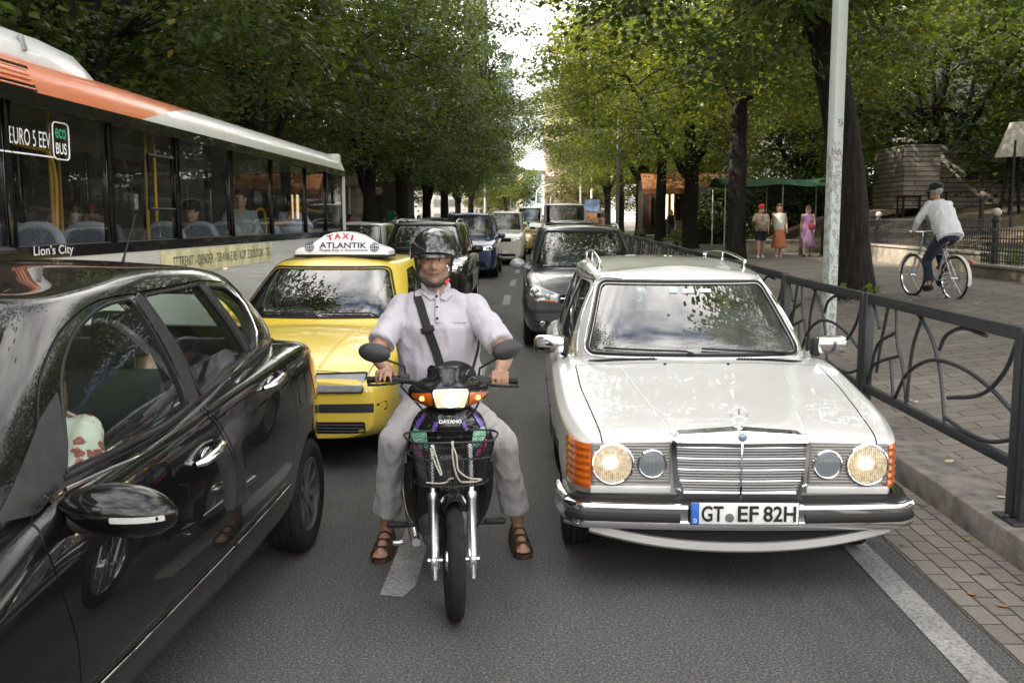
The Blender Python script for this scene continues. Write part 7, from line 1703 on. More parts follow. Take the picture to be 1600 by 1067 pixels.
    for k in range(9): z = lerp(zb_, zt_, k / 8); ms.tube([path(k / 8, 0), path(k / 8, 1)], .0014, 4)
    ms.build('mesh_wires', WR, bo, 60)
    cl = thing('luggage_cord', 'pale beaded cord looped over the front basket of the scooter', 'cord', (-.388, 4.40, 0)); cl.rotation_euler = (0, 0, R(8.5))
    CM = mat('pale cord', (.48, .45, .40), .6); cb = MB()
    cb.tube(crom([(-.002, -.060, .845), (-.008, -.064, .835), (.012, -.060, .78), (.018, -.052, .72), (.04, -.045, .69), (.075, -.025, .665), (.11, .0, .655), (.13, .02, .645), (.10, .03, .635), (.05, .01, .64), (.03, -.03, .655), (.012, -.046, .69), (.0, -.056, .74), (-.006, -.062, .80), (-.002, -.060, .845)], 6), .0042, 6)
    cb.build('cord', CM, cl, 60); c2 = MB(); c2.tube(crom([(-.10, -.045, .815), (-.095, -.055, .822), (-.085, -.055, .80), (-.07, -.052, .75), (-.055, -.05, .70), (-.06, -.05, .695), (-.08, -.05, .74), (-.10, -.05, .80), (-.10, -.045, .815)], 5), .004, 6); c2.build('cord', CM, cl, 60)
    c3 = MB(); c3.tube(crom([(-.12, .02, .640), (-.06, .0, .640), (-.03, -.0, .645), (-.02, -.01, .66), (.0, -.02, .668)], 5), .004, 6); c3.build('cord', CM, cl, 60)
    return root
def WPT(u, v, y):
    """world point seen at pixel (u, v) of the 1600 px photograph, at distance y along the road"""
    F = 1556.; pt, yw = R(6.9074), R(1.5715); fw = Vector((-math.sin(yw) * math.cos(pt), math.cos(yw) * math.cos(pt), -math.sin(pt))); rt = Vector((math.cos(yw), math.sin(yw), 0)); up = rt.cross(fw)
    r = fw + rt * ((u - 800) / F) - up * ((v - 533.5) / F); return Vector((0, 0, CAM_H)) + r * (y / r.y)
SCOOT = scooter()
# ================================================================ people in and around the vehicles
M_SHW = cloth('white shirt cloth', (.62, .63, .66), .6, 8); M_SHG = cloth('grey sweater', (.26, .28, .30), .5, 10); M_SHB = cloth('pale blue shirt', (.40, .47, .60), .6, 9); M_SHD = cloth('dark shirt', (.03, .03, .035), .5); M_NAVYC = cloth('navy cloth', (.018, .022, .045), .6)
def floral():
    m, t, b = newmat('floral cloth'); v = t.nodes.new('ShaderNodeTexVoronoi'); v.inputs['Scale'].default_value = 19; n = noise_node(t, 22, 5, .7); tcn = t.nodes.new('ShaderNodeTexCoord'); ad = t.nodes.new('ShaderNodeVectorMath'); sc = t.nodes.new('ShaderNodeVectorMath'); sc.operation = 'SCALE'; sc.inputs['Scale'].default_value = .06
    t.links.new(n.outputs['Color'], sc.inputs[0]); t.links.new(tcn.outputs['Object'], ad.inputs[0]); t.links.new(sc.outputs[0], ad.inputs[1]); t.links.new(ad.outputs[0], v.inputs[0])
    r = ramp(t, v.outputs['Distance'], [(.0, (.22, .30, .06)), (.20, (.30, .05, .06)), (.36, (.36, .09, .08)), (.42, (.58, .56, .46)), (1, (.62, .60, .50))]); t.links.new(r.outputs[0], b.inputs['Base Color']); b.inputs['Roughness'].default_value = .85; bump(t, b, n.outputs[0], .3, .02); return m
def sitter(name, label, P, f=(0, -1, 0), shirt=None, hair=None, hk='short', arms='lap', beard=False, sleeve='short', skin=None, turn=None, build=1.0, hat=None, lower=None):
    """seated figure; P = hip point on the seat"""
    f = Vector(f).normalized(); s = Vector((f.y, -f.x, 0)); x = Vector(P); Q = lambda a, b_, c: x + s * a + f * b_ + V(0, 0, c)      # s: the sitter's left
    J = dict(pelvis=Q(0, 0, .06), waist=Q(0, -.02, .22), chest=Q(0, -.03, .40), neck=Q(0, -.03, .60), head=Q(0, 0, .735), hem=Q(0, 0, .02))
    for n, q in (('L', 1), ('R', -1)):
        J['s' + n] = Q(.165 * q, -.03, .515)
        if arms == 'wheel': J['e' + n] = Q(.23 * q, .17, .30); J['w' + n] = Q(.15 * q, .42, .37)
        elif arms == 'fold': J['e' + n] = Q(.24 * q, .10, .26); J['w' + n] = Q(-.02 * q, .20, .26)
        else: J['e' + n] = Q(.22 * q, .05, .26); J['w' + n] = Q(.12 * q, .28, .20)
        J['h' + n] = Q(.09 * q, .05, .02); J['k' + n] = Q(.11 * q, .46, .06); J['a' + n] = Q(.11 * q, .50, -.36); J['t' + n] = Q(.11 * q, .62, -.40)
    if turn: J['face'] = Vector(turn)
    r, hM, base = figure(name, label, J, f, shirt, sleeve, lower or M_NAVYC, 'trousers', skin or SKIN, hair or M_HAIRD, hk, build, .014, beard, None, hat=hat); return r, hM, base
def loc_of(o, p):
    return Matrix.Translation(o.location) @ o.rotation_euler.to_matrix().to_4x4() @ Vector(p)
r_, hM_, b_ = sitter('person', 'driver of the white estate car, grey haired in a dark top and glasses', loc_of(ESTATE, (.36, 2.47, .62)), (0, -1, 0), cloth('charcoal top', (.05, .05, .055), .5), mat('grey hair', (.30, .30, .30), .6), arms='wheel')
gM = Matrix.Translation(-b_) @ hM_; g = MB()
for s in (-1, 1): g.tube([gM @ V(s * .032 + .024 * math.cos(t), -.098, .006 + .017 * math.sin(t)) for t in np.linspace(0, 6.28, 14, endpoint=False)], .0025, 5, closed=True); g.tube([gM @ V(s * .056, -.096, .01), gM @ V(s * .082, .0, .01)], .002, 5)
g.tube([gM @ V(-.009, -.1, .01), gM @ V(.009, -.1, .01)], .002, 5); g.build('glasses', M_INK, r_, 60)
sitter('person', 'driver of the grey people carrier with a tanned face', loc_of(TR, (.38, 2.0, .74)), (0, -1, 0), M_SHD, M_HAIRD, arms='wheel')
sitter('person', 'driver of the black hatchback in a cream floral top', loc_of(AC, (.37, 1.46, .55)), (0, -1, 0), floral(), M_HAIRB, 'long', arms='wheel', build=1.12)
sitter('person', 'rear passenger of the black hatchback in a pale grey shirt', loc_of(AC, (.44, 2.34, .47)), (0, -1, 0), cloth('pale grey shirt', (.40, .42, .46), .6, 9), M_HAIRD)
sitter('person', 'driver half visible through the yellow taxi windscreen', loc_of(TX, (.36, 2.25, .62)), (0, -1, 0), M_SHD, M_HAIRD, arms='wheel')
sitter('person', 'driver of the dark SUV behind the taxi', loc_of(SV, (.40, 2.3, .82)), (0, -1, 0), M_SHD, M_HAIRD, arms='wheel')
sitter('person', 'driver of the blue people carrier', loc_of(BV, (.40, 2.2, .84)), (0, -1, 0), M_SHG, M_HAIRD, arms='wheel')
sitter('person', 'bus passenger in white dozing with head bowed behind the second pane', (-4.0, 9.05, 1.02), (0, -1, 0), M_SHW, M_HAIRD, turn=(.5, -1, 0))
sitter('person', 'dim bus passenger in dark clothes behind the fourth pane', (-4.3, 12.3, 1.18), (0, -1, 0), cloth('dull brown top', (.12, .10, .09), .5), M_HAIRD, hat=mat('dark beret', (.02, .02, .02), .8))
sitter('person', 'smiling bus passenger in a grey sweater behind the fifth pane', (-4.05, 13.5, 1.38), (.25, -1, 0), M_SHG, M_HAIRD, 'bun', arms='lap', sleeve='long', turn=(.1, -1, 0))
sitter('person', 'bus passenger in a pale blue shirt resting folded arms at the open rear pane', (-3.92, 15.9, 1.38), (.6, -1, 0), M_SHB, M_HAIRD, arms='fold', turn=(.9, -1, 0))
c = thing('red_cone', 'small red cone standing inside the rear of the bus', 'cone', (-3.85, 16.35, 1.55)); MB().lathe([(.10, 0), (.10, .015), (.075, .02), (.012, .26), (.001, .262)], 18).build('cone', mat('cone red', (.55, .05, .04), .5), c, 40)  # plain cone shape for the red spot at the rear pane
# ---------------------------------------------------------------- walkers on the right pavement
G3 = None
def zz(x, y): return gz(x, y)
x, y = 6.85, 31.2; J = stand(x, y, zz(x, y), (-.1, -1, 0), 1.63, .14, .1); J['eR'] = J['sR'] + V(-.10, -.06, -.24); J['wR'] = J['eR'] + V(.05, -.18, .10)
r, hM, b = figure('person', 'walking woman in a red cap, beige shirt and black shorts', J, (-.1, -1, 0), cloth('beige shirt', (.38, .32, .24), .7), 'short', cloth('black shorts', (.012, .012, .012), .4), 'shorts', SKIN, M_HAIRD, 'short', 1.05, .016, False, mat('white trainers', (.6, .6, .58), .6), hat=cloth('red cap', (.42, .015, .02), .2), hat_kind='cap')
MB().box(V(x - .02, y - .22, zz(x, y) + .98) - b, (.26, .10, .18), (0, .1, 0), .03).build('hip_bag', mat('taupe bag', (.20, .17, .13), .7), r, 40); MB().tube([V(x + .02, y - .15, zz(x, y) + 1.40) - b, V(x - .0, y - .20, zz(x, y) + 1.15) - b], .012, 6).build('bag_strap', M_INK, r)
x, y = 7.45, 31.4; J = stand(x, y, zz(x, y), (-.05, -1, 0), 1.66, .16, .12); r, hM, b = figure('person', 'walking woman with long brown hair, white top and orange skirt', J, (-.05, -1, 0), cloth('white crop top', (.60, .58, .54), .5), 'none', cloth('orange skirt', (.48, .17, .09), .5, 12), 'skirt', SKIN, M_HAIRB, 'long', .98, .016, False, mat('white trainers', (.6, .6, .58), .6))
MB().box(V(x - .24, y + .02, zz(x, y) + .95) - b, (.10, .18, .16), None, .03).build('handbag', M_INK, r, 40); gm = Matrix.Translation(-b) @ hM; MB().box(gm @ V(0, -.075, .075), (.13, .03, .03), None, .01).build('sunglasses', M_INK, r, 40)
x, y = 8.55, 32.2; J = stand(x, y, zz(x, y), (-.35, -1, 0), 1.62, .22, .1); r, hM, b = figure('person', 'walking woman in sunglasses and a sleeveless purple print dress', J, (-.3, -1, 0), cloth('purple dress', (.30, .17, .30), .5, 9, .3), 'none', cloth('purple dress skirt', (.30, .17, .30), .5, 9, .3), 'skirt', SKIN, M_HAIRB, 'short', .98, .016, False, mat('dark trainers', (.05, .07, .07), .6))
MB().box(V(x + .06, y - .20, zz(x, y) + .98) - b, (.24, .08, .15), (0, .2, 0), .03).build('shoulder_bag', mat('red bag', (.32, .05, .07), .6), r, 40); gm = Matrix.Translation(-b) @ hM; MB().box(gm @ V(0, -.092, .006), (.13, .03, .032), None, .01).build('sunglasses', M_INK, r, 40)
x, y = (1046 - 843) / 1556 * 55, 55; figure('person', 'woman seen from behind in black top and jeans between the tree trunks', stand(x, y, zz(x, y), (.1, 1, 0), 1.66, .15, .1), (.1, 1, 0), M_SHD, 'none', cloth('jeans', (.06, .09, .16), .5), 'trousers', SKIN, mat('blonde hair', (.45, .33, .17), .6), 'long', .95, .02, False, M_INK)
x, y = (1120 - 843) / 1556 * 60, 60; figure('person', 'far dark clothed man standing in front of the cafe', stand(x, y, zz(x, y) + .45, (.1, -1, 0), 1.72, .05, .02), (0, -1, 0), M_NAVYC, 'long', M_NAVYC, 'trousers', SKIN, M_HAIRD, 'short', 1.0, .02, False, M_INK)
x, y = 1.45, 23.6; figure('person', 'man with sunglasses whose head shows over the grey people carrier roof', stand(x, y, rise(y) + .12, (0, -1, 0), 1.76, .0, .02), (0, -1, 0), M_SHD, 'long', M_NAVYC, 'trousers', SKIN_D, M_HAIRD, 'short', 1.0, .016, False, M_INK, hat=mat('dark helmet shell', (.02, .015, .015), .4), hat_kind='none')
rr = random.Random(21)
crowd = [(548, 47, 'red top', (.40, .03, .03)), (573, 50, 'black top', (.015, .015, .015)), (584, 46, 'dark red top', (.16, .03, .03)), (601, 52, 'black jacket', (.02, .02, .022)), (621, 49, 'dark grey top', (.05, .05, .055)), (646, 52, 'navy top', (.02, .025, .06)), (655, 47, 'white top', (.55, .55, .52)), (676, 50, 'olive top', (.16, .16, .10))]
for px, yy, nm, cl in crowd:
    x = min((px - 843) / 1556 * yy, -8.7); x = (px - 843) / 1556 * yy; zq = rise(yy) + (.14 if x < -8.45 else 0); h = rr.uniform(1.62, 1.8); fx = rr.choice((-1, 1)) * rr.uniform(.3, 1)
    figure('person', 'far pedestrian in a %s on the left beyond the bus' % nm, stand(x, yy, zq, (fx, -.5, 0), h, .12, .05), (fx, -.5, 0), cloth('crowd ' + nm, cl, .4), 'short', M_NAVYC, 'trousers', SKIN, M_HAIRD, rr.choice(('short', 'long')), 1.0, .024, False, M_INK, group='people on the left pavement')
# ---------------------------------------------------------------- cyclist
def bicycle():
    X, Y0, Y1, z = 6.36, 15.45, 16.53, gz(6.36) + .005; root = thing('bicycle', 'silver city bicycle with white mudguards ridden along the right pavement', 'bicycle', (X, Y0, z)); D = Y1 - Y0
    SIL = paint('bicycle silver', (.52, .53, .55), .25, .5, 1, .03); WM = mat('white mudguard', (.66, .66, .66), .35)
    for y, nm in ((0, 'rear_wheel'), (D, 'front_wheel')):
        T = Matrix.Translation((0, y, .345)) @ Matrix.Rotation(math.pi / 2, 4, 'Y'); w = MB().lathe([(.345, -.006), (.348, 0), (.345, .006), (.330, .018), (.318, .012), (.318, -.012), (.330, -.018)], 48, T, closed=True).build(nm, M_TYRE, root, 60)
        MB().lathe([(.318, -.011), (.318, .011), (.302, .009), (.302, -.009)], 40, T, closed=True).build('rim', M_CHROME, w, 40); sp = MB()
        for k in range(28): a = 2 * math.pi * k / 28; sg = .03 if k % 2 else -.03; sp.tube([T @ V(.02 * math.cos(a), .02 * math.sin(a), sg), T @ V(.305 * math.cos(a + .2), .305 * math.sin(a + .2), 0)], .0013, 4)
        sp.tube([T @ V(0, 0, -.05), T @ V(0, 0, .05)], .02, 10); sp.build('spokes', M_CHROME, w, 60)
        mg = MB(); a0, a1 = (-.25, 2.5) if y == 0 else (.9, 3.0)
        for k in range(24):
            a = lerp(a0, a1, k / 23)
            for q in range(5): t = (q - 2) / 2; mg.v.append((t * .028, y - .372 * math.cos(a) * (1) + 0, .345 + (.372 - .012 * t * t) * math.sin(a)))
        for k in range(23):
            for q in range(4): mg.f.append((k * 5 + q, k * 5 + q + 1, k * 5 + q + 6, k * 5 + q + 5))
        link('mudguard', solidify(mg.me(), .003, 0), root, WM, None, 60)
    f = MB(); bb = V(0, .44, .29); st = V(0, .26, .80); hd = V(0, .90, .86); hb = V(0, .94, .66); f.tube([bb, st], .016, 10).tube([bb, hb], .019, 10).tube([st - V(0, -.02, .10), V(0, .90, .76)], .016, 10).tube([hb, V(0, .86, .98)], .018, 10)
    for s in (-1, 1): f.tube([V(s * .05, 0, .345), bb + V(s * .03, 0, 0)], .010, 8).tube([V(s * .05, 0, .345), st + V(s * .02, 0, -.05)], .009, 8).tube([V(s * .05, D, .345), hb + V(s * .04, 0, 0)], .012, 8)
    f.build('frame', SIL, root, 60); h = MB(); h.tube([V(0, .86, .98), V(0, .86, 1.04)], .014, 8); h.tube(crom([V(-.28, .74, 1.02), V(-.25, .86, 1.06), V(-.08, .93, 1.05), V(.08, .93, 1.05), V(.25, .86, 1.06), V(.28, .74, 1.02)], 5), .011, 8); h.build('handlebar', M_CHROME, root, 60)
    MB().tube([st, V(0, .23, .92)], .013, 8).build('seat_post', M_CHROME, root, 60); sd = MB(); sd.ball((0, .20, .94), 1, 14, (.10, .13, .035)); sd.tube([(0, .22, .945), (0, .40, .94)], [.05, .022], 10); sd.build('saddle', M_RUB, root, 60)
    c = MB(); T = Matrix.Translation(bb) @ Matrix.Rotation(math.pi / 2, 4, 'Y'); c.lathe([(.09, -.004), (.095, 0), (.09, .004)], 28, T @ Matrix.Translation((0, 0, .05)))
    for s in (-1, 1): c.tube([bb + V(s * .07, 0, 0), bb + V(s * .08, s * -.06, s * .16)], .010, 8); c.box(bb + V(s * .13, s * -.06, s * .16), (.09, .07, .02), None, .006)
    c.build('crank', M_PLAST, root, 40); MB().tube(crom([bb + V(.05, 0, .09), V(.05, 0, .39), V(.05, -.04, .345), V(.05, 0, .30), bb + V(.05, 0, -.09)], 4), .006, 6).build('chain', M_PLAST, root, 60)
    MB().box((0, -.365, .62), (.05, .02, .06), None, .01).build('rear_reflector', M_RED, root, 40); MB().tube([(-.03, .02, .33), (-.12, .10, .02)], .008, 6).build('kick_stand', SIL, root, 60)
    z0 = z; J = dict(pelvis=(X, Y0 + .22, z0 + 1.02), waist=(X, Y0 + .30, z0 + 1.18), chest=(X, Y0 + .42, z0 + 1.36), neck=(X, Y0 + .52, z0 + 1.54), head=(X, Y0 + .58, z0 + 1.665), hem=(X, Y0 + .14, z0 + .96),
        sL=(X - .17, Y0 + .49, z0 + 1.475), eL=(X - .30, Y0 + .56, z0 + 1.22), wL=(X - .27, Y0 + .70, z0 + 1.07), sR=(X + .17, Y0 + .49, z0 + 1.475), eR=(X + .28, Y0 + .58, z0 + 1.24), wR=(X + .27, Y0 + .72, z0 + 1.07),
        hL=(X - .09, Y0 + .24, z0 + .97), kL=(X - .11, Y0 + .56, z0 + .62), aL=(X - .12, Y0 + .44, z0 + .20), tL=(X - .12, Y0 + .60, z0 + .165), hR=(X + .09, Y0 + .24, z0 + .97), kR=(X + .11, Y0 + .64, z0 + .82), aR=(X + .11, Y0 + .42, z0 + .50), tR=(X + .11, Y0 + .56, z0 + .48))
    rt_, _, _ = figure('person', 'cyclist in a loose white shirt and dark cap seen from behind', J, (0, 1, 0), cloth('white linen shirt', (.66, .68, .72), .9, 7), 'long', M_NAVYC, 'trousers', SKIN_D, mat('grey hair', (.30, .30, .30), .6), 'short', 1.18, .012, False, mat('black shoes', (.02, .02, .02), .5), hat=cloth('black cap', (.012, .012, .014), .2), hat_kind='cap')
    a = R(13); root.rotation_euler = (0, 0, a); rt_.location = root.location + Matrix.Rotation(a, 3, 'Z') @ (rt_.location - root.location); rt_.rotation_euler = (0, 0, a)
bicycle()
# ================================================================ right side: walls, fence, pavilion, cafe
M_STONE = mat('beige stone', (.27, .235, .185), .85, var=.3, vscale=4, bmp=.5, bscale=60)
def wallrun(label, a, b, h, th=.3, z=None):
    a, b = Vector((*a, 0)), Vector((*b, 0)); d = b - a; o = thing('planter_wall', label, 'wall', (a.x, a.y, gz(a.x, a.y) if z is None else z), math.atan2(d.y, d.x)); L_ = d.length
    MB().box((L_ / 2, 0, h / 2 - .1), (L_, th, h + .2), None, .01).build('wall_face', M_STONE, o, 30); cp = MB(); n = max(1, int(L_ / 1.5))
    for k in range(n): cp.box((L_ * (k + .5) / n, 0, h + .025), (L_ / n - .006, th + .08, .05), None, .008)
    cp.build('coping', mat('stone coping', (.30, .27, .23), .8, var=.25, vscale=6), o, 30); return o
wallrun('long low beige stone wall under the iron fence behind the cyclist', (9.75, 33.5), (9.4, 20.75), .44)
wallrun('nearer low stone wall step at the right edge under the iron fence', (8.85, 20.5), (8.7, 10), .22)
M_IRON = mat('black wrought iron', (.018, .018, .020), .5)
def iron_post(label, x, y, zb, h):
    o = thing('iron_post', label, 'post', (x, y, zb), group='iron fence posts with pale ball tops'); MB().lathe([(.10, 0), (.10, .05), (.075, .07), (.07, h - .12), (.09, h - .10), (.09, h - .05), (.05, h)], 14).build('shaft', M_IRON, o, 40); MB().ball((0, 0, h + .07), .085, 16).build('ball_top', mat('pale stone ball', (.42, .36, .29), .7), o, 60); return o
def iron_fence(label, a, b, zb, h):
    a, b = Vector((*a, 0)), Vector((*b, 0)); d = b - a; L_ = d.length; o = thing('iron_fence', label, 'fence', (a.x, a.y, zb), math.atan2(d.y, d.x)); r = MB()
    for z in (.06, h * .42, h * .80): r.box((L_ / 2, 0, z), (L_, .02, .02))
    r.build('rails', M_IRON, o); bb = MB(); n = int(L_ / .115); sc = MB()
    for k in range(n):
        x = (k + .5) * L_ / n; bb.box((x, 0, h * .5), (.016, .016, h)); bb.lathe([(.0, h), (.022, h + .025), (.001, h + .09)], 6, Matrix.Translation((x, 0, 0)))
        sc.tube([(x + .05 * math.cos(t) * .9, 0, h * .61 + .06 * math.sin(t)) for t in np.linspace(0, 6.28, 10, endpoint=False)], .006, 4, closed=True); sc.tube([(x + .05 * math.cos(t) * .9, 0, h * .25 + .05 * math.sin(t)) for t in np.linspace(.5, 5.5, 9)], .006, 4)
    bb.build('bars', M_IRON, o); sc.build('scrolls', M_IRON, o, 60); return o
zw = gz(9.5, 25); iron_fence('black wrought iron fence on the long low wall behind the cyclist', (9.75, 33.4), (9.45, 20.9), zw + .49, .62); zw2 = gz(8.8, 15); iron_fence('black wrought iron fence at the right edge on the lower wall step', (8.85, 20.3), (8.7, 10), zw2 + .27, .62)
iron_post('black post with ball top beside the big leaning trunk', 9.7, 29.0, zw + .49, .75); iron_post('black post with ball top partly hidden by the cyclist', 9.55, 25.1, zw + .49, .75); iron_post('thick black post with ball top where the wall steps down', 8.95, 19.9, zw2 + .2, 1.0); iron_post('black post with ball top far behind the cyclist shoulder', 12.6, 29.0, 1.0, 1.5)
for px, y, l in ((1247, 33.5, 'black bollard with round top between the orange skirt and purple dress'), (1280, 33.2, 'black bollard with round top right of the purple dress')):
    x = (px - 843) / 1556 * y; o = thing('bollard', l, 'bollard', (x, y, gz(x, y))); MB().lathe([(.09, 0), (.09, .06), (.07, .08), (.065, .72), (.085, .74), (.085, .80), (.03, .84)], 14).build('shaft', M_IRON, o, 40); MB().ball((0, 0, .90), .075, 14).build('ball_top', M_IRON, o, 60)
# park ground rising behind the fence
xs = [10.0, 11, 13, 17, 24, 60]; ys = [8, 18, 24, 30, 36, 45, 60, 90]; hz = lambda x, y: .66 + tab(x, [10, 11, 13, 17, 60], [0, .1, .55, 1.1, 1.3]) + tab(y, [10, 24, 36, 90], [0, .1, .75, .9]) * min(1, max(0, (x - 10) / 2))
vs = [(x, y, hz(x, y)) for y in ys for x in xs]; n = len(xs); tag(link('terrain', mesh(vs, [(j * n + i, j * n + i + 1, (j + 1) * n + i + 1, (j + 1) * n + i) for j in range(len(ys) - 1) for i in range(n - 1)]), None, mat('brown park soil', (.10, .075, .05), .95, var=.35, vscale=2, bmp=.6, bscale=20), None, 80), kind='structure')
sheet('path', 10.5, 22, 19.5, 22.5, 1.0, mat('pale park path', (.36, .33, .28), .9, var=.2, vscale=3), 8, 2, lambda x, y: hz(x, y) + .02)
hr = thing('handrail', 'tan double handrail of the park ramp at the right edge', 'handrail', (11.2, 22.8, hz(11.2, 22.8))); b = MB()
for z in (.62, .74): b.tube([(-.4, .2, z - .12), (1.5, -.3, z), (4.5, -1.2, z + .28), (8, -2.2, z + .5)], .035, 8)
for t in (.3, 1.6, 3.0, 4.4, 6): b.tube([(t, -.27 * t, -.4), (t, -.27 * t, .60 + .06 * t)], .028, 8)
b.build('rails', mat('tan painted rail', (.50, .37, .24), .5), hr, 50)
rng = np.random.default_rng(5)
for k, (x, y, l) in enumerate(((10.6, 19.2, 'low green shrub behind the iron fence post'), (10.3, 22.0, 'low green shrub under the tan handrail'), (11.9, 20.2, 'low pale shrub at the right edge behind the fence'), (10.2, 24.5, 'low dark shrub behind the cyclist wheel'))):
    o = thing('park_shrub', l, 'shrub', (x, y, hz(x, y) - .05)); cs = [(rng.normal(0, .35), rng.normal(0, .5), rng.uniform(.05, .6)) for _ in range(46)]; st = MB()
    for c in cs[::3]: st.tube([(0, 0, 0), c], [.01, .004], 4)
    st.build('stems', M_BARK, o); link('leaves', leaves_mesh(cs, 16, .18, .09, rng), o, M_LEAFS if k != 3 else M_LEAFD)
# pavilion of striped stone
def striped():
    m, t, b = newmat('striped limestone'); w = t.nodes.new('ShaderNodeTexBrick'); w.inputs['Scale'].default_value = 1; w.inputs['Brick Width'].default_value = 2.6; w.inputs['Row Height'].default_value = .17; w.inputs['Mortar Size'].default_value = .022; w.inputs['Color1'].default_value = (.42, .38, .33, 1); w.inputs['Color2'].default_value = (.31, .28, .24, 1); w.inputs['Mortar'].default_value = (.10, .09, .08, 1)
    tcn = t.nodes.new('ShaderNodeTexCoord'); sp = t.nodes.new('ShaderNodeSeparateXYZ'); cb = t.nodes.new('ShaderNodeCombineXYZ'); t.links.new(tcn.outputs['Object'], sp.inputs[0]); t.links.new(sp.outputs[0], cb.inputs[0]); t.links.new(sp.outputs[2], cb.inputs[1]); t.links.new(cb.outputs[0], w.inputs[0])
    n = noise_node(t, 1.6, 7, .7); r = ramp(t, n.outputs[0], [(.3, .55), (.7, 1.15)]); mu = t.nodes.new('ShaderNodeMix'); mu.data_type = 'RGBA'; mu.blend_type = 'MULTIPLY'; mu.inputs[0].default_value = 1; t.links.new(w.outputs[0], mu.inputs[6]); t.links.new(r.outputs[0], mu.inputs[7]); t.links.new(mu.outputs[2], b.inputs['Base Color']); b.inputs['Roughness'].default_value = .85
    bump(t, b, w.outputs['Fac'], -.8, .02); return m
M_STRIP = striped(); pv = thing('pavilion', 'pale stone pavilion with horizontal courses behind the iron fence', 'building', (17.0, 37.0, 2.0))
MB().box((2.5, 1.5, 1.2), (11, 3, 2.7), None, .02).build('wall', M_STRIP, pv, 30); MB().box((-3.65, .2, 1.35), (1.25, 3.2, 2.2), None, .02).build('wall_bay', M_STRIP, pv, 30)
w_ = MB().box((-1.35, -.012, 1.45), (.44, .03, .32)).build('window', M_UNDER, pv); MB().box((-1.35, -.02, 1.27), (.5, .05, .04)).build('sill', M_STONE, w_)
for k, x in enumerate((13.0, 13.9)):
    o = thing('picnic_table', 'dark wooden table under the %s bay of the pale pavilion' % ('left end of the' if k == 0 else 'right side of the left'), 'table', (x, 35.8, hz(x, 35.8))); MB().box((0, 0, .72), (.7, .7, .05)).build('table_top', M_BARK, o)
    for a in (-.28, .28):
        for c in (-.28, .28): MB().box((a, c, .35), (.06, .06, .7)).build('leg', M_BARK, o)
def shade_lamp(label, px, py0, py1, y, lean):
    s = y / 1556; x = (px - 843) * s; zt_, zb_ = CAM_H + (345 - py0) * s, CAM_H + (345 - py1) * s; o = thing('lamp_sculpture', label, 'lamp', (x, y, hz(x, y))); z = o.location.z; b = MB(); n = 28
    for i in range(6):
        t = i / 5; r = lerp(.55, .30, t)
        for k in range(n): a = 2 * math.pi * k / n; b.v.append((lean * t + r * math.cos(a), r * math.sin(a), lerp(zb_, zt_, t) - z))
    for i in range(5):
        for k in range(n): b.f.append((i * n + k, i * n + (k + 1) % n, (i + 1) * n + (k + 1) % n, (i + 1) * n + k))
    link('lamp_shade', solidify(b.me(), .015, 0), o, mat('shade canvas', (.44, .42, .38), .8, var=.25, vscale=5, stretch=(3, 3, .5)), None, 60)
    for a in (-.35, 0, .35): MB().tube([(a * .9, .1, -.1), (a * .3, 0, zb_ - z + .3)], .055, 8).build('leg', M_BARK, o, 50)
shade_lamp('white lampshade sculpture on timber legs at the right edge', 1563, 198, 250, 32, .15); shade_lamp('second lampshade sculpture half hidden by leaves', 1396, 203, 228, 46, .1)
pole('lamp_post', 'thin dark post in front of the pavilion wall', (1564 - 843) / 1556 * 29, 29, .045, 3.4, M_IRON, z0=None); 
dk = thing('tower_block', 'dark grey building glimpsed through the right hand leaves', 'building', (33, 62, 0)); MB().box((0, 0, 9), (17, 10, 20)).build('wall', mat('dark facade', (.055, .055, .062), .7, var=.2, vscale=.6), dk)
for i in range(5):
    for j in range(4): MB().box((-6.5 + 3.2 * i, -5.02, 4 + 3.6 * j), (1.6, .06, 1.7)).build('window', M_GLASSD, dk)
# cafe, canopy, hedge, steps
cf = thing('cafe', 'cafe kiosk with an orange awning among the right hand trunks', 'building', (9.6, 62, gz(9.6, 62) + .2)); MB().box((0, 1.5, 1.7), (6.5, 3, 3.4)).build('wall', mat('dark wood wall', (.05, .03, .02), .7, var=.3), cf)
aw = MB(); aw.add([(-3.4, -1.2, 2.75), (3.4, -1.2, 2.75), (3.4, .1, 3.7), (-3.4, .1, 3.7), (-3.4, -1.2, 2.45), (3.4, -1.2, 2.45)], [(0, 1, 2, 3), (4, 5, 1, 0)]); link('awning', solidify(aw.me(), .03, 0), cf, mat('orange awning', (.20, .085, .03), .8, var=.2)); MB().box((0, -.02, 1.4), (5.6, .06, 1.7)).build('shop_window', M_GLASSD, cf)
for x in (-1.8, -1.45): MB().box((x, -.06, 1.7), (.16, .04, 1.5)).build('lit_sign', emat('warm sign', (1, .75, .35), 1.2), cf)
for x in (-2.8, -.9, .9, 2.8): MB().box((x, -.06, 1.4), (.08, .05, 2.0)).build('window_post', mat('red brown wood', (.16, .05, .03), .6), cf)
cn = thing('canopy', 'dark green fabric canopy on slim poles behind the walking women', 'canopy', (10.2, 44, gz(10, 44))); b = MB(); N = 14
for i in range(N):
    for j in range(5): x = lerp(-2.6, 2.4, i / (N - 1)); y = lerp(-1.6, 1.6, j / 4); b.v.append((x, y, 2.62 + .35 * (1 - (y / 1.6) ** 2) - .10 * math.sin(math.pi * i / (N - 1) * 2) ** 2))
for i in range(N - 1):
    for j in range(4): a = i * 5 + j; b.f.append((a, a + 1, a + 6, a + 5))
link('fabric', solidify(b.me(), .02, 0), cn, mat('green canvas', (.012, .07, .032), .7, var=.2), None, 60)
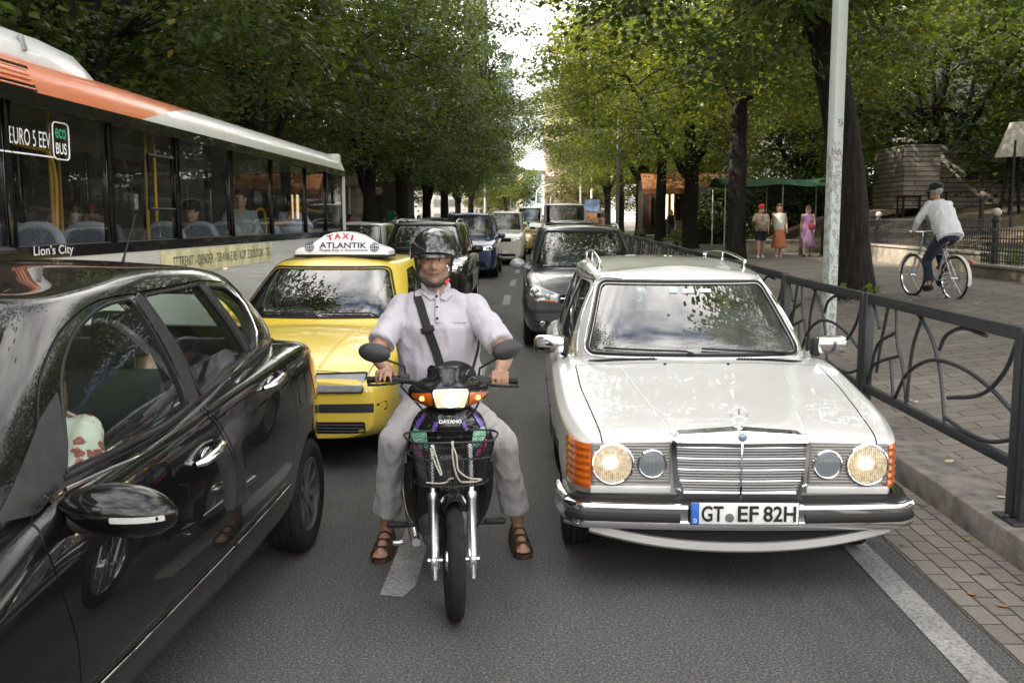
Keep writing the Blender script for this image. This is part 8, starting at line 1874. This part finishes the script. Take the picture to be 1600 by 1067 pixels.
for x in (-2.4, 0, 2.2):
    for y in (-1.5, 1.5): MB().tube([(x, y, -.1), (x, y, 2.62)], .03, 8).build('pole', mat('white pole', (.6, .6, .57), .6), cn, 60)
hg = thing('hedge', 'dark leafy hedge behind the green canopy', 'hedge', (11.5, 48, gz(11, 48))); rng = np.random.default_rng(8); cs = [(rng.uniform(-4, 12), rng.uniform(-.6, .6), rng.uniform(.1, 3.1)) for _ in range(640)]; MB().box((4, 0, 1.3), (16, .5, 2.8)).build('hedge_core', mat('hedge twigs', (.012, .016, .008), .95), hg); link('leaves', leaves_mesh(cs, 26, .35, .14, rng), hg, M_LEAFD)
for k, (px, y, w, h, l) in enumerate(((1118, 52, 3.2, .55, 'beige stone step beside the forked tree trunk'), (1110, 57, 4.2, 1.0, 'higher beige stone planter beside the cafe'), (1205, 36.5, 2.6, .4, 'low stone bench wall behind the walking women'))):
    x = (px - 843) / 1556 * y; o = thing('stone_planter', l, 'planter', (x, y, gz(x, y))); MB().box((0, 0, h / 2), (w, .6, h), None, .02).build('wall_face', M_STONE, o, 30); MB().box((0, 0, h + .03), (w + .1, .7, .06), None, .01).build('coping', M_CONC, o, 30)
bl = thing('balustrade', 'white balustrade far down the right pavement', 'railing', (7.6, 78, gz(7.6, 78))); b = MB()
for k in range(9): b.lathe([(.10, 0), (.10, .1), (.06, .3), (.10, .6), (.07, .9), (.10, 1.0)], 8, Matrix.Translation((k * .42, 0, 0)))
b.box((1.7, 0, 1.05), (3.8, .25, .12)); b.build('balusters', mat('white stone', (.55, .53, .50), .7), bl, 40)
# poster display
x = (924 - 843) / 1556 * 92; pd = thing('poster_display', 'street poster display with a blue sky picture beside the far poles', 'display', (x, 92, gz(x, 92))); MB().box((0, 0, 1.65), (1.6, .2, 2.5), None, .03).build('frame', M_PLAST, pd, 30); MB().box((0, -.1, 2.25), (1.36, .04, 1.1)).build('picture', mat('poster blue', (.14, .19, .30), .4, var=.6, vscale=3), pd); MB().box((0, -.1, 1.15), (1.36, .04, 1.0)).build('picture', mat('poster brown', (.25, .14, .08), .4, var=.6, vscale=4), pd); MB().box((0, 0, .2), (.6, .15, .5)).build('foot', M_PLAST, pd)
# ================================================================ left side: kiosk, bin, shop
ks = thing('kiosk', 'beige panelled kiosk just past the rear of the bus', 'kiosk', (-10.2, 50.5, gz(-10, 50))); b = MB(); KM = mat('beige panels', (.27, .225, .18), .7, var=.15, vscale=3)
for k in range(6): b.box((0, 0, .25 + .5 * k), (2.6, 3, .485), None, .01)
b.build('wall', KM, ks, 30); MB().box((0, -.1, 3.25), (2.9, 3.4, .5), None, .03).build('roof', mat('kiosk fascia', (.36, .26, .21), .6), ks, 30); MB().tube([(.9, -1.6, 0), (.9, -1.6, 3)], .06, 8).build('drain_pipe', mat('pale pipe', (.5, .47, .43), .6), ks); MB().box((1.33, .2, 1.4), (.04, .9, .9)).build('hatch', mat('orange hatch', (.35, .13, .05), .6), ks)
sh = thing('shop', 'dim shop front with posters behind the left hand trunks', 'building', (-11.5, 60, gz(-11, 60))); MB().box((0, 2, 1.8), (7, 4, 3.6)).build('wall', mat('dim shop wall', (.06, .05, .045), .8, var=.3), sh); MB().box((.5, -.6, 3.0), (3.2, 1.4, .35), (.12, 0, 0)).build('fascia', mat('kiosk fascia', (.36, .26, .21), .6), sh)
for k, c in enumerate(((.35, .05, .05), (.4, .4, .38), (.1, .2, .3), (.42, .25, .2))): MB().box((-1.6 + .9 * k, -.04, 1.5), (.6, .06, .9)).build('poster', mat('shop poster %d' % k, c, .6, var=.4, vscale=6), sh)
x = (630 - 843) / 1556 * 52; o = thing('waste_bin', 'tall green bin with a white mark on the left pavement', 'bin', (x - .6, 52, gz(-9, 52))); MB().box((0, 0, .9), (.5, .4, 1.8), None, .05).build('bin_body', mat('bin green', (.01, .22, .09), .5), o, 30); MB().box((.0, -.21, .9), (.14, .02, .8)).build('bin_label', mat('bin white', (.6, .62, .6), .5), o)
lw = thing('low_building', 'long grey low building behind the left hand trees', 'building', (-17, 70, 0)); MB().box((0, 0, 2), (8, 60, 4.6)).build('wall', mat('grey render', (.16, .15, .14), .85, var=.25, vscale=.8), lw)
for k in range(9): MB().box((4.02, -24 + 6 * k, 2), (.06, 1.8, 1.6)).build('window', M_UNDER, lw)
lb = thing('shade_building', 'shaded apartment building behind the bus and the left trees', 'building', (-27, 28, 0)); MB().box((0, 0, 14), (10, 100, 28)).build('wall', mat('dull facade', (.13, .12, .11), .85, var=.2, vscale=.4), lb)  # added block, height and length chosen to shade the road and left crowns
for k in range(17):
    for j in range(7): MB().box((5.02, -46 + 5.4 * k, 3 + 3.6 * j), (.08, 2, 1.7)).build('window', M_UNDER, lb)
# ================================================================ far end of the street
def block(label, x0, x1, y, h, wall, band, cols, floors, depth=14, balc=False, z0=0.9, wm=None):
    o = thing('apartment_block', label, 'building', ((x0 + x1) / 2, y, z0)); w = x1 - x0; MB().box((0, depth / 2, h / 2), (w, depth, h)).build('wall', wall, o)
    for j in range(floors):
        z = (j + .5) * h / floors
        if band: MB().box((0, -.25, j * h / floors), (w + .3, .7, .28)).build('floor_band', band, o)
        for i in range(cols):
            x = -w / 2 + (i + .5) * w / cols; f = MB().box((x, -.04, z + .15), (w / cols * .5, .12, h / floors * .5)).build('window', wm or M_GLASSD, o)
    MB().box((0, depth / 2, h + .15), (w + .8, depth + .8, .3)).build('roof', M_CONC, o); return o
PINK = mat('pink facade', (.52, .37, .32), .85, var=.12, vscale=.5); CREAM = mat('cream facade', (.60, .50, .36), .85, var=.1, vscale=.5); PBLUE = mat('pale blue facade', (.50, .57, .62), .7, var=.1, vscale=.5); WB = mat('white balcony band', (.62, .61, .59), .7)
block('far pink apartment block with white balcony bands at the end of the street', .9, 13, 190, 25, PINK, WB, 5, 8); o = block('far cream and pale blue block left of the pink apartments', -3.0, .6, 180, 9.6, PBLUE, None, 2, 3, 10); MB().box((-2.35, 4.5, 4.8), (1.1, 9.6, 9.6)).build('side_wall', CREAM, o); MB().box((.2, -.5, 1.6), (3.0, 1, .8)).build('shop_front', mat('blue shop front', (.05, .25, .45), .5), o)
x = (872 - 843) / 1556 * 165; o = thing('market_stall', 'far red awning in front of the pink apartments', 'stall', (x, 165, 1.0)); MB().box((0, 0, 2.0), (2.6, 1.2, .35)).build('awning', mat('red awning', (.42, .03, .04), .7), o)
for s in (-1.1, 1.1): MB().box((s, 0, .9), (.1, .1, 1.9)).build('post', M_GALV, o)
block('tall dark striped tower over the left hand trees', -17.5, -12.5, 235, 66, mat('tower brown', (.10, .085, .08), .6), None, 6, 18, 8, wm=mat('tower glass', (.30, .33, .36), .2, .5)); block('slim pale blue glass tower in the sky gap', -9.6, -7.0, 250, 41, mat('tower blue', (.40, .48, .55), .3, .3), None, 3, 12, 6, wm=mat('tower glass', (.30, .33, .36), .2, .5))
block('far left grey block closing the street behind the trees', -30, -4, 215, 12, mat('far grey', (.35, .34, .32), .8), None, 8, 4); block('far right pale block behind the park', 16, 42, 150, 14, mat('far pale', (.17, .16, .15), .8, var=.1), WB, 8, 4)
# overhead wire
ow = thing('overhead_wire', 'thin overhead wire running above the road between the tree rows', 'wire', (0, 0, 0)); MB().tube([(-6.5, 60, 12.5), (-3.0, 50, 11.2), (1.0, 40, 12.5)], .02, 5).build('wire', M_INK, ow)
bpy.data.scenes.remove(TMP)
